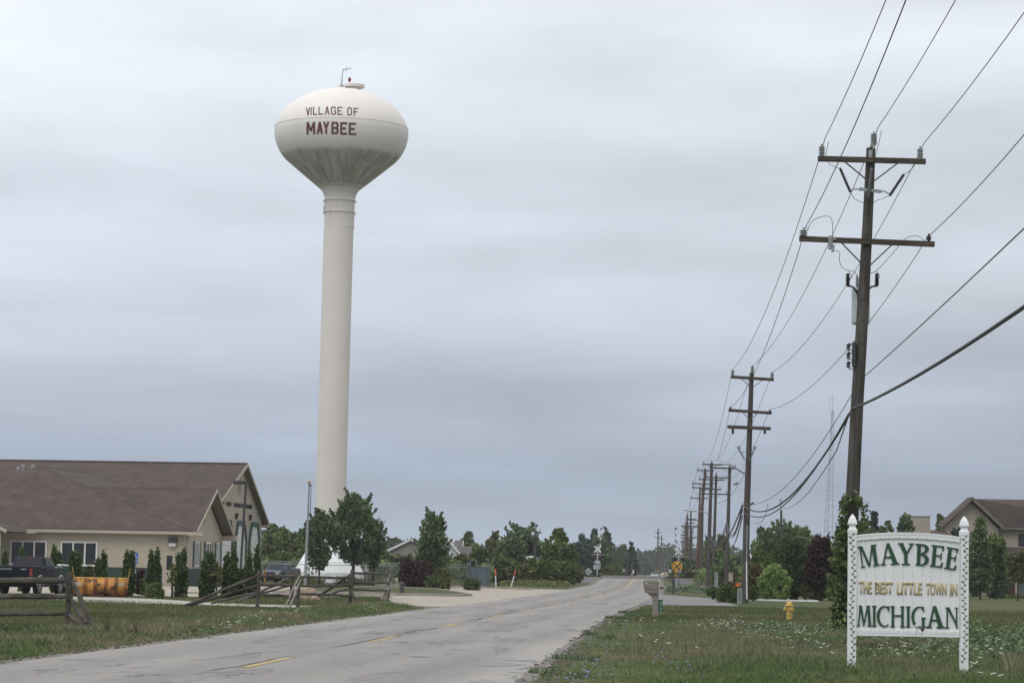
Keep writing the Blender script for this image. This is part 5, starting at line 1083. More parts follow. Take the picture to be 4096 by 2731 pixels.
c1 = [MP(798, 1084), MP(802, 1078), MP(838, 1100), MP(836, 1109)]; MB().prism([(x, D-.25, z) for x, z in c1], (0, .02, 0)).build('flag', M['signwhite'], mbx, smooth=False)
c2 = [MP(790, 1150), MP(956, 1158)]; MB().beam((c2[0][0], D-.224, c2[0][1]), (c2[1][0]-.02, D-.224, c2[1][1]), .01, .012).build('seam', M['iron'], mbx, smooth=False)
x0, z1 = MP(950, 1273); x1, z0 = MP(1001, 1417)
ap = empty('address_plate', ((x0+x1)/2, D+.13, 0), 0, 'green house number plate reading 8711 behind the mailbox post', 'number plate')
b = MB(); b.box(x0-.02, x1, D+.12, D+.14, z0, z1); b.build('plate', M['signgreen'], ap, smooth=False, bevel=.01); MB().box(x0-.04, x0-.0, D+.14, D+.17, 0, z1-.05).build('stake', M['iron'], ap, smooth=False)
for i, ch_ in enumerate('8711'):
    me = text_fit(ch_, .055 if ch_ != '1' else .03, .085, .012, .004); me.materials.append(M['signwhite']); o = bpy.data.objects.new('lettering', me); C.objects.link(o); o.parent = ap; o.location = (x0+.05+.02-(x0+x1)/2+(.012 if ch_ == '1' else 0), -.012, z1-.15-i*.112)
# green pedestal with orange tag, cabinets
q = P(2958, 2414, 133); X = q.x; e_ = empty('utility_pedestal', (X, 133, 0), 0, 'grey-green pedestal at the foot of the nearer lamp pole', 'utility box'); zt = P(2958, 2352, 133).z
MB().box(X-.11, X+.11, 132.9, 133.1, 0, zt).build('housing', M['ped_green'], e_, smooth=False, bevel=.02); MB().box(X-.02, X+.02, 132.885, 132.9, .15, zt-.1).build('slot', M['iron'], e_, smooth=False)
q = P(2953, 2338, 134); X = q.x; e_ = empty('cable_marker', (X, 134.2, 0), 0, 'small orange warning sign standing behind the grey-green pedestal', 'sign'); z = q.z
MB().box(X-.12, X+.12, 134.2, 134.22, z-.09, z+.09).build('plate', M['orange'], e_, smooth=False); MB().box(X-.015, X+.015, 134.23, 134.26, 0, z).build('stake', M['iron'], e_, smooth=False); MB().box(X-.08, X+.08, 134.19, 134.2, z-.04, z+.02).build('mark', M['orangelens'], e_, smooth=False)
for px0, px1, py0, py1, d, m, lb in ((2860, 2873, 2288, 2345, 262, 'ped_green', 'dark green utility cabinet behind the hedge'), (2911, 2932, 2290, 2335, 268, 'house_tan', 'tan utility cabinet right of the third pole')):
    a = P(px0, 2300, d); b_ = P(px1, 2300, d); z = P(px0, py0, d).z; e_ = empty('utility_cabinet', (a.x, d, 0), 0, lb, 'utility box'); MB().box(a.x, b_.x, d, d+.6, 0, z).build('housing', M[m], e_, smooth=False, bevel=.02); MB().box(a.x-.03, b_.x+.03, d-.03, d+.63, z, z+.06).build('lid', M[m], e_, smooth=False)
# cars beyond the crossing
def car(px, py, d, rz, paint, label):
    q = P(px, py, d); root = empty('parked_car' if 0 else 'car', (q.x, d, 0), rz, label, 'car', 'cars beyond the level crossing'); L_ = lambda b, n_, m, par=root, **k: b.build(n_, m, par, local=True, **k)
    pr = [(-2.2, .35), (-2.25, .7), (-2.1, .88), (-1.0, .95), (1.4, .95), (2.1, .86), (2.25, .6), (2.2, .35)]; b = MB(); b.prism([(-.88, y, z) for y, z in pr], (1.76, 0, 0)); bd = L_(b, 'body', paint, smooth=False, bevel=.08)
    v = [(-.82, -1.2, .93), (.82, -1.2, .93), (.82, 1.6, .93), (-.82, 1.6, .93), (-.6, -.5, 1.44), (.6, -.5, 1.44), (.6, 1.0, 1.44), (-.6, 1.0, 1.44)]; b = MB(); b.add(v, [(3, 2, 1, 0), (4, 5, 6, 7), (0, 1, 5, 4), (1, 2, 6, 5), (2, 3, 7, 6), (3, 0, 4, 7)]); cb_ = L_(b, 'cabin', paint, smooth=False, bevel=.06)
    b = MB(); b.prism([(-.7, -1.12, 1.0), (.7, -1.12, 1.0), (.56, -.58, 1.38), (-.56, -.58, 1.38)], (0, -.05, .02)); L_(b, 'windscreen', M['autoglass'], cb_, smooth=False)
    for s_ in (-1, 1):
        for y in (-1.4, 1.4): b = MB(); b.lathe([(.2, 0), (.32, .01), (.32, .2), (.2, .21)], o=(s_*.68, y, .32), axis=(s_, 0, 0), n=18); L_(b, 'wheel', M['tyre'])
        b = MB(); b.box(*sorted((s_*.5, s_*.82)), -2.27, -2.2, .62, .76); L_(b, 'headlight', M['clearlens'], bd, smooth=False)
    return root
car(2618, 2311, 620, R(-4), M['silver'], 'silver car driving toward the crossing'); car(2666, 2311, 640, R(50), M['house_tan'], 'tan car partly hidden beyond the crossing')
# ------------------------------------------------------------ houses
def gable_house(name, x0, x1, y0, y1, zw, zr_, wall, roof, label, axis='y', over=.4, trimm='whitetrim', wins=()):
    """axis: direction of the ridge"""
    e_ = empty(name, ((x0+x1)/2, y0, 0), 0, label, 'house'); b = MB()
    if axis == 'y':
        xm = (x0+x1)/2
        b.prism([(x0, y0, 0), (x1, y0, 0), (x1, y0, zw), (xm, y0, zr_), (x0, y0, zw)], (0, y1-y0, 0)); b.build('wall', M[wall], e_, smooth=False)
        b = MB(); sl = (zr_-zw)/(xm-x0)
        for s_, xe in ((-1, x0), (1, x1)):
            xo_ = xe+s_*over; zo = zw-sl*over; b.prism([(xo_, y0-over, zo+.05), (xm, y0-over, zr_+.05), (xm, y0-over, zr_+.2), (xo_, y0-over, zo+.2)], (0, y1-y0+2*over, 0))
        rf_ = b.build('roof', M[roof], e_, smooth=False); b = MB()
        for s_, xe in ((-1, x0), (1, x1)): xo_ = xe+s_*over; zo = zw-sl*over; b.beam((xo_, y0-over-.03, zo+.1), (xm, y0-over-.03, zr_+.1), .05, .26)
        b.build('bargeboard', M[trimm], rf_, smooth=False)
    else:
        ym = (y0+y1)/2; b.prism([(x0, y0, 0), (x0, y1, 0), (x0, y1, zw), (x0, ym, zr_), (x0, y0, zw)], (x1-x0, 0, 0)); b.build('wall', M[wall], e_, smooth=False)
        b = MB(); sl = (zr_-zw)/(ym-y0)
        for s_, ye in ((-1, y0), (1, y1)):
            yo = ye+s_*over; zo = zw-sl*over; b.prism([(x0-over, yo, zo+.05), (x0-over, ym, zr_+.05), (x0-over, ym, zr_+.2), (x0-over, yo, zo+.2)], (x1-x0+2*over, 0, 0))
        rf_ = b.build('roof', M[roof], e_, smooth=False)
        b = MB(); b.beam((x0-over, y0-over-.05, zw-sl*over+.05), (x1+over, y0-over-.05, zw-sl*over+.05), .08, .16)
        for xe in (x0-over-.03, x1+over+.03): b.beam((xe, y0-over, zw-sl*over+.1), (xe, ym, zr_+.1), .05, .25)
        b.build('gutter', M[trimm], rf_, smooth=False)
    for (wx0, wx1, wz0, wz1) in wins:
        b = MB(); t = .08; b.box(wx0, wx1, y0-.05, y0, wz0, wz0+t); b.box(wx0, wx1, y0-.05, y0, wz1-t, wz1); b.box(wx0, wx0+t, y0-.05, y0, wz0+t, wz1-t); b.box(wx1-t, wx1, y0-.05, y0, wz0+t, wz1-t); f_ = b.build('window', M[trimm], e_, smooth=False); MB().box(wx0+.04, wx1-.04, y0-.02, y0+.0, wz0+.04, wz1-.04).build('pane', M['glass'], f_, smooth=False)
    return e_
d = 330
def Z(py, px, d): return P(px, py, d).z
x0 = P(1560, 2200, d).x; x1 = P(1725, 2200, d).x; gable_house('house', x0, x1, d, d+14, Z(2200, 1560, d), Z(2160, 1640, d), 'house_grey', 'greyroof', 'grey gabled house behind the pointed tree and burgundy bush', 'y', .35, wins=((P(1597, 0, d).x, P(1609, 0, d).x, Z(2218, 1600, d), Z(2201, 1600, d)),))
x0 = P(1720, 2200, d).x; x1 = P(1831, 2200, d).x; d = 326; gable_house('house', x0, x1, d, d+9, Z(2204, 1831, d), Z(2136, 1776, d), 'house_white', 'greyroof', 'pale grey steep-gabled house right of the pointed tree', 'y', .35, wins=((P(1798, 0, d).x, P(1807, 0, d).x, Z(2223, 1800, d), Z(2205, 1800, d)),))
x0 = P(1832, 2200, 328).x; x1 = P(1964, 2200, 328).x; gable_house('garage_wing', x0, x1, 328, 338, Z(2236, 1900, 328), Z(2191, 1900, 333), 'house_white', 'greyroof', 'low wing with long grey shingle roof right of the pale gabled house', 'x', .3)
x0 = P(1822, 2200, 340).x; x1 = P(1846, 2200, 340).x; gable_house('rear_wing', x0, x1, 336.5, 345, Z(2195, 1840, 340), Z(2166, 1840, 340), 'house_white', 'greyroof', 'short upper roof rising behind the pale gabled house', 'x', .2)
# big house right
D = 240; xa = P(3780, 0, D).x; xm = P(3893, 0, D).x; xb = P(4014, 0, D).x
bh = empty('two_storey_house', (xb, D, 0), 0, 'two-storey taupe house with brown roof at the right edge', 'house')
zr2 = Z(1996, 3893, D); zw = Z(2112, 4014, D); sl = (zr2-zw)/(xb-xm); xe = xm-(xb-xm)
b = MB(); b.prism([(xe+.4, D+.8, 0), (xb-.3, D+.8, 0), (xb-.3, D+.8, zw), (xm, D+.8, zr2-.2), (xe+.4, D+.8, zw)], (0, 1.7, 0)); b.box(xb-.29, xb+14, D+2.5, D+11, 0, zw+.1); b.build('wall', M['house_tan'], bh, smooth=False)
b = MB(); b.prism([(xe, D, zw), (xm, D, zr2), (xm, D, zr2+.22), (xe, D, zw+.22)], (0, 2.6, 0)); b.prism([(xm, D, zr2), (xb, D, zw), (xb, D, zw+.22), (xm, D, zr2+.22)], (0, 2.6, 0))
ro = MB(); b.prism([(xb-.1, D+1.9, zw-.02), (xb+16, D+1.9, zw-.02), (xb+16, D+7.5, zr2+.1), (xm+1.0, D+7.5, zr2+.1), (xm+.1, D+2.6, zr2+.02)], (0, 0, .18)); rf_ = b.build('roof', M['roof'], bh, smooth=False)
b = MB(); b.beam((xe, D-.03, zw+.08), (xm, D-.03, zr2+.1), .05, .28); b.beam((xm, D-.03, zr2+.1), (xb, D-.03, zw+.08), .05, .28); b.beam((xb, D+1.85, zw+.02), (xb+15, D+1.85, zw+.02), .12, .2); b.build('bargeboard', M['house_trim'], rf_, smooth=False)
b = MB(); b.poly([(xe, D+.02, zw-.02), (xm, D+.02, zr2-.02), (xm, D+.8, zr2-.02), (xe, D+.8, zw-.02)]); b.build('soffit', M['soffit'], bh, smooth=False)
wx0 = P(4071, 0, D+2.4).x; b = MB(); b.box(wx0, wx0+2.0, D+2.42, D+2.5, Z(2188, 4071, D), Z(2127, 4071, D)); f_ = b.build('window', M['trim'], bh, smooth=False); MB().box(wx0+.08, wx0+1.92, D+2.40, D+2.42, Z(2184, 4071, D), Z(2131, 4071, D)).build('pane', M['glass'], f_, smooth=False)
b = MB(); x_ = P(4017, 0, D+2).x; b.tube([(x_+.3, D+1.9, zw), (x_, D+2.35, zw-.4), (x_, D+2.4, 4.2)], .06, 6); b.build('downspout', M['house_tan'], bh)
z1 = Z(2193, 4020, D); z2 = Z(2254, 4050, D-2); xp = P(4013, 0, D).x; b = MB(); b.prism([(xp, D+2.4, z1), (xp+12, D+2.4, z1), (xp+12, D-1.8, z2), (xp+1.0, D-1.8, z2)], (0, 0, .15)); b.build('porch_roof', M['roof'], bh, smooth=False)
b = MB(); b.beam((xp+1, D-1.85, z2), (xp+12, D-1.85, z2), .1, .25); b.box(P(4069, 0, D-2).x-.12, P(4069, 0, D-2).x+.12, D-1.9, D-1.66, 0, z2); b.build('porch_post', M['house_tan'], bh, smooth=False)
b = MB(); b.box(P(4045, 0, D).x, P(4045, 0, D).x+14, D+2.3, D+2.42, 0, 2.6); b.build('brick_base', M['brick'], bh, smooth=False)
xw = P(4080, 0, D).x; b = MB(); b.box(xw, xw+1.1, D+2.24, D+2.3, 0, 2.2); b.build('door', M['ped_green'], bh, smooth=False)
d = 232; cx0 = P(3655, 0, d).x; cx1 = P(3728, 0, d).x; zc = Z(2066, 3690, d)
hs_ = gable_house('rear_house', P(3640, 0, 238).x, P(3797, 0, 238).x, 236, 246, Z(2160, 3700, 238), Z(2128, 3750, 241), 'house_tan', 'roof', 'low roofed house wing with siding-clad chimney behind the welcome sign', 'x', .3, 'house_tan')
b = MB(); b.box(cx0, cx1, d, d+1.2, 0, zc); b.box(cx0+.9, cx0+1.05, d-.02, d, 0, zc); b.box(cx0-.06, cx1+.06, d-.06, d+1.26, zc, zc+.1); b.build('chimney', M['house_tan'], hs_, smooth=False)
# small roof and tank seen between trees
x0 = P(3046, 0, 300).x; x1 = P(3100, 0, 300).x; gable_house('small_house', x0, x1+6, 300, 308, Z(2252, 3046, 300), Z(2222, 3060, 304), 'house_white', 'greyroof', 'small grey roof peeping out above the round shrub', 'x', .3)
X = P(2165, 0, 268).x; e_ = empty('storage_tank', (X, 268, 0), 0, 'upright silver tank half hidden by the light green trees', 'tank'); zt = Z(2230, 2165, 268); b = MB(); b.lathe([(.55, 0), (.55, zt), (.45, zt+.05)], o=(X, 268, 0), n=20); b.build('shell', M['silver'], e_); MB().lathe([(.57, zt+.0), (.5, zt+.1), (.1, zt+.16)], o=(X, 268, 0), n=20).build('lid', M['signwhite'], e_)
x0 = P(2258, 0, 380).x; x1 = P(2312, 0, 380).x; gable_house('shed', x0, x1, 380, 386, Z(2229, 2280, 380), Z(2215, 2280, 383), 'house_white', 'signwhite', 'white shed roof glimpsed among the trees left of the crossing', 'x', .2)
# edging and planted island by the big house
xa = P(3975, 0, 205).x; e_ = empty('planting_bed', (xa+3, 205, 0), 0, 'brick-edged planting bed on the lawn in front of the two-storey house', 'planting bed')
b = MB(); pts = [(xa+4+4*math.cos(R(a)), 205+2.2*math.sin(R(a))) for a in range(0, 360, 24)]
for p_, q_ in zip(pts, pts[1:]+pts[:1]): b.beam((*p_, .1), (*q_, .1), .22, .22)
b.build('brick_edging', M['darkbrick'], e_, smooth=False)
b = MB(); gx0 = P(2990, 0, 151).x
for i in range(26):
    x = gx0+i*.17; random.seed(i); s_ = .05+.05*random.random(); b.box(x, x+.13+s_*.5, 149.6, 149.8, 0, s_+.03)
b.build('edging_stones', M['signwhite'], None, smooth=False, label='row of white edging stones along the shrub bed', cat='edging', bevel=.01)
# lattice radio mast
D = 600; X = P(3321, 0, D).x; tp = P(3331, 1640, D); e_ = empty('radio_mast', (X, D, 0), 0, 'tall thin lattice radio mast rising behind the dark trees', 'radio mast')
n_ = 34; H = tp.z; b1 = MB(); b2 = MB(); top = P(3331, 1572, D)
def mh(t): return 1.15*(1-t)**1.1+.22
for s_, s2 in ((-1, -1), (1, -1), (0, 1)):
    b1.tube([(X+(tp.x-X)*t+s_*mh(t), D+s2*mh(t), H*t) for t in [i/12 for i in range(13)]], .06, 4)
for i in range(n_):
    t0 = (i/n_); t1 = ((i+1)/n_); xm0 = X+(tp.x-X)*t0; xm1 = X+(tp.x-X)*t1; a = i % 2*2-1
    b2.tube([(xm0+a*mh(t0), D-mh(t0), H*t0), (xm1-a*mh(t1), D-mh(t1), H*t1)], .038, 3); b2.tube([(xm0-a*mh(t0), D-mh(t0), H*t0), (xm0, D+mh(t0), H*t0)], .032, 3); b2.tube([(xm0+mh(t0), D-mh(t0), H*t0), (xm0-mh(t0), D-mh(t0), H*t0)], .032, 3)
b1.build('leg_tubes', M['galv'], e_); b2.build('lattice', M['galv'], e_); MB().tube([tp, top], .05, 4).build('antenna_rod', M['galv'], e_); c_ = P(3320, 1660, D); c2 = P(3320, 1593, D); b = MB(); b.tube([c_, c2], .04, 4); b.tube([c_, (tp.x, D, c_.z)], .04, 4); b.tube([c2, (tp.x, D, c2.z)], .03, 4); b.build('side_antenna', M['galv'], e_)
a = P(3124, 2200, 262); e_ = empty('antenna_mast', (a.x, 262, 0), 0, 'thin antenna mast above the large dark tree', 'antenna'); t1 = P(3126, 2040, 262); t2 = P(3122, 1996, 262)
MB().tube([(a.x, 262, 0), t1], [.12, .09], 8).build('mast_pole', M['wood_pole'], e_); b = MB(); b.tube([P(3121, 2190, 262), t2], .035, 5); b.tube([P(3118, 2000, 262), P(3130, 1999, 262)], .025, 5); b.build('antenna_rod', M['iron'], e_)
# ------------------------------------------------------------ utility poles
def insul(b, p, h=.5, r=.12, n_=6):
    p = Vector(p); pr = [(.03, -.06)]
    for i in range(n_): z = h*i/n_; pr += [(r*.6, z), (r, z+h/n_*.25), (r*.95, z+h/n_*.5), (r*.6, z+h/n_*.75)]
    pr += [(r*.3, h), (.03, h+.05)]; b.lathe(pr, o=p, n=10)
def arm_at(root, pa, pb, wd=.11, h=.14, y=-.2, brace=None, pole=None, m='arm_wood'):
    a = Vector(pa); b_ = Vector(pb); a.y += y; b_.y += y; ar = MB().beam(a, b_, wd, h, up=(0, 0, 1)).build('crossarm', M[m], root, smooth=False, bevel=.008)
    if brace:
        mid = pole; L_ = (b_-a).length/2
        for s_ in (-1, 1):
            q = mid+(b_-a).normalized()*s_*L_*brace[0]; q.y = a.y; bb_ = MB(); bb_.beam((q.x, a.y-.03, q.z-h*.4), (mid.x+s_*.05, a.y-.03, mid.z-brace[1]), .035, .035, up=(0, 1, 0)); bb_.build('brace', M['arm_wood'], root, smooth=False)
    return ar
D = 70
p1 = empty('utility_pole', (P(3374, 2545, D).x, D, 0), 0, 'nearest wooden utility pole with transformer, beside the welcome sign', 'utility pole', 'utility poles along the road')
def Q(px, py, dy=0): return P(px, py, D+dy)
axis_ = [Q(3372, 2560), Q(3383, 2377), Q(3406, 2075), Q(3427, 1640), Q(3452, 1230), Q(3470, 900), Q(3484, 593)]
MB().tube(axis_, [.205, .205, .195, .178, .165, .145, .128], 16).build('shaft', M['wood_pole'], p1)
b = MB()
for i in range(18):
    t = i/17; p_ = axis_[2].lerp(axis_[6], t); b.box(p_.x-.02, p_.x+.02, p_.y-.19, p_.y-.12, p_.z-.02, p_.z+.02)
b.build('bolt_row', M['iron'], p1, smooth=False)
b = MB(); b.tube([Q(3392, 2350, -.19), Q(3413, 1900, -.17), Q(3424, 1500, -.16), Q(3440, 1330, -.15)], .022, 6); b.build('conduit', M['iron'], p1)
S2 = 1/2.614
def q2(x, y, dy=0): return Q(3150+x*S2, 450+y*S2, dy)
arm_at(p1, q2(308, 497), q2(1431, 527), .12, .15, -.22, (.5, .62), q2(862, 512)); arm_at(p1, q2(114, 1330), q2(1523, 1388), .12, .15, -.22, (.38, .72), q2(815, 1358))
for x, y in ((358, 465), (1387, 492)):
    b = MB(); insul(b, q2(x, y, -.22), .31, .095, 6); b.build('insulator', M['porcelain'], p1)
b = MB(); insul(b, q2(902, 340, -.05), .32, .10, 7); b.build('insulator', M['porcelain'], p1)
b = MB(); insul(b, q2(167, 1287, -.22), .17, .12, 3); b.build('insulator', M['porcelain'], p1); b = MB(); insul(b, q2(1477, 1330, -.22), .12, .085, 2); b.build('insulator', M['porcelain_dark'], p1)
def arrester(a, b_, r=.055, n_=18, m='porcelain_dark', cap=True):
    a = Vector(a); b_ = Vector(b_); L_ = (b_-a).length; pr = [(.03, -.03)]
    for i in range(n_): z = L_*i/n_; pr += [(r*.5, z), (r, z+L_/n_*.4), (r*.5, z+L_/n_*.8)]
    pr += [(.03, L_+.02)]; return MB().lathe(pr, o=a, axis=(b_-a), n=10).build('arrester', M[m], p1)
arrester(q2(552, 590, -.3), q2(656, 830, -.3)); arrester(q2(1212, 655, -.3), q2(1070, 868, -.3)); arrester(q2(878, 595, -.35), q2(848, 875, -.35), .06, 20, 'porcelain')
b = MB(); b.beam(q2(750, 800, -.28), q2(980, 828, -.28), .05, .09, up=(0, 0, 1)); b.tube([q2(665, 812, -.3), q2(715, 798, -.3), q2(755, 805, -.3)], .022, 5); b.tube([q2(1068, 855, -.3), q2(1010, 822, -.3), q2(975, 828, -.3)], .022, 5); b.build('arrester_bracket', M['galv'], p1)
b = MB(); b.beam(q2(868, 395, -.2), q2(866, 490, -.2), .1, .04, up=(0, 1, 0)); b.beam(q2(900, 340, -.08), q2(885, 385, -.08), .1, .1, up=(0, 1, 0)); b.build('top_bracket', M['galv'], p1, smooth=False)
b = MB(); b.tube([q2(455, 1290, -.35), q2(445, 1430, -.35)], [.075, .06], 8); b.beam(q2(487, 1385, -.4), q2(470, 1460, -.4), .07, .06, up=(0, 1, 0)); b.beam(q2(430, 1300, -.3), q2(505, 1330, -.3), .05, .05); b.build('cutout_fuse', M['galv'], p1)
# transformer hung behind the pole
S3 = 1/2.24
def q3(x, y, dy=0): return Q(3150+x*S3, 1000+y*S3, dy)
tc_ = q3(655, 655, .46); tt = q3(660, 350, .46); hh = tt.z-tc_.z; rr = 164*S3/2*D/FPX
MB().lathe([(rr*.9, -.03), (rr, 0), (rr, hh), (rr*.9, hh+.03), (rr*.5, hh+.05)], o=tc_, n=28).build('transformer', M['tankgrey'], p1)
for x in (624, 716):
    b = MB(); insul(b, q3(x, 335, .4), .30, .05, 6); b.build('bushing', M['porcelain'], p1)
for x, s_ in ((540, -1), (800, 1)):
    b = MB(); a = q3(x, 320, .1); b.lathe([(.02, -.03)]+[(r_, z_) for i in range(6) for r_, z_ in ((.04, .04*i), (.075, .04*i+.02), (.04, .04*i+.035))]+[(.05, .25), (.05, .34), (.02, .35)], o=a, n=10); b.build('arrester', M['porcelain_dark'], p1)
    b = MB(); b.tube([a, a+Vector((-s_*.15, 0, -.03)), a+Vector((-s_*.3, .15, -.2))], .03, 6); b.box(*sorted((a.x-s_*.28, a.x-s_*.36)), a.y+.1, a.y+.16, a.z-.42, a.z-.1); b.build('hanger', M['iron'], p1)
b = MB(); xx = q3(545, 850).x
for y in (865, 945, 1030):
    p_ = q3(545, y, -.1); b.lathe([(.04, -.07), (.065, -.06), (.04, 0), (.065, .06), (.04, .07)], o=p_, n=10); b.tube([p_+Vector((0, 0, .09)), p_+Vector((.22, .1, .05))], .012, 4); b.tube([p_-Vector((0, 0, .09)), p_+Vector((.22, .1, -.13))], .012, 4)
b.tube([q3(545, 845, -.1), q3(540, 1045, -.1)], .014, 5); b.build('spool_rack', M['iron'], p1)
b = MB(); b.box(q3(575, 860).x, q3(600, 860).x, 69.75, 69.95, q3(590, 1050).z, q3(590, 830).z); b.build('secondary_bracket', M['iron'], p1, smooth=False)
def jump(pts, r=.008, m='wire'):
    pts = [Vector(p_) for p_ in pts]; out_ = []
    for i in range(len(pts)-1):
        p0_, p1_, p2_, p3_ = pts[max(i-1, 0)], pts[i], pts[i+1], pts[min(i+2, len(pts)-1)]
        for k_ in range(5):
            t = k_/5; out_.append(.5*((2*p1_)+(p2_-p0_)*t+(2*p0_-5*p1_+4*p2_-p3_)*t*t+(-p0_+3*p1_-3*p2_+p3_)*t**3))
    out_.append(pts[-1]); return MB().tube(out_, r, 4).build('jumper_wire', M[m], p1)
jump([q2(195, 1190, -.2), q2(215, 1230, -.2), q2(235, 1165, -.2), q2(310, 1105, -.2), q2(415, 1083, -.2), q2(465, 1130, -.2), q2(473, 1290, -.3)]); jump([q2(435, 300, -.2), q2(402, 440, -.2), q2(435, 535, -.2), q2(548, 588, -.3)]); jump([q2(985, 190, -.2), q2(940, 380, -.2), q2(915, 470, -.3), q2(880, 595, -.3)]); jump([q2(1390, 350, -.2), q2(1370, 480, -.25), q2(1300, 590, -.3), q2(1215, 655, -.3)])
jump([q2(490, 1443, -.3), q2(545, 1460, -.3), q3(465, 90, -.3), q3(490, 155, -.2), q3(550, 185, 0), q3(600, 195, .2), q3(624, 245, .4)]); jump([q2(1430, 1345, -.2), q2(1380, 1300, -.2), q2(1310, 1290, -.2), q2(1220, 1330, -.2), q2(1120, 1450, -.1), q3(870, 110, 0), q3(790, 190, .1), q3(730, 215, .3), q3(718, 250, .4)]); jump([q2(660, 830, -.3), q2(700, 900, -.3), q2(790, 945, -.2)]); jump([q2(1065, 868, -.3), q2(985, 905, -.3), q2(920, 925, -.25), q2(890, 960, -.2)]); jump([q3(548, 190, 0), q3(578, 240, .1), q3(545, 260, .1)]); jump([q3(795, 190, .1), q3(828, 235, .1), q3(803, 260, .1)])
# pole 2
D2 = 135
def Q4(x, y, dy=0): return P(2800+x/2.6125, 1400+y/2.6125, D2+dy)
p2 = empty('utility_pole', (P(2979, 2412, D2).x, D2, 0), 0, 'second wooden utility pole carrying a cobra-head street lamp and three crossarms', 'utility pole', 'utility poles along the road')
MB().tube([P(2978, 2420, D2), P(2989, 1990, D2), Q4(540, 240)], [.20, .17, .12], 14).build('shaft', M['wood_pole'], p2)
ar = arm_at(p2, Q4(318, 282), Q4(768, 312), .11, .16, -.2, (.5, .48), Q4(538, 297)); ar = arm_at(p2, Q4(295, 630), Q4(745, 660), .11, .16, -.2, (.36, .36), Q4(520, 645)); ar = arm_at(p2, Q4(283, 803), Q4(735, 822), .11, .18, -.2)
for x, y, h in ((340, 275, .32), (547, 232, .32), (753, 302, .32)):
    b = MB(); insul(b, Q4(x, y, -.2), .34, .11, 5); b.build('insulator', M['porcelain'], p2)
for x, y in ((318, 620), (730, 650)): b = MB(); insul(b, Q4(x, y, -.2), .12, .09, 2); b.build('insulator', M['porcelain_dark'], p2)
for x in (343, 677): b = MB(); b.tube([Q4(x, 815, -.32), Q4(x, 875, -.32)], .07, 8); b.build('cutout_fuse', M['iron'], p2)
for s_, x0, x1, xm in ((-1, 400, 468, 435), (1, 573, 524, 555)):
    b = MB(); b.tube([Q4(x0, 1005, -.3), Q4(x0+ (15 if s_ < 0 else -5), 1035, -.3)], .09, 8); b.tube([Q4(x0+s_*-10, 1040, -.3), Q4(x1, 1150, -.15)], .04, 5); b.tube([Q4(x0+s_*-10, 1065, -.3), Q4(x1, 1068, -.15)], .03, 5); b.build('arrester', M['porcelain'], p2)
b = MB(); b.tube([Q4(463, 1290), Q4(400, 1250, -.3), Q4(335, 1205, -.5), Q4(275, 1187, -.6)], [.045, .04, .038, .035], 7); la = b.build('lamp_arm', M['galv'], p2)
def lamp_head(c, dx, parent, s_=1):
    b = MB(); c = Vector(c); b.lathe([(.04, 0), (.10, .06), (.15, .25), (.20, .5), (.19, .8), (.12, 1.0), (.03, 1.05)], o=c, axis=(dx, 0, .03), n=14); b.v = [(x, y, c.z+(z-c.z)*.62) for x, y, z in b.v]; b.v = [(c.x+(x-c.x)*s_, y, c.z+(z-c.z)*s_) for x, y, z in b.v]; o = b.build('lamp_head', M['tankgrey'], parent)
    b = MB(); b.lathe([(.13*s_, 0), (.11*s_, -.06*s_), (.02, -.09*s_)], o=c+Vector((dx*.68*s_, 0, -.07*s_)), n=12); b.build('lens', M['clearlens'], o); return o
lamp_head(Q4(275, 1190, -.6), -1, la, .62)
b = MB(); b.tube([P(2986, 2246, D2-.25), P(2987.5, 2396, D2-.3)], .035, 8); b.build('guy_guard', M['signwhite'], p2)
b = MB(); b.tube([P(2989, 2100, D2-.2), P(2986, 2250, D2-.2)], .03, 6); b.build('conduit', M['galv'], p2)
# farther poles. (px_base, py_top, px_top, d, radius, material, arms[(py, half_left_px, half_right_px)], label)
SP = {}
def far_pole(key, pxb, pxt, pyt, d, r, m, arms, label, pins=True):
    a = P(pxb, 2300, d); t = P(pxt, pyt, d); e_ = empty('utility_pole', (a.x, d, 0), 0, label, 'utility pole', 'utility poles along the road')
    MB().tube([(a.x, d, -.1), (a.x+(t.x-a.x)*.5, d, t.z*.5), t], [r*1.25, r*1.1, r*.85], 10).build('shaft', M[m], e_); SP[key] = []
    for k_, (py, hl, hr) in enumerate(arms):
        f_ = (py-pyt)/(2300-pyt); xc_ = pxt+(pxb-pxt)*f_; l_ = P(xc_-hl, py-.018*hl, d-.2); rr_ = P(xc_+hr, py+.03*hr, d-.2); b = MB(); b.beam(l_, rr_, .12, .15); b.build('crossarm', M['arm_wood'], e_, smooth=False)
        c_ = P(xc_, py, d-.24)
        for s_, q_ in ((-1, l_), (1, rr_)):
            if min(hl, hr) > 8: w_ = c_.lerp(q_, .5); b = MB(); b.beam((w_.x, d-.27, w_.z), (c_.x, d-.27, c_.z-.5), .04, .04, up=(0, 1, 0)); b.build('brace', M['arm_wood'], e_, smooth=False)
            if pins: b = MB(); insul(b, q_+Vector((-s_*.15, 0, .1)), .3, .07, 3); b.build('insulator', M['porcelain'], e_); SP[key].append(q_+Vector((-s_*.15, 0, .42)))
    if pins: b = MB(); insul(b, t, .34, .08, 3); b.build('insulator', M['porcelain'], e_)
    SP[key].append(t+Vector((0, 0, .36))); return e_
far_pole('3', 2905, 2919, 1866, 255, .17, 'wood_pole', [(1872, 64, 28)], 'tall pole with one long top crossarm right of the street lamps')
far_pole('X', 2831, 2847, 1851, 285, .19, 'wood_pole', [(1857, 38, 40)], 'tall dark pole with lower street lamp, second from right in the distant row')
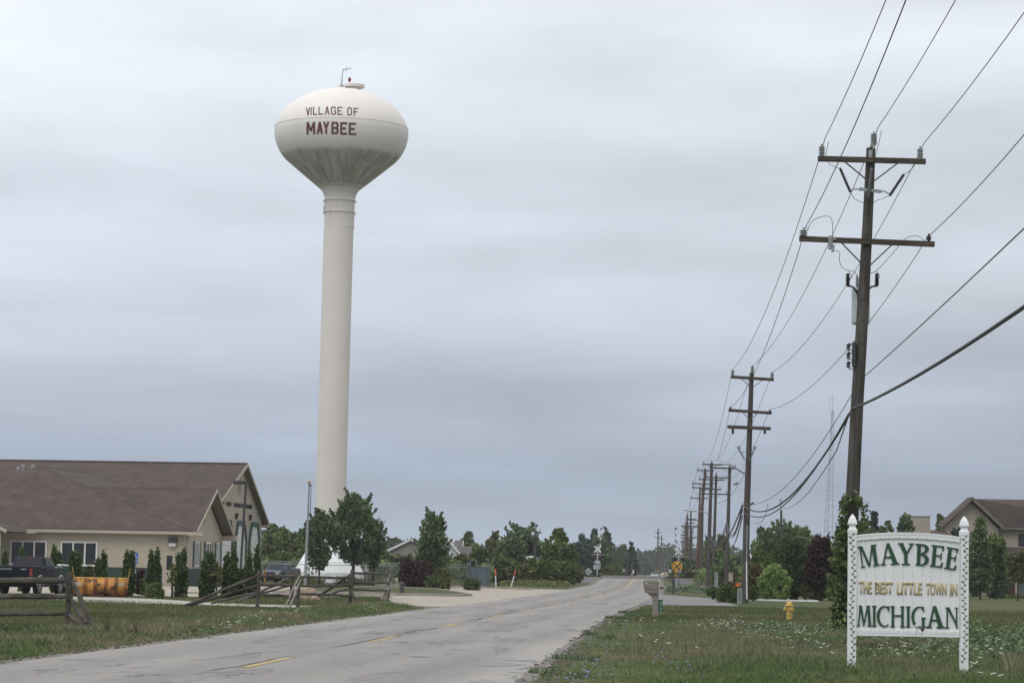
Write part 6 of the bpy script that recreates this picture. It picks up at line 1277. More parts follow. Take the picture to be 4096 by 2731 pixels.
far_pole('Y', 2852, 2865, 1897, 315, .17, 'wood_pole', [(1909, 44, 47), (1918, 70, 34), (1957, 66, 22), (1975, 64, 48)], 'dark pole with four crossarms, right of the lower street lamp pole')
far_pole('Z', 2783, 2821, 1876, 335, .21, 'wood_red', [(1881, 34, 34), (1934, 48, 40), (1950, 48, 40)], 'thick reddish leaning pole left of the lower street lamp')
far_pole('W', 2803, 2810, 2031, 333, .19, 'wood_pole', [], 'short bare dark pole in front of the reddish leaning pole', False)
far_pole('V', 2785, 2801, 1948, 390, .15, 'wood_red', [(1992, 38, 34)], 'thin reddish pole with one crossarm left of the thick reddish pole')
far_pole('U', 2757, 2764, 2046, 420, .15, 'wood_pole', [(2078, 10, 40), (2106, 8, 30)], 'dark pole topped by the farther street lamp')
far_pole('T', 2743, 2749, 2057, 470, .19, 'wood_red', [(2075, 6, 34), (2092, 8, 30), (2103, 22, 40)], 'stout brown pole beside the farther street lamp pole')
far_pole('S', 2737, 2741, 2094, 560, .15, 'wood_pole', [(2106, 16, 16), (2122, 16, 16), (2140, 18, 16)], 'thin dark pole at the left of the distant pole cluster')
for i, (px, py, d, ar_) in enumerate(((2752, 2100, 520, [(2112, 20, 26), (2128, 18, 24), (2148, 10, 30)]), (2733, 2128, 640, [(2138, 10, 16), (2150, 10, 14)]), (2768, 2112, 500, [(2150, 26, 20), (2180, 22, 20)]), (2757, 2150, 600, [(2165, 36, 10), (2175, 34, 20)]), (2729, 2160, 760, [(2168, 9, 10)]))):
    far_pole('r%d' % i, px-2, px, py, d, .14, 'wood_pole', ar_, ['crossarm-laden pole in the middle of the distant cluster', 'small pole at the left edge of the distant cluster', 'pole just right of the stout brown pole', 'low pole with wide arms before the far wood', 'smallest pole left of the distant cluster'][i])
far_pole('X2', 2799, 2804, 2150, 400, .15, 'wood_pole', [], 'low bare pole behind the short dark pole', False)
far_pole('L1', 2627.5, 2633, 2114, 620, .16, 'rail_wood', [(2131, 12, 12), (2149, 16, 14)], 'tall grey pole standing alone in the distance above the double arrow sign')
far_pole('L2', 2641, 2647, 2140, 750, .15, 'wood_pole', [(2156, 10, 10), (2172, 13, 12)], 'second lone grey pole, just right of the tall grey one')
far_pole('L3', 2650, 2651, 2172, 930, .14, 'wood_pole', [(2178, 7, 7)], 'farthest small pole right of the two lone grey poles')
far_pole('L4', 2657.5, 2659, 2236, 600, .12, 'rail_pale', [], 'pale short post right of the lone grey poles', False)
far_pole('A1', 2455, 2458, 2175, 420, .17, 'rail_wood', [], 'bare grey pole among trees right of the left crossing signal', False)
far_pole('A2', 2471, 2473, 2198, 450, .13, 'rail_wood', [], 'thin grey pole right of the bare grey pole', False)
far_pole('A3', 2485, 2487, 2215, 455, .13, 'rail_wood', [(2222, 5, 5), (2230, 5, 5)], 'small telegraph pole left of the spruce', False)
far_pole('A4', 2522, 2534, 2213, 440, .12, 'rail_wood', [(2222, 3, 3), (2236, 3, 3)], 'leaning telegraph pole in front of the spruce', False)
far_pole('A5', 2504, 2513, 2218, 445, .12, 'rail_wood', [(2228, 4, 4)], 'leaning telegraph pole at the left foot of the spruce', False)
far_pole('B1', 2137, 2142, 2121, 265, .14, 'wood_pole', [(2129, 3, 24), (2147, 3, 12)], 'leaning telegraph pole behind the large bushy tree')
for px, py, d, pole_, s_, lab in ((2789, 2043, 285, (2848, 2068), 1.0, 0), (2757, 2039, 420, (2763, 2050), 1.0, 0), (2740, 2146, 500, (2764, 2153), .9, 0), (2722, 2174, 560, (2760, 2182), .9, 0), (2668, 2187, 350, (2710, 2196), .9, 0)):
    a = P(*pole_, d); h_ = P(px, py, d); e_ = empty('street_lamp', a, 0, ['white cobra-head street lamp on the dark pole behind', 'farther small street lamp left of the white cobra-head', 'low street lamp in the distant pole cluster', 'lowest street lamp before the far wood', 'street lamp arm behind the railway crossbuck'][[2789, 2757, 2740, 2722, 2668].index(px)], 'street lamp', 'distant street lamps')
    m_ = a.lerp(h_, .5)+Vector((0, 0, .25)); MB().tube([a, m_, h_], .05, 6).build('lamp_arm', M['galv'], e_); hh = lamp_head(h_, -1, e_, s_*1.0)
# ------------------------------------------------------------ power lines
def span(a, b_, sag, n_=18):
    a = Vector(a); b_ = Vector(b_); return [a.lerp(b_, i/n_)-Vector((0, 0, 4*sag*(i/n_)*(1-i/n_))) for i in range(n_+1)]
def back(px, py, pole_pt, sag=.8):
    if py > 900: sag = .45 if py > 1000 else .12     # extend a wire from the pole through the picture-edge point to the unseen pole behind the viewer
    best = None
    for d in np.arange(25, 68, .25):
        q_ = P(px, py, d); u = (70-d)/66.0; target = pole_pt.z-4*sag*u*(1-u)*1.0
        e_ = abs(q_.z-target)
        if best is None or e_ < best[0]: best = (e_, d, q_)
    d = best[1]; q_ = best[2]; k_ = 62/(70-d); end = Vector((pole_pt.x+(q_.x-pole_pt.x)*k_, 8, pole_pt.z)); t = (70-d)/62
    pts = []
    for i in range(19):
        u = i/18; x = pole_pt.x+(end.x-pole_pt.x)*u; s_ = (pole_pt.z-q_.z)/(4*t*(1-t)); pts.append(Vector((x, 70-62*u, pole_pt.z-4*s_*u*(1-u))))
    return pts[::-1]
def line(pts, r, label, cat='power line', name='power_line', m='wire', n_=5): return MB().tube(pts, r, n_).build(name, M[m], None, label=label, cat=cat, group='overhead lines between the utility poles')
at1 = {'L': Q(3303, 551, -.2), 'T': Q(3515, 507, -.1), 'R': Q(3703, 565, -.2), 'LL': Q(3225, 905, -.2), 'LR': Q(3715, 945, -.2), 'N': Q(3392, 1384, -.1), 'C1': Q(3440, 1520, .1), 'C2': Q(3412, 1634, -.2)}
at2 = {'L': P(2930, 1477, 134.8), 'T': P(3010, 1463, 134.8), 'R': P(3089, 1489, 134.8), 'LL': P(2922, 1626, 134.8), 'LR': P(3079, 1638, 134.8), 'C1': P(2971, 2010, 134.8), 'C2': P(2971, 2019, 134.8)}
edge = {'L': (3544, 0), 'LL': (3624, 0), 'T': (3823, 0), 'R': (4096, 52), 'LR': (4096, 540), 'C1': (4096, 914), 'C2': (4096, 1228)}
SG = {'L': 1.0, 'T': 1.0, 'R': 1.0, 'LL': 1.0, 'LR': 1.0, 'C1': 1.15, 'C2': 1.3}
x3 = {'L': SP['X'][0], 'T': SP['X'][-1], 'R': SP['X'][1], 'LL': SP['Y'][0], 'LR': SP['Y'][3], 'C1': P(2840, 2140, 285), 'C2': P(2840, 2146, 285)}
lab = {'L': 'wire from the left end insulator of the nearest upper crossarm', 'T': 'wire from the pole-top insulator of the nearest pole', 'R': 'wire from the right end insulator of the nearest upper crossarm', 'LL': 'wire from the left insulator of the nearest lower crossarm', 'LR': 'wire from the right insulator of the nearest lower crossarm', 'C1': 'thin secondary cable meeting the nearest pole just above the thick cable', 'C2': 'thick lashed cable sagging low between the first two poles'}
for k_ in edge:
    r = {'C2': .034, 'C1': .012}.get(k_, .0115)
    line(back(*edge[k_], at1[k_])+span(at1[k_], at2[k_], SG[k_], 24)[1:]+span(at2[k_], x3[k_], 1.6, 16)[1:], r, lab[k_], 'cable' if k_[0] == 'C' else 'power line', n_=6)
line(span(Q(3395, 1655, -.2), P(2972, 2045, 134.8), 1.25, 20), .025, 'thin communication cable just under the thick lashed cable', 'cable')
mast_pt = P(3127, 2034, 262)
line([Q(3395, 1660, -.2), P(3345, 1805, 90), P(3290, 1892, 112), P(3235, 1968, 140), P(3195, 2008, 170), P(3160, 2029, 215), mast_pt], .02, 'service wire sagging from the nearest pole to the antenna mast', 'cable')
line([P(3072, 2010, 120), P(3064, 2055, 120), P(3050, 2083, 120), P(3030, 2093, 120), P(3018, 2090, 120)], .012, 'short drooping wire end hanging from the thick cable', 'cable')
for i, (a, b_, s_) in enumerate(((at2['C2'], P(2908, 2084, 255), 1.5), (P(2970, 2036, 134.8), P(2907, 2097, 255), 1.4), (P(2969, 2062, 134.8), P(2906, 2112, 255), 1.7))):
    line(span(a, b_, s_, 14), .035, ['upper', 'middle', 'lowest'][i]+' of three cables sagging from the lamp pole to the next pole', 'cable')
for i, (a, b_, s_) in enumerate(((P(2908, 2084, 255), P(2835, 2150, 285), 1.2), (P(2907, 2097, 255), P(2834, 2170, 285), 1.2), (P(2906, 2112, 255), P(2834, 2185, 285), 1.0))):
    line(span(a, b_, s_, 10), .035, ['upper', 'middle', 'lowest'][i]+' of three cables between the single-arm pole and the lamp pole beyond', 'cable')
for i, (a, b_) in enumerate(((SP['X'][0], SP['Z'][0]), (SP['Y'][0], SP['V'][0]), (SP['Z'][0], SP['S'][0]), (SP['V'][0], SP['T'][0]), (SP['Y'][4], SP['Z'][2]), (SP['X'][-1], SP['T'][-1]))):
    line(span(a, b_, 1.5, 10), .02, 'thin wire in the distant pole row, %s' % ['from the dark lamp pole top arm', 'down to the thin reddish pole', 'from the thick reddish pole to the cluster', 'between the thin reddish and brown poles', 'between the middle arms', 'along the pole tops'][i])
for i, z in enumerate((2182, 2186)):
    line(span(P(2400, z, 700), P(2900, z+9, 700), 1.5, 12), .03, ['upper', 'lower'][i]+' faint wire crossing in front of the far wood')
for px, py, d, lb in ((2944, 1937, 150, 'small bird perched on a thin wire left of the lamp pole'), (3005, 2018, 131, 'small bird perched on the thick cable beside the lamp pole')):
    c = P(px, py, d); bm = bmesh.new(); b = MB(); b.tube([c+Vector((-.19, 0, .02)), c+Vector((-.09, 0, .0)), c+Vector((0, 0, .03)), c+Vector((.07, 0, .07)), c+Vector((.10, 0, .12)), c+Vector((.125, 0, .115)), c+Vector((.155, 0, .105))], [.012, .035, .06, .05, .038, .026, .004], 10)
    o = b.build('bird', mat('bird_brown', (.05, .04, .035), .9) if 'bird_brown' not in MATS else MATS['bird_brown'], None, label=lb, cat='bird'); bm.free()
line(span(P(2990, 1870, 140), P(2860, 2010, 165), .6, 10), .012, 'thin drooping wire carrying the small bird left of the lamp pole')
# ------------------------------------------------------------ trees and shrubs
def T(px, py_top, d, half_px, kind, lm, label, name='tree', trunk=.2, nleaf=2500, leaf=None, cat='tree', group=None, **k):
    c = P(px, 2300, d); h = P(px, py_top, d).z; w_ = 2*half_px*d/FPX
    return tree(name, (c.x, d, 0), h, w_, kind, lm, trunk, nleaf, leaf or max(.07, 2.0*d*4/FPX*.55), label, cat, group, **k)
# the arborvitae row in front of the fire hall
AG = 'clipped evergreens in front of the fire hall'
for i, (px, py, d, hw, lb) in enumerate((
 (18, 2200, 123, 22, 'conical evergreen at the left edge behind the navy pickup'), (83, 2190, 129, 16, 'thin evergreen top behind the navy pickup cab roof'), (213, 2178, 126, 24, 'evergreen just right of the navy pickup cab'), (234, 2196, 126, 16, 'narrow evergreen touching the pickup door mirror side'),
 (287, 2205, 121, 24, 'evergreen behind the left marker rod of the plough'), (311, 2200, 121, 24, 'evergreen above the middle left of the plough blade'), (388, 2232, 121, 24, 'short evergreen above the plough middle'), (414, 2206, 121, 15, 'slim evergreen above the right half of the plough'),
 (505, 2196, 119, 22, 'evergreen at the right end of the plough blade'), (526, 2206, 119, 20, 'evergreen beside the blue parking sign'), (602, 2200, 120, 20, 'left one of the evergreen pair above the round bush'), (627, 2192, 120, 22, 'right one of the evergreen pair above the round bush'),
 (733, 2188, 117.5, 28, 'free-standing evergreen in front of the tan door'), (712, 2212, 117.8, 20, 'shorter evergreen merging with the one at the tan door'),
 (830, 2208, 117, 30, 'evergreen in front of the shuttered gable windows'), (812, 2240, 117, 22, 'low side shoot of the evergreen at the gable windows'), (846, 2216, 117.4, 18, 'thin evergreen behind the one at the gable windows'),
 (932, 2178, 117, 30, 'tall dark evergreen at the low wing corner'), (905, 2196, 117.2, 24, 'evergreen merging into the tall dark one at the corner'), (996, 2180, 118, 26, 'evergreen in front of the garage bays, left of the pair'), (1027, 2176, 118, 22, 'rightmost evergreen in front of the garage bays'))):
    T(px, py-4, d, hw*.92, 'column', 'cedar', lb, 'arborvitae', .03, 1900, .075, 'evergreen', AG, cr=.12, nclump=70, elong=2.1)
T(620, 2330, 112.8, 43, 'ball', 'mid', 'clipped round bush on the grass in front of the fire hall', 'round_bush', .03, 5000, .045, 'bush', cr=.10, nclump=150)
T(352, 2262, 122, 30, 'round', 'olive', 'loose brownish bush behind the plough blade', 'bush', .05, 900, .10, 'bush'); T(556, 2266, 125, 26, 'round', 'burg', 'reddish bush below the blue parking sign', 'bush', .05, 700, .1, 'bush')
T(462, 2300, 121, 34, 'round', 'box', 'low green bush behind the right end of the plough', 'bush', .05, 700, .09, 'bush'); T(585, 2310, 122, 24, 'round', 'box', 'low yellow-green bush left of the evergreen pair', 'bush', .05, 600, .09, 'bush'); T(252, 2310, 124, 28, 'round', 'olive', 'low bush between pickup and plough', 'bush', .05, 600, .09, 'bush')
T(690, 2250, 117, 22, 'oval', 'olive', 'thin pale sapling left of the free-standing evergreen', 'sapling', .35, 260, .07, 'tree'); T(866, 2238, 116.5, 26, 'oval', 'olive', 'thin sapling leaning beside the evergreen at the gable windows', 'sapling', .35, 420, .07, 'tree'); T(955, 2270, 119, 40, 'round', 'box', 'loose bush between the tall dark evergreen and the garage pair', 'bush', .1, 900, .09, 'bush')
# trees in front of the tower
T(1412, 1968, 205, 108, 'maple', 'deep', 'large round-headed dark tree in front of the tower base', trunk=.34, nleaf=9000, leaf=.14, cr=.5, nclump=85, seed=5)
T(1276, 2036, 203, 58, 'oval', 'deep', 'smaller narrow dark tree left of the large one at the tower', trunk=.27, nleaf=4600, leaf=.14, cr=.38, nclump=60, seed=8)
T(1492, 2085, 206, 56, 'maple', 'deep', 'drooping dark side tree right of the large one at the tower', trunk=.42, nleaf=3000, leaf=.14, cr=.42, nclump=40, seed=12, lean=.02)
T(1730, 2046, 196, 66, 'maple', 'deep', 'pointed dark green tree above the burgundy bush', trunk=.12, nleaf=7000, leaf=.15, cr=.45, nclump=90, seed=21)
T(1662, 2243, 192, 68, 'round', 'burg', 'broad burgundy bush beside the charcoal pedestal', 'burgundy_bush', .08, 5200, .11, 'bush', nclump=80, cr=.34)
T(1728, 2306, 184, 34, 'hedge', 'box', 'low clipped bush right of the burgundy bush', 'bush', .05, 1600, .08, 'bush', cr=.22); T(1768, 2270, 190, 36, 'round', 'olive', 'loose olive bush behind the low clipped one', 'bush', .08, 1500, .11, 'bush'); T(1794, 2318, 186, 13, 'ball', 'light', 'tiny light green bush between the clipped ones', 'bush', .05, 500, .06, 'bush')
T(1885, 2313, 184, 38, 'hedge', 'box', 'boxy clipped bush in front of the slatted enclosure', 'clipped_bush', .05, 2600, .075, 'bush', cr=.24, nclump=70)
# left and centre background trees
bgt = [
 (1085, 2094, 330, 40, 'maple', 'mid', 'dark tree top just right of the garage corner'), (1128, 2110, 325, 36, 'maple', 'deep', 'second tree top right of the garage corner'), (1100, 2128, 290, 55, 'round', 'mid', 'rounded green tree behind the blue pickup'), (1160, 2130, 285, 48, 'round', 'mid', 'rounded green tree left of the flagpole'),
 (1212, 2092, 340, 34, 'maple', 'deep', 'dark tree directly behind the flagpole'), (1190, 2180, 270, 50, 'round', 'olive', 'bushy tree below the flagpole tree'), (1255, 2180, 260, 60, 'round', 'mid', 'green tree behind the narrow dark tree'), (1060, 2190, 262, 45, 'round', 'olive', 'low bushy tree at the garage corner foot'), (1120, 2215, 250, 60, 'round', 'mid', 'low bushy tree behind the blue pickup roof'),
 (1560, 2228, 262, 50, 'round', 'mid', 'bushy tree right of the tower base'), (1615, 2226, 262, 48, 'round', 'olive', 'bushy tree in front of the grey gabled house'), (1500, 2196, 275, 50, 'round', 'deep', 'dark tree between tower base and grey house'), (1690, 2215, 250, 36, 'round', 'mid', 'green tree behind the pointed one'),
 (1822, 2228, 262, 30, 'maple', 'olive', 'loose tree in front of the pale gabled house'), (1780, 2240, 255, 38, 'round', 'mid', 'low tree left of the loose one at the pale house'), (1905, 2176, 290, 24, 'oval', 'mid', 'upright tree in front of the long grey roof'), (1930, 2200, 268, 42, 'round', 'mid', 'bushy tree at the right end of the long grey roof'), (1862, 2225, 262, 40, 'round', 'olive', 'low bushes below the long grey roof'),
 (1872, 2127, 420, 30, 'maple', 'mid', 'tree rising behind the long grey roof'), (1845, 2148, 420, 9, 'oval', 'mid', 'small tree top left of the one behind the roof'), (1977, 2124, 330, 27, 'maple', 'olive', 'loose-topped tree left of the large bushy tree'), (1957, 2150, 325, 18, 'oval', 'olive', 'thin tree top left of the loose-topped one'),
 (2088, 2094, 300, 72, 'round', 'deep', 'large bushy dark tree in the centre distance'), (2040, 2150, 292, 60, 'round', 'deep', 'dark lower tree on the left of the large bushy one'), (2010, 2230, 262, 60, 'round', 'mid', 'shrubby tree behind the orange-topped posts'), (2080, 2262, 258, 45, 'round', 'olive', 'shrub between the orange-topped posts'), (2125, 2235, 262, 30, 'oval', 'light', 'light green sapling left of the silver tank'),
 (2232, 2114, 285, 48, 'maple', 'light', 'tall light green tree left of the crossing'), (2205, 2160, 278, 40, 'round', 'light', 'light green tree at the left of the tall light one'), (2270, 2180, 275, 40, 'round', 'mid', 'green tree right of the tall light one'), (2190, 2245, 262, 45, 'round', 'light', 'light bushy growth over the silver tank'), (2255, 2250, 272, 50, 'round', 'light', 'light bushy growth right of the silver tank'), (2300, 2265, 320, 34, 'round', 'olive', 'olive bush behind the narrow black-posted sign'),
 (2325, 2140, 430, 30, 'pear', 'blue', 'dark evergreen left of the crossing signal'), (2352, 2158, 420, 30, 'pear', 'blue', 'shorter dark evergreen left of the crossing signal'), (2375, 2118, 440, 26, 'pear', 'blue', 'dark evergreen behind the left crossing signal'), (2425, 2112, 445, 26, 'pear', 'blue', 'tall dark evergreen right of the left gate arm'), (2400, 2150, 430, 40, 'round', 'deep', 'dark tree mass behind the left crossing signal'), (2300, 2170, 400, 34, 'round', 'blue', 'dark tree at the right of the light green group'), (2440, 2185, 450, 24, 'round', 'deep', 'dark tree at the right end of the evergreen group'),
 (2458, 2260, 400, 24, 'round', 'light', 'light green bush right of the left crossing signal'), (2435, 2272, 395, 20, 'round', 'olive', 'olive bush at the foot of the left crossing signal'), (2490, 2176, 560, 20, 'maple', 'deep', 'distant tree left of the spruce'), (2526, 2170, 470, 30, 'cone', 'blue', 'pointed spruce standing before the far wood'),
 (2835, 2150, 420, 34, 'maple', 'mid', 'tree top between the distant poles'), (2885, 2140, 410, 32, 'maple', 'mid', 'tree top left of the lamp pole'), (2860, 2200, 340, 48, 'round', 'mid', 'green bushy tree behind the distant poles'), (2925, 2215, 330, 40, 'round', 'mid', 'bushy tree behind the lamp pole'), (2770, 2240, 380, 46, 'round', 'deep', 'dark shrubby tree right of the crossing signal'), (2725, 2262, 372, 26, 'round', 'mid', 'low shrub behind the right crossing signal'), (2810, 2262, 345, 48, 'round', 'olive', 'olive shrubs at the foot of the distant poles'), (2700, 2230, 480, 24, 'round', 'deep', 'dark tree behind the crossbuck'), (2900, 2255, 300, 50, 'round', 'mid', 'green shrubs behind the utility cabinets'),
 (3025, 2180, 360, 30, 'round', 'deep', 'dark tree right of the lamp pole'), (3065, 2108, 275, 46, 'round', 'mid', 'left part of the large dark tree crowned by the antenna'), (3138, 2087, 280, 76, 'round', 'deep', 'large dark tree below the antenna mast'), (3200, 2108, 275, 44, 'round', 'mid', 'right shoulder tree of the large dark one'), (3040, 2205, 240, 36, 'round', 'light', 'yellow-green bushy tree above the round shrub'), (3085, 2215, 236, 36, 'round', 'light', 'yellow-green tree beside the small grey roof'),
 (3250, 2146, 260, 38, 'maple', 'mid', 'green tree behind the burgundy tree'), (3310, 2150, 250, 34, 'maple', 'mid', 'green tree left of the vine-covered pole'), (3345, 2150, 270, 20, 'pear', 'blue', 'dark evergreen at the foot of the radio mast'), (3497, 2040, 225, 34, 'cone', 'blue', 'blue-green spruce right of the vine-covered pole'), (3455, 2090, 220, 40, 'round', 'mid', 'green tree hidden behind the vine-covered pole'), (3540, 2082, 245, 32, 'round', 'mid', 'rounded green tree behind the sign left half'), (3624, 2054, 228, 40, 'oval', 'deep', 'dark oval tree left of the chimney'),
 (3762, 2050, 270, 34, 'maple', 'light', 'loose light tree right of the chimney'), (3825, 2108, 226, 30, 'round', 'blue', 'dark shrub at the left gable foot of the two-storey house'), (3590, 2160, 215, 60, 'round', 'mid', 'green shrubs behind the sign panel'),
]
for i, (px, py, d, hw, kind, lm, lb) in enumerate(bgt):
    small = hw < 36
    T(px, py, d, hw, kind, lm, lb, 'spruce' if kind == 'cone' else 'tree', .1, 1500 if small else 2600, d*.00095, 'tree', 'background trees', nclump=34 if small else 55, elong=1.5 if kind in ('maple', 'pear') else 1.1, cr=hw*2*d/FPX*(.12 if kind in ('maple', 'pear') else .14))
# right-hand garden
T(3098, 2253, 151, 72, 'ball', 'bright', 'large round light green shrub on the stone-edged bed', 'round_shrub', .03, 15000, .07, 'shrub', nclump=240, cr=.17)
T(3168, 2158, 160, 74, 'oval', 'cedar', 'tall dark green conical shrub behind the round light one', 'conical_shrub', .05, 7000, .10, 'shrub', nclump=110, cr=.3, elong=1.5)
T(3285, 2152, 158, 62, 'maple', 'burg', 'dark burgundy tree left of the vine-covered pole', trunk=.22, nleaf=7500, leaf=.11, nclump=100, cr=.36); T(3240, 2200, 161, 40, 'oval', 'burg', 'burgundy tree partly behind the conical shrub', trunk=.15, nleaf=3000, leaf=.11, nclump=50, cr=.3)
T(3025, 2262, 157, 40, 'round', 'rusty', 'orange-tinged bush left of the round light shrub', 'bush', .08, 2600, .10, 'bush', nclump=60, cr=.28); T(3010, 2340, 149, 26, 'round', 'box', 'low dark bush under the orange-tinged one', 'bush', .05, 900, .08, 'bush'); T(3260, 2340, 159, 60, 'round', 'olive', 'low shrubs under the burgundy trees', 'bush', .05, 1600, .1, 'bush')
T(3330, 2300, 157, 30, 'round', 'mid', 'low shrubs between burgundy tree and vine', 'bush', .05, 900, .1, 'bush')
T(2910, 2338, 137, 44, 'hedge', 'box', 'boxy clipped hedge left of the green pedestal', 'clipped_hedge', .05, 3400, .07, 'hedge', cr=.22, nclump=80); T(2852, 2345, 152, 28, 'round', 'deep', 'smaller dark bush left of the clipped hedge', 'bush', .05, 1400, .08, 'bush'); T(2935, 2330, 141, 34, 'round', 'rusty', 'olive bush behind the clipped hedge', 'bush', .05, 1400, .09, 'bush')
T(3920, 2056, 187, 66, 'column', 'deep', 'tall dense dark green tree in front of the two-storey house', trunk=.13, nleaf=11000, leaf=.12, nclump=150, cr=.34, elong=1.3, seed=77); T(3985, 2140, 190, 50, 'oval', 'mid', 'green tree leaning right of the tall dense one', trunk=.2, nleaf=3800, leaf=.12, nclump=60, cr=.34); T(3860, 2075, 192, 26, 'column', 'deep', 'narrow dark tree directly right of the sign', trunk=.1, nleaf=2600, leaf=.12, nclump=50, cr=.28)
T(4070, 2205, 178, 40, 'round', 'olive', 'small tree at the right edge before the porch', trunk=.45, nleaf=1800, leaf=.11, nclump=40, cr=.26); T(3990, 2290, 200, 60, 'round', 'blue', 'dark shrubs at the foot of the two-storey house', 'bush', .05, 2200, .1, 'bush'); T(3800, 2290, 215, 80, 'round', 'blue', 'dark hedge mass behind the sign right post', 'bush', .05, 2600, .12, 'bush')
T(4040, 2385, 203, 40, 'hedge', 'box', 'low clipped plants in the brick-edged bed', 'bush', .05, 1400, .07, 'bush'); T(4085, 2383, 203, 34, 'hedge', 'box', 'low clipped plants at the right edge of the brick-edged bed', 'bush', .05, 1400, .07, 'bush')
T(1142, 2322, 205, 44, 'hedge', 'yflower', 'yellow flowering plants right of the blue pickup', 'flower_bed', .05, 1200, .09, 'flowers'); T(1235, 2318, 207, 90, 'hedge', 'mid', 'low green bushes at the tower lot edge', 'bush', .05, 2200, .1, 'bush'); T(1420, 2332, 207, 100, 'hedge', 'olive', 'low weedy bushes in front of the tower base', 'bush', .05, 2200, .1, 'bush'); T(1200, 2312, 203, 20, 'round', 'yflower', 'small yellow flowering clump left of the flagpole', 'flower_bed', .05, 500, .08, 'flowers')
# vine on the nearest pole
rng = np.random.default_rng(4); pts = []
ax = [(3372, 2545), (3383, 2377), (3406, 2075), (3412, 1975)]
for z_i in range(240):
    t = rng.random()**.85; py = 2545-t*570; px = np.interp(-py, [-2545, -2377, -2075, -1960], [3372, 3383, 3406, 3412])
    lw = np.interp(-py, [-2545, -2420, -2300, -2200, -2100, -2000, -1970], [40, 52, 76, 56, 44, 34, 10]); rw = np.interp(-py, [-2545, -2420, -2300, -2150, -2110, -2040, -1990], [6, 8, 10, 20, 62, 66, 10])
    side = -rng.random()**.7*lw if rng.random() < .72 else rng.random()**.7*rw
    if -26 < side < 20 and py < 2130 and rng.random() < .8: continue
    c = P(px+side, py, 70-.28+.5*(rng.random()-.5)); n_ = 20; pts.append(np.array(c)+rng.normal(size=(n_, 3))*np.array([.055, .08, .08]))
pts = np.concatenate(pts); pts = pts[pts[:, 2] > .05]; fld = np.sin(pts[:, 0]*9+1)+np.sin(pts[:, 2]*7.3)+np.sin(pts[:, 2]*15+pts[:, 0]*11); pts = pts[fld > -.9]
vroot = empty('climbing_vine', (P(3372, 2545, 70).x, 70, 0), 0, 'leafy green vine climbing the nearest utility pole', 'vine')
lv = leaf_quads(rng, pts-np.array(vroot.location), .062, .3); soup('foliage', lv, 4, LM['ivy'], vroot)
b = MB()
for i in range(7): b.tube([(.05*i-.3, -.22, 0), (.03*i-.15+.1, -.22, 1.2), (.1+.02*i, -.2, 2.4), (.2, -.19, 3.3)], .012, 5)
b.build('stem', M['bark'], vroot, local=True)
# far wood closing the horizon, and undergrowth behind the lots
def wood_band(name, x0, x1, y0, y1, top_fn, n, size, lm, label, seed, cat='woodland'):
    rng = np.random.default_rng(seed); x = rng.uniform(x0, x1, n); y = rng.uniform(y0, y1, n); low = cat == 'undergrowth'; nc = int((x1-x0)/(1.7 if low else 7))+2
    if low: k_ = x > np.interp(y, np.arange(400), [xcs(v) for v in range(400)])+HW+.6 if x0 > 5 else x < np.interp(y, np.arange(400), [xcs(v) for v in range(400)])-HW-.8; x = x[k_]; y = y[k_]; n = len(x)
    hs_ = rng.uniform(.3 if low else .80, 1.08, nc); top = np.array([top_fn(a) for a in x])*hs_[((x-x0)/(x1-x0)*(nc-1)).astype(int)]
    cell = ((x-x0)/(x1-x0)*(nc-1)) % 1; top *= (.86+.14*np.sin(np.pi*cell)); z = top*rng.random(n)**.6; p = np.stack([x, y, z], 1)
    return soup(name, leaf_quads(rng, p, size), 4, LM[lm], None, label, cat, None, 'stuff')
wood_band('far_wood', -330, 420, 1080, 1160, lambda x: 12.8, 46000, 1.1, 'far', 'dark far wood closing the horizon', 3)
b = MB(); b.box(-700, -330, 1100, 1130, 0, 10); b.box(-330, 420, 1125, 1135, -1, 8.2); b.box(420, 800, 1100, 1130, 0, 10); b.build('wood_core', LM['far'], None, smooth=False, kind='stuff', label='dense dark inside of the far wood', cat='woodland')
wood_band('left_wood', -150, -3, 560, 620, lambda x: 8.7 if x < -22 else 7.4, 17000, .7, 'far', 'dark wood behind the grey houses on the left', 5)
wood_band('right_wood', 45, 170, 420, 470, lambda x: 8.5, 16000, .6, 'deep', 'dark wooded belt behind the right-hand gardens', 6)
wood_band('undergrowth', -40, -1.5, 246, 262, lambda x: 2.3, 9000, .26, 'mid', 'mixed green undergrowth behind the tower lot', 8, 'undergrowth')
wood_band('roadside_brush', -12, 5.8, 226, 252, lambda x: .62, 4200, .12, 'olive', 'weedy brush left of the road before the crossing', 9, 'undergrowth')
wood_band('rail_brush', -22, 9.5, 360, 372, lambda x: 3.0, 4200, .3, 'olive', 'brush behind the railway on the left', 10, 'undergrowth')
wood_band('lane_brush', 24, 60, 305, 330, lambda x: 2.6, 6000, .3, 'mid', 'brush behind the distant poles on the right', 11, 'undergrowth')
wood_band('ditch_weeds', 9.5, 20, 193, 232, lambda x: .4, 6000, .10, 'weed', 'weeds between the side drives on the right', 12, 'undergrowth')
sheet('field', [(25, 700), (70, 700), (90, 1075), (-40, 1075)], mat('pale_field', (.16, .15, .06), .9, (.10, .11, .04), scale=.05), .01)
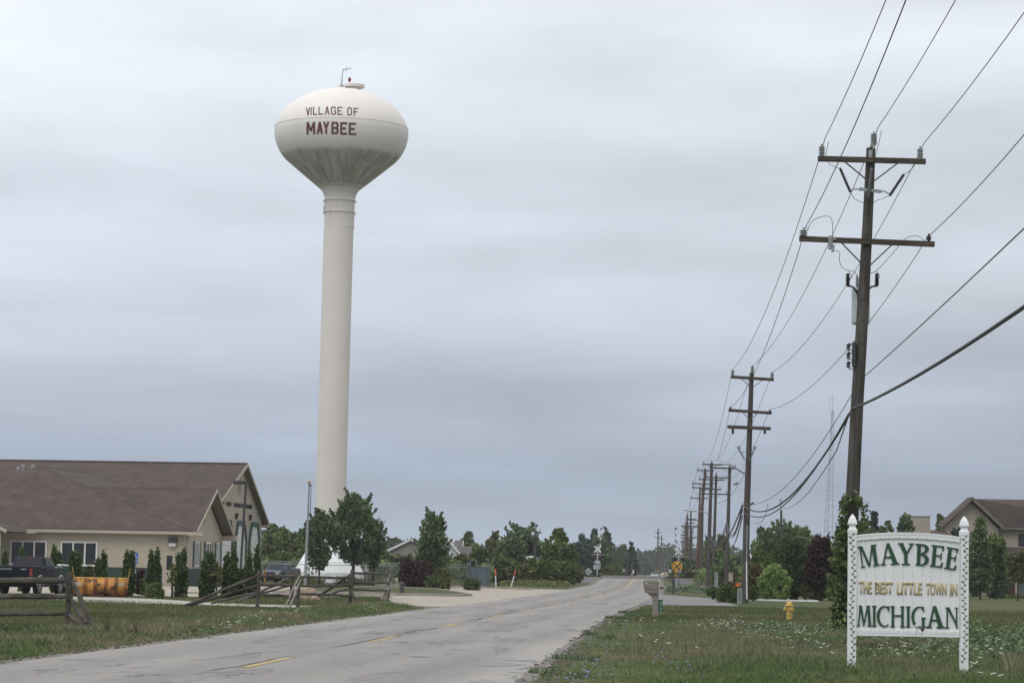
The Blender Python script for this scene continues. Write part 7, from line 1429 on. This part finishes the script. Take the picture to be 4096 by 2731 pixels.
# ------------------------------------------------------------ grass blades
def blades(name, xy, hmin, hmax, wd, m, label, seed, bend=.35, kind='stuff', cat='grass', hs=None, z0=0):
    rng = np.random.default_rng(seed); n = len(xy); h = rng.uniform(hmin, hmax, n)*(hs if hs is not None else 1); q = rng.random(n)*2*np.pi; bx_ = rng.normal(size=(n, 2))*bend*h[:, None]
    base = np.concatenate([xy, np.full((n, 1), z0)], 1); s_ = np.stack([np.cos(q), np.sin(q), np.zeros(n)], 1)*(wd*(.6+.8*rng.random(n)))[:, None]/2
    tip = base+np.concatenate([bx_, h[:, None]], 1); mid = base+np.concatenate([bx_*.3, (h*.55)[:, None]], 1)
    v = np.stack([base-s_, base+s_, mid+s_*.8, tip, mid-s_*.8], 1).reshape(-1, 3)
    return soup(name, v, 5, m, None, label, cat, None, kind)
XCS = np.array([xcs(y) for y in range(0, 400)])
def xcn(y): return np.interp(y, np.arange(400), XCS)
def scat(n, y0, y1, fl, fr, seed, power=1.0):
    rng = np.random.default_rng(seed); y = y0+(y1-y0)*rng.random(n)**power; a = fl(y); b_ = fr(y); return np.stack([a+(b_-a)*rng.random(n), y], 1)
HWn = HW
def clump(xy, sc_, seed):
    # smooth value noise, three octaves, about -2 to 2
    rng = np.random.default_rng(seed); f = np.zeros(len(xy)); g = rng.random((64, 64))
    for k_, amp_ in ((.45, 1.0), (1.1, .8), (2.7, .55)):
        p = xy*sc_*k_*np.array([1, .55])+k_*17; i0 = np.floor(p).astype(int); t = p-i0; t = t*t*(3-2*t); a = g[i0[:, 0] % 64, i0[:, 1] % 64]; b_ = g[(i0[:, 0]+1) % 64, i0[:, 1] % 64]; c = g[i0[:, 0] % 64, (i0[:, 1]+1) % 64]; d = g[(i0[:, 0]+1) % 64, (i0[:, 1]+1) % 64]
        f += amp_*((a*(1-t[:, 0])+b_*t[:, 0])*(1-t[:, 1])+(c*(1-t[:, 0])+d*t[:, 0])*t[:, 1]-.5)
    return f*2.6
def off_path(p):
    n = len(PATH); ins = np.zeros(len(p), bool)
    for i in range(n):
        (xa, ya), (xb, yb) = PATH[i], PATH[(i+1) % n]; c = ((ya > p[:, 1]) != (yb > p[:, 1])) & (p[:, 0] < (xb-xa)*(p[:, 1]-ya)/(yb-ya+1e-12)+xa); ins ^= c
    return p[~ins]
vr = lambda y: .212*y+.4
vl = lambda y: -.212*y-.6
# right verge tall grass
s_ = scat(230000, 32, 80, lambda y: xcn(y)+hr(y)+.15, lambda y: np.minimum(vr(y), xcn(y)+HWn+12), 1, 1.25); f = clump(s_, .8, 2); edge_ = np.clip((s_[:, 0]-xcn(s_[:, 1])-hr(s_[:, 1]))/3.5, .3, 1)
blades('tall_grass', s_[f > -.9], .07, .20, .010, LM['grass'], 'tall unmown green grass on the right road verge', 21, hs=(edge_*(.8+.1*f))[f > -.9].clip(.3, 1.2))
blades('dry_grass', s_[f < -.8], .08, .23, .009, LM['dry'], 'dry tan grass patches on the right road verge', 22, hs=edge_[f < -.8])
s_ = scat(26000, 33, 100, lambda y: xcn(y)+hr(y)-.05, lambda y: xcn(y)+hr(y)+.9, 3, 1.1); f = clump(s_, 1.1, 5); blades('edge_weeds', s_[f > .9], .04, .16, .018, LM['weed'], 'low weeds along the right pavement edge', 23, .6)
# left verge
s_ = off_path(scat(80000, 40, 99, lambda y: np.maximum(vl(y), xcn(y)-HWn-3.3), lambda y: xcn(y)-HWn-.38, 6, 1.2)); f = clump(s_, .9, 7); dz_ = np.clip((xcn(s_[:, 1])-HWn-s_[:, 0])/1.2, .3, 1)
blades('verge_tall_grass', s_[f > -.6], .08, .24, .018, LM['grass'], 'rough green grass on the left road verge', 24, hs=dz_[f > -.6]); blades('verge_dry_grass', s_[f < -.4], .1, .3, .016, LM['dry'], 'dry grass stems on the left road verge', 25, hs=dz_[f < -.4])
# mown lawns
s_ = off_path(scat(70000, 46, 100, vl, lambda y: xcn(y)-HWn-2.6, 9, 1.2)); blades('mown_grass', s_, .03, .075, .02, LM['short'], 'mown lawn behind the left verge', 26, .5)
s_ = scat(70000, 78, 150, lambda y: xcn(y)+HWn+.3+np.clip((y-96)*.0, 0, 1), vr, 10, 1.2); s_ = s_[(s_[:, 1] < 120)|(s_[:, 0] > 13.5+(s_[:, 1] > 123)*30)]; blades('lawn_grass', s_, .03, .08, .022, LM['short'], 'mown lawn around the yellow hydrant', 27, .5)
s_ = scat(24000, 100, 134, vl, lambda y: -6.0-np.clip((y-106)*.0, 0, 3), 12); ok = ~((s_[:, 1] > 119) & (s_[:, 0] < -14.6)) & ~((s_[:, 1] < 113) & (s_[:, 0] < -11.5) & (s_[:, 1] > 99+(-11.5-s_[:, 0])*.9) & (s_[:, 1] < 106+(-11.5-s_[:, 0])*1.1)); blades('far_mown_grass', s_[ok], .03, .08, .03, LM['short'], 'mown lawn around the boulder and flagpole', 28, .5)
# dark brown weeds by the first fence post and under the sign
def tufts(name, cx_, cy_, rx, ry, n, h0, h1, m, label, seed, wd=.02):
    rng = np.random.default_rng(seed)
    p = rng.normal(size=(n, 2))*np.array([rx, ry])*.5+np.array([cx_, cy_]); p = p[np.abs(p[:, 0]-xcn(p[:, 1])) > HW+.6]; return blades(name, p, h0, h1, wd, m, label, seed, .22, cat='weeds')
q = G(150, 2565); tufts('brown_weeds', q.x, q.y+.4, 1.6, 2.2, 2200, .06, .24, LM['brown'], 'dark brown seeded weeds by the first fence post', 31, .012); q = G(3620, 2620); tufts('brown_stalks', q.x, q.y+3.5, 2.6, 2.6, 1200, .08, .26, LM['brown'], 'dark seeded stalks beneath the sign', 32, .009)
q = G(3690, 2560); tufts('dry_tuft', G(3860, 2650).x, 41.2, .5, .5, 500, .2, .5, LM['dry'], 'dry tuft at the right sign post', 33, .012); tufts('green_tuft', P(3415, 2640, 41.2).x-.25, 41.2, .7, .5, 420, .10, .26, LM['grass'], 'green tuft at the left sign post', 34, .012)
q = G(2900, 2590); tufts('straw_patch', q.x, q.y, 2.4, 12, 9000, .08, .22, LM['dry'], 'pale straw coloured grass patch left of the sign', 35, .007)
def broad(name, x0, x1, y0, y1, n, z, size, m, label, seed):
    rng = np.random.default_rng(seed); xy = np.stack([rng.uniform(x0, x1, n), rng.uniform(y0, y1, n)], 1); f = clump(xy, 1.3, seed); xy = xy[(f > -.3) & (xy[:, 0] < vr(xy[:, 1]))]; zz2 = z*rng.random(len(xy))*(.5+.5*np.clip(f[(f > -.3)][:len(xy)], 0, 1)); return soup(name, leaf_quads(rng, np.column_stack([xy, zz2]), size, 1.2), 4, m, None, label, 'weeds', None, 'stuff')
broad('leafy_weeds', 9.4, 15.5, 50, 72, 15000, .42, .055, LM['weed'], 'broad-leaved green weeds right of and behind the sign', 41); broad('clover_weeds', 5.6, 9.6, 47, 76, 9000, .25, .045, LM['weed'], 'broad-leaved weeds between the sign and the hydrant lawn', 42)
broad('verge_weeds', -16, -6.2, 50, 58, 3000, .2, .04, LM['weed'], 'broad-leaved weeds beside the first fence post', 43)
for px, py, lb in ((428, 2445, 'bare twiggy weed on the lawn right of the first fence post'), (545, 2452, 'wider bare twiggy weed on the lawn farther right of the first fence post')):
    g = G(px, 2556); rnd = random.Random(px); b = MB(); hgt = P(px, py, g.y).z
    e_ = empty('twiggy_weed', (g.x, g.y, 0), 0, lb, 'weed')
    for i in range(13):
        a = rnd.uniform(-.55, .55); h_ = hgt*rnd.uniform(.55, 1); x1 = g.x+math.tan(a)*h_*.6; b.tube([(g.x, g.y, 0), (g.x+(x1-g.x)*.35, g.y+rnd.uniform(-.05, .05), h_*.5), (x1, g.y+rnd.uniform(-.15, .15), h_)], [.006, .005, .002], 4)
    b.build('stem', LM['brown'], e_)
X = P(1466, 2300, 212).x; e_ = empty('meter_post', (X, 212, 0), 0, 'small electric meter on a post beside the tower base', 'meter'); z = P(1466, 2262, 212).z; MB().box(X-.07, X+.07, 212, 212.1, 0, z).build('post', M['galv'], e_, smooth=False); MB().box(X-.16, X+.16, 211.85, 211.99, z-.5, z).build('meter_box', M['tankgrey'], e_, smooth=False, bevel=.02)
# flowers
def umbels(name, xy, zmin, zmax, rad, m, label, seed, petals=7, stem=True, cat='wildflowers'):
    xy = [p for p in xy if abs(p[0]-xcs(p[1])) > HW+(.3 if p[0] < xcs(p[1]) else .3+hr(p[1])-HW)]
    rng = np.random.default_rng(seed); v = []
    for x, y in xy:
        z = rng.uniform(zmin, zmax); tl = rng.normal(size=2)*.3
        for k_ in range(petals):
            a = rng.random()*6.28; r_ = rad*rng.random()**.5; c = np.array([x+math.cos(a)*r_, y+math.sin(a)*r_, z+tl[0]*math.cos(a)*r_+tl[1]*math.sin(a)*r_]); s = rad*.42
            v += [c+(-s, 0, 0), c+(0, -s, -.1*s), c+(s, 0, .2*s), c+(0, s, .3*s)]
    o = soup(name, np.array(v), 4, m, None, label, cat, None, 'stuff')
    if stem:
        b_ = np.array(xy); blades(name+'_stems', b_, (zmin+zmax)/2*.9, (zmin+zmax)/2, .008, LM['grass'], 'thin stems of the '+label, seed+1, .05, cat=cat)
    return o
def area(n, pxy, seed, jx=1, jy=1):
    rng = np.random.default_rng(seed); out_ = []
    for cx_, cy_, rx, ry in pxy:
        for _ in range(int(n)): g = G(cx_+rng.normal()*rx*.55, cy_+rng.normal()*ry*.55, .25); out_.append((g.x, g.y))
    return out_
umbels('wild_carrot', area(46, [(3020, 2505, 130, 22), (3180, 2530, 120, 30), (2880, 2488, 70, 16), (3640, 2590, 150, 26)], 51), .15, .34, .026, LM['white'], 'white flat flower heads scattered over the right verge', 52)
umbels('white_umbels', area(6, [(3960, 2600, 60, 30), (3300, 2590, 90, 30), (2560, 2500, 80, 25), (2700, 2560, 110, 40), (3900, 2690, 90, 30)], 53), .15, .42, .038, LM['white'], 'larger white flower heads near the sign and road edge', 54)
umbels('verge_carrot', area(16, [(1150, 2450, 50, 14), (1010, 2460, 60, 14), (860, 2500, 60, 14), (1480, 2422, 40, 8), (620, 2560, 50, 10), (930, 2480, 60, 14)], 55), .1, .32, .035, LM['white'], 'white flower heads on the left verge', 56)
umbels('chicory', area(26, [(2400, 2560, 90, 50), (2360, 2650, 120, 50), (2300, 2700, 110, 30), (2720, 2640, 160, 50), (2500, 2500, 60, 30)], 57), .12, .36, .022, LM['chic'], 'blue chicory flowers along the right road edge', 58, 3, False)
umbels('verge_chicory', area(34, [(1300, 2462, 130, 12), (900, 2510, 120, 16), (420, 2575, 60, 10), (180, 2600, 60, 12), (1100, 2480, 80, 14)], 59), .1, .32, .023, LM['chic'], 'blue chicory flowers along the left road edge', 60, 3, False)
# single tall seed head and flower before the sign
for px, py, bpx, lb, mm in ((3690, 2518, 3672, 'brown seed head standing in front of the sign bottom rail', 'brown'), (3668, 2507, 3655, 'small pale flower head in front of the sign bottom rail', 'white'), (3712, 2547, 3716, 'pale flower head just under the sign bottom rail', 'white')):
    D_ = 40.4; c = P(px, py, D_); g = P(bpx, 2600, D_); e_ = empty('wild_carrot_plant', (g.x, D_, 0), 0, lb, 'wildflower'); b = MB(); b.tube([(g.x, D_, 0), ((g.x+c.x)/2-.02, D_, c.z*.6), tuple(c)], .004, 5); b.build('stem', LM['dry'], e_); b = MB(); b.lathe([(.003, -.03), (.028, 0), (.034, .02), (.012, .05)], o=c, n=9); b.build('flower_head', LM[mm], e_)
# road patches
def patch(px, py, rx, ry, m, name='road_patch', seed=1, z=.031):
    g = G(px, py, z); rnd = random.Random(seed); pts = []
    for i in range(22): a = 2*math.pi*i/22; k_ = rnd.uniform(.8, 1.15); pts.append((g.x+rx*k_*math.cos(a), g.y+ry*k_*math.sin(a), z))
    return MB().poly(pts).build(name, m, smooth=False, kind='structure')
pm = mat('road_patch_tar', (.20, .195, .195), .9, (.25, .24, .24), scale=2, detail=6, fine=.25, spec=.15); pt = mat('pothole_dark', (.13, .128, .125), .95, (.2, .19, .19), scale=5, detail=6, fine=.3, spec=.1)
patch(1990, 2655, .42, 1.0, pm, seed=2); patch(2085, 2640, .3, .55, pm, seed=3); patch(1680, 2625, .22, .28, pt, 'pothole', 4); patch(345, 2636, .42, .5, pm, seed=6); patch(2110, 2688, .3, .3, pm, seed=8); patch(1795, 2610, .10, .9, pm, seed=9)
for k_, (px, py, rx, ry) in enumerate(((2150, 2530, .16, 2.2), (2060, 2545, .13, 1.6), (2250, 2500, .14, 2.6), (1130, 2572, .10, 3.0), (1500, 2500, .09, 3.5), (2000, 2572, .1, 1.4))): patch(px, py, rx, ry, pm, 'road_stain', 20+k_, .0305)
# broken pavement edge and loose stones
rnd = random.Random(5); b = MB()
for i in range(420):
    y = 34+52*rnd.random()**1.3; sd_ = rnd.random() < .6; x = xcs(y)+(float(hr(y))-.1+.6*rnd.random() if sd_ else -HW-.05-.4*rnd.random()); s = .012+.03*rnd.random(); b.box(x-s, x+s, y-s, y+s*rnd.uniform(.5, 1.2), .01, .01+s*1.2)
b.build('loose_stones', M['dirt'], None, smooth=False, kind='stuff', label='loose stones along both pavement edges', cat='stones')
# ------------------------------------------------------------ haze
HAZE = 0.00015
hm = bpy.data.materials.new('haze_air'); hm.use_nodes = True; nt = hm.node_tree; nt.nodes.clear(); o_ = nt.nodes.new('ShaderNodeOutputMaterial'); pv = nt.nodes.new('ShaderNodeVolumePrincipled'); pv.inputs['Color'].default_value = (.92, .94, 1, 1); pv.inputs['Density'].default_value = HAZE; pv.inputs['Anisotropy'].default_value = 0.0; nt.links.new(pv.outputs[0], o_.inputs['Volume'])
b = MB(); b.box(-1600, 1600, -120, 2700, -1.0, 62); hz_ = b.build('haze', hm, None, smooth=False, kind='stuff', label='thin grey summer haze over the whole place', cat='haze')
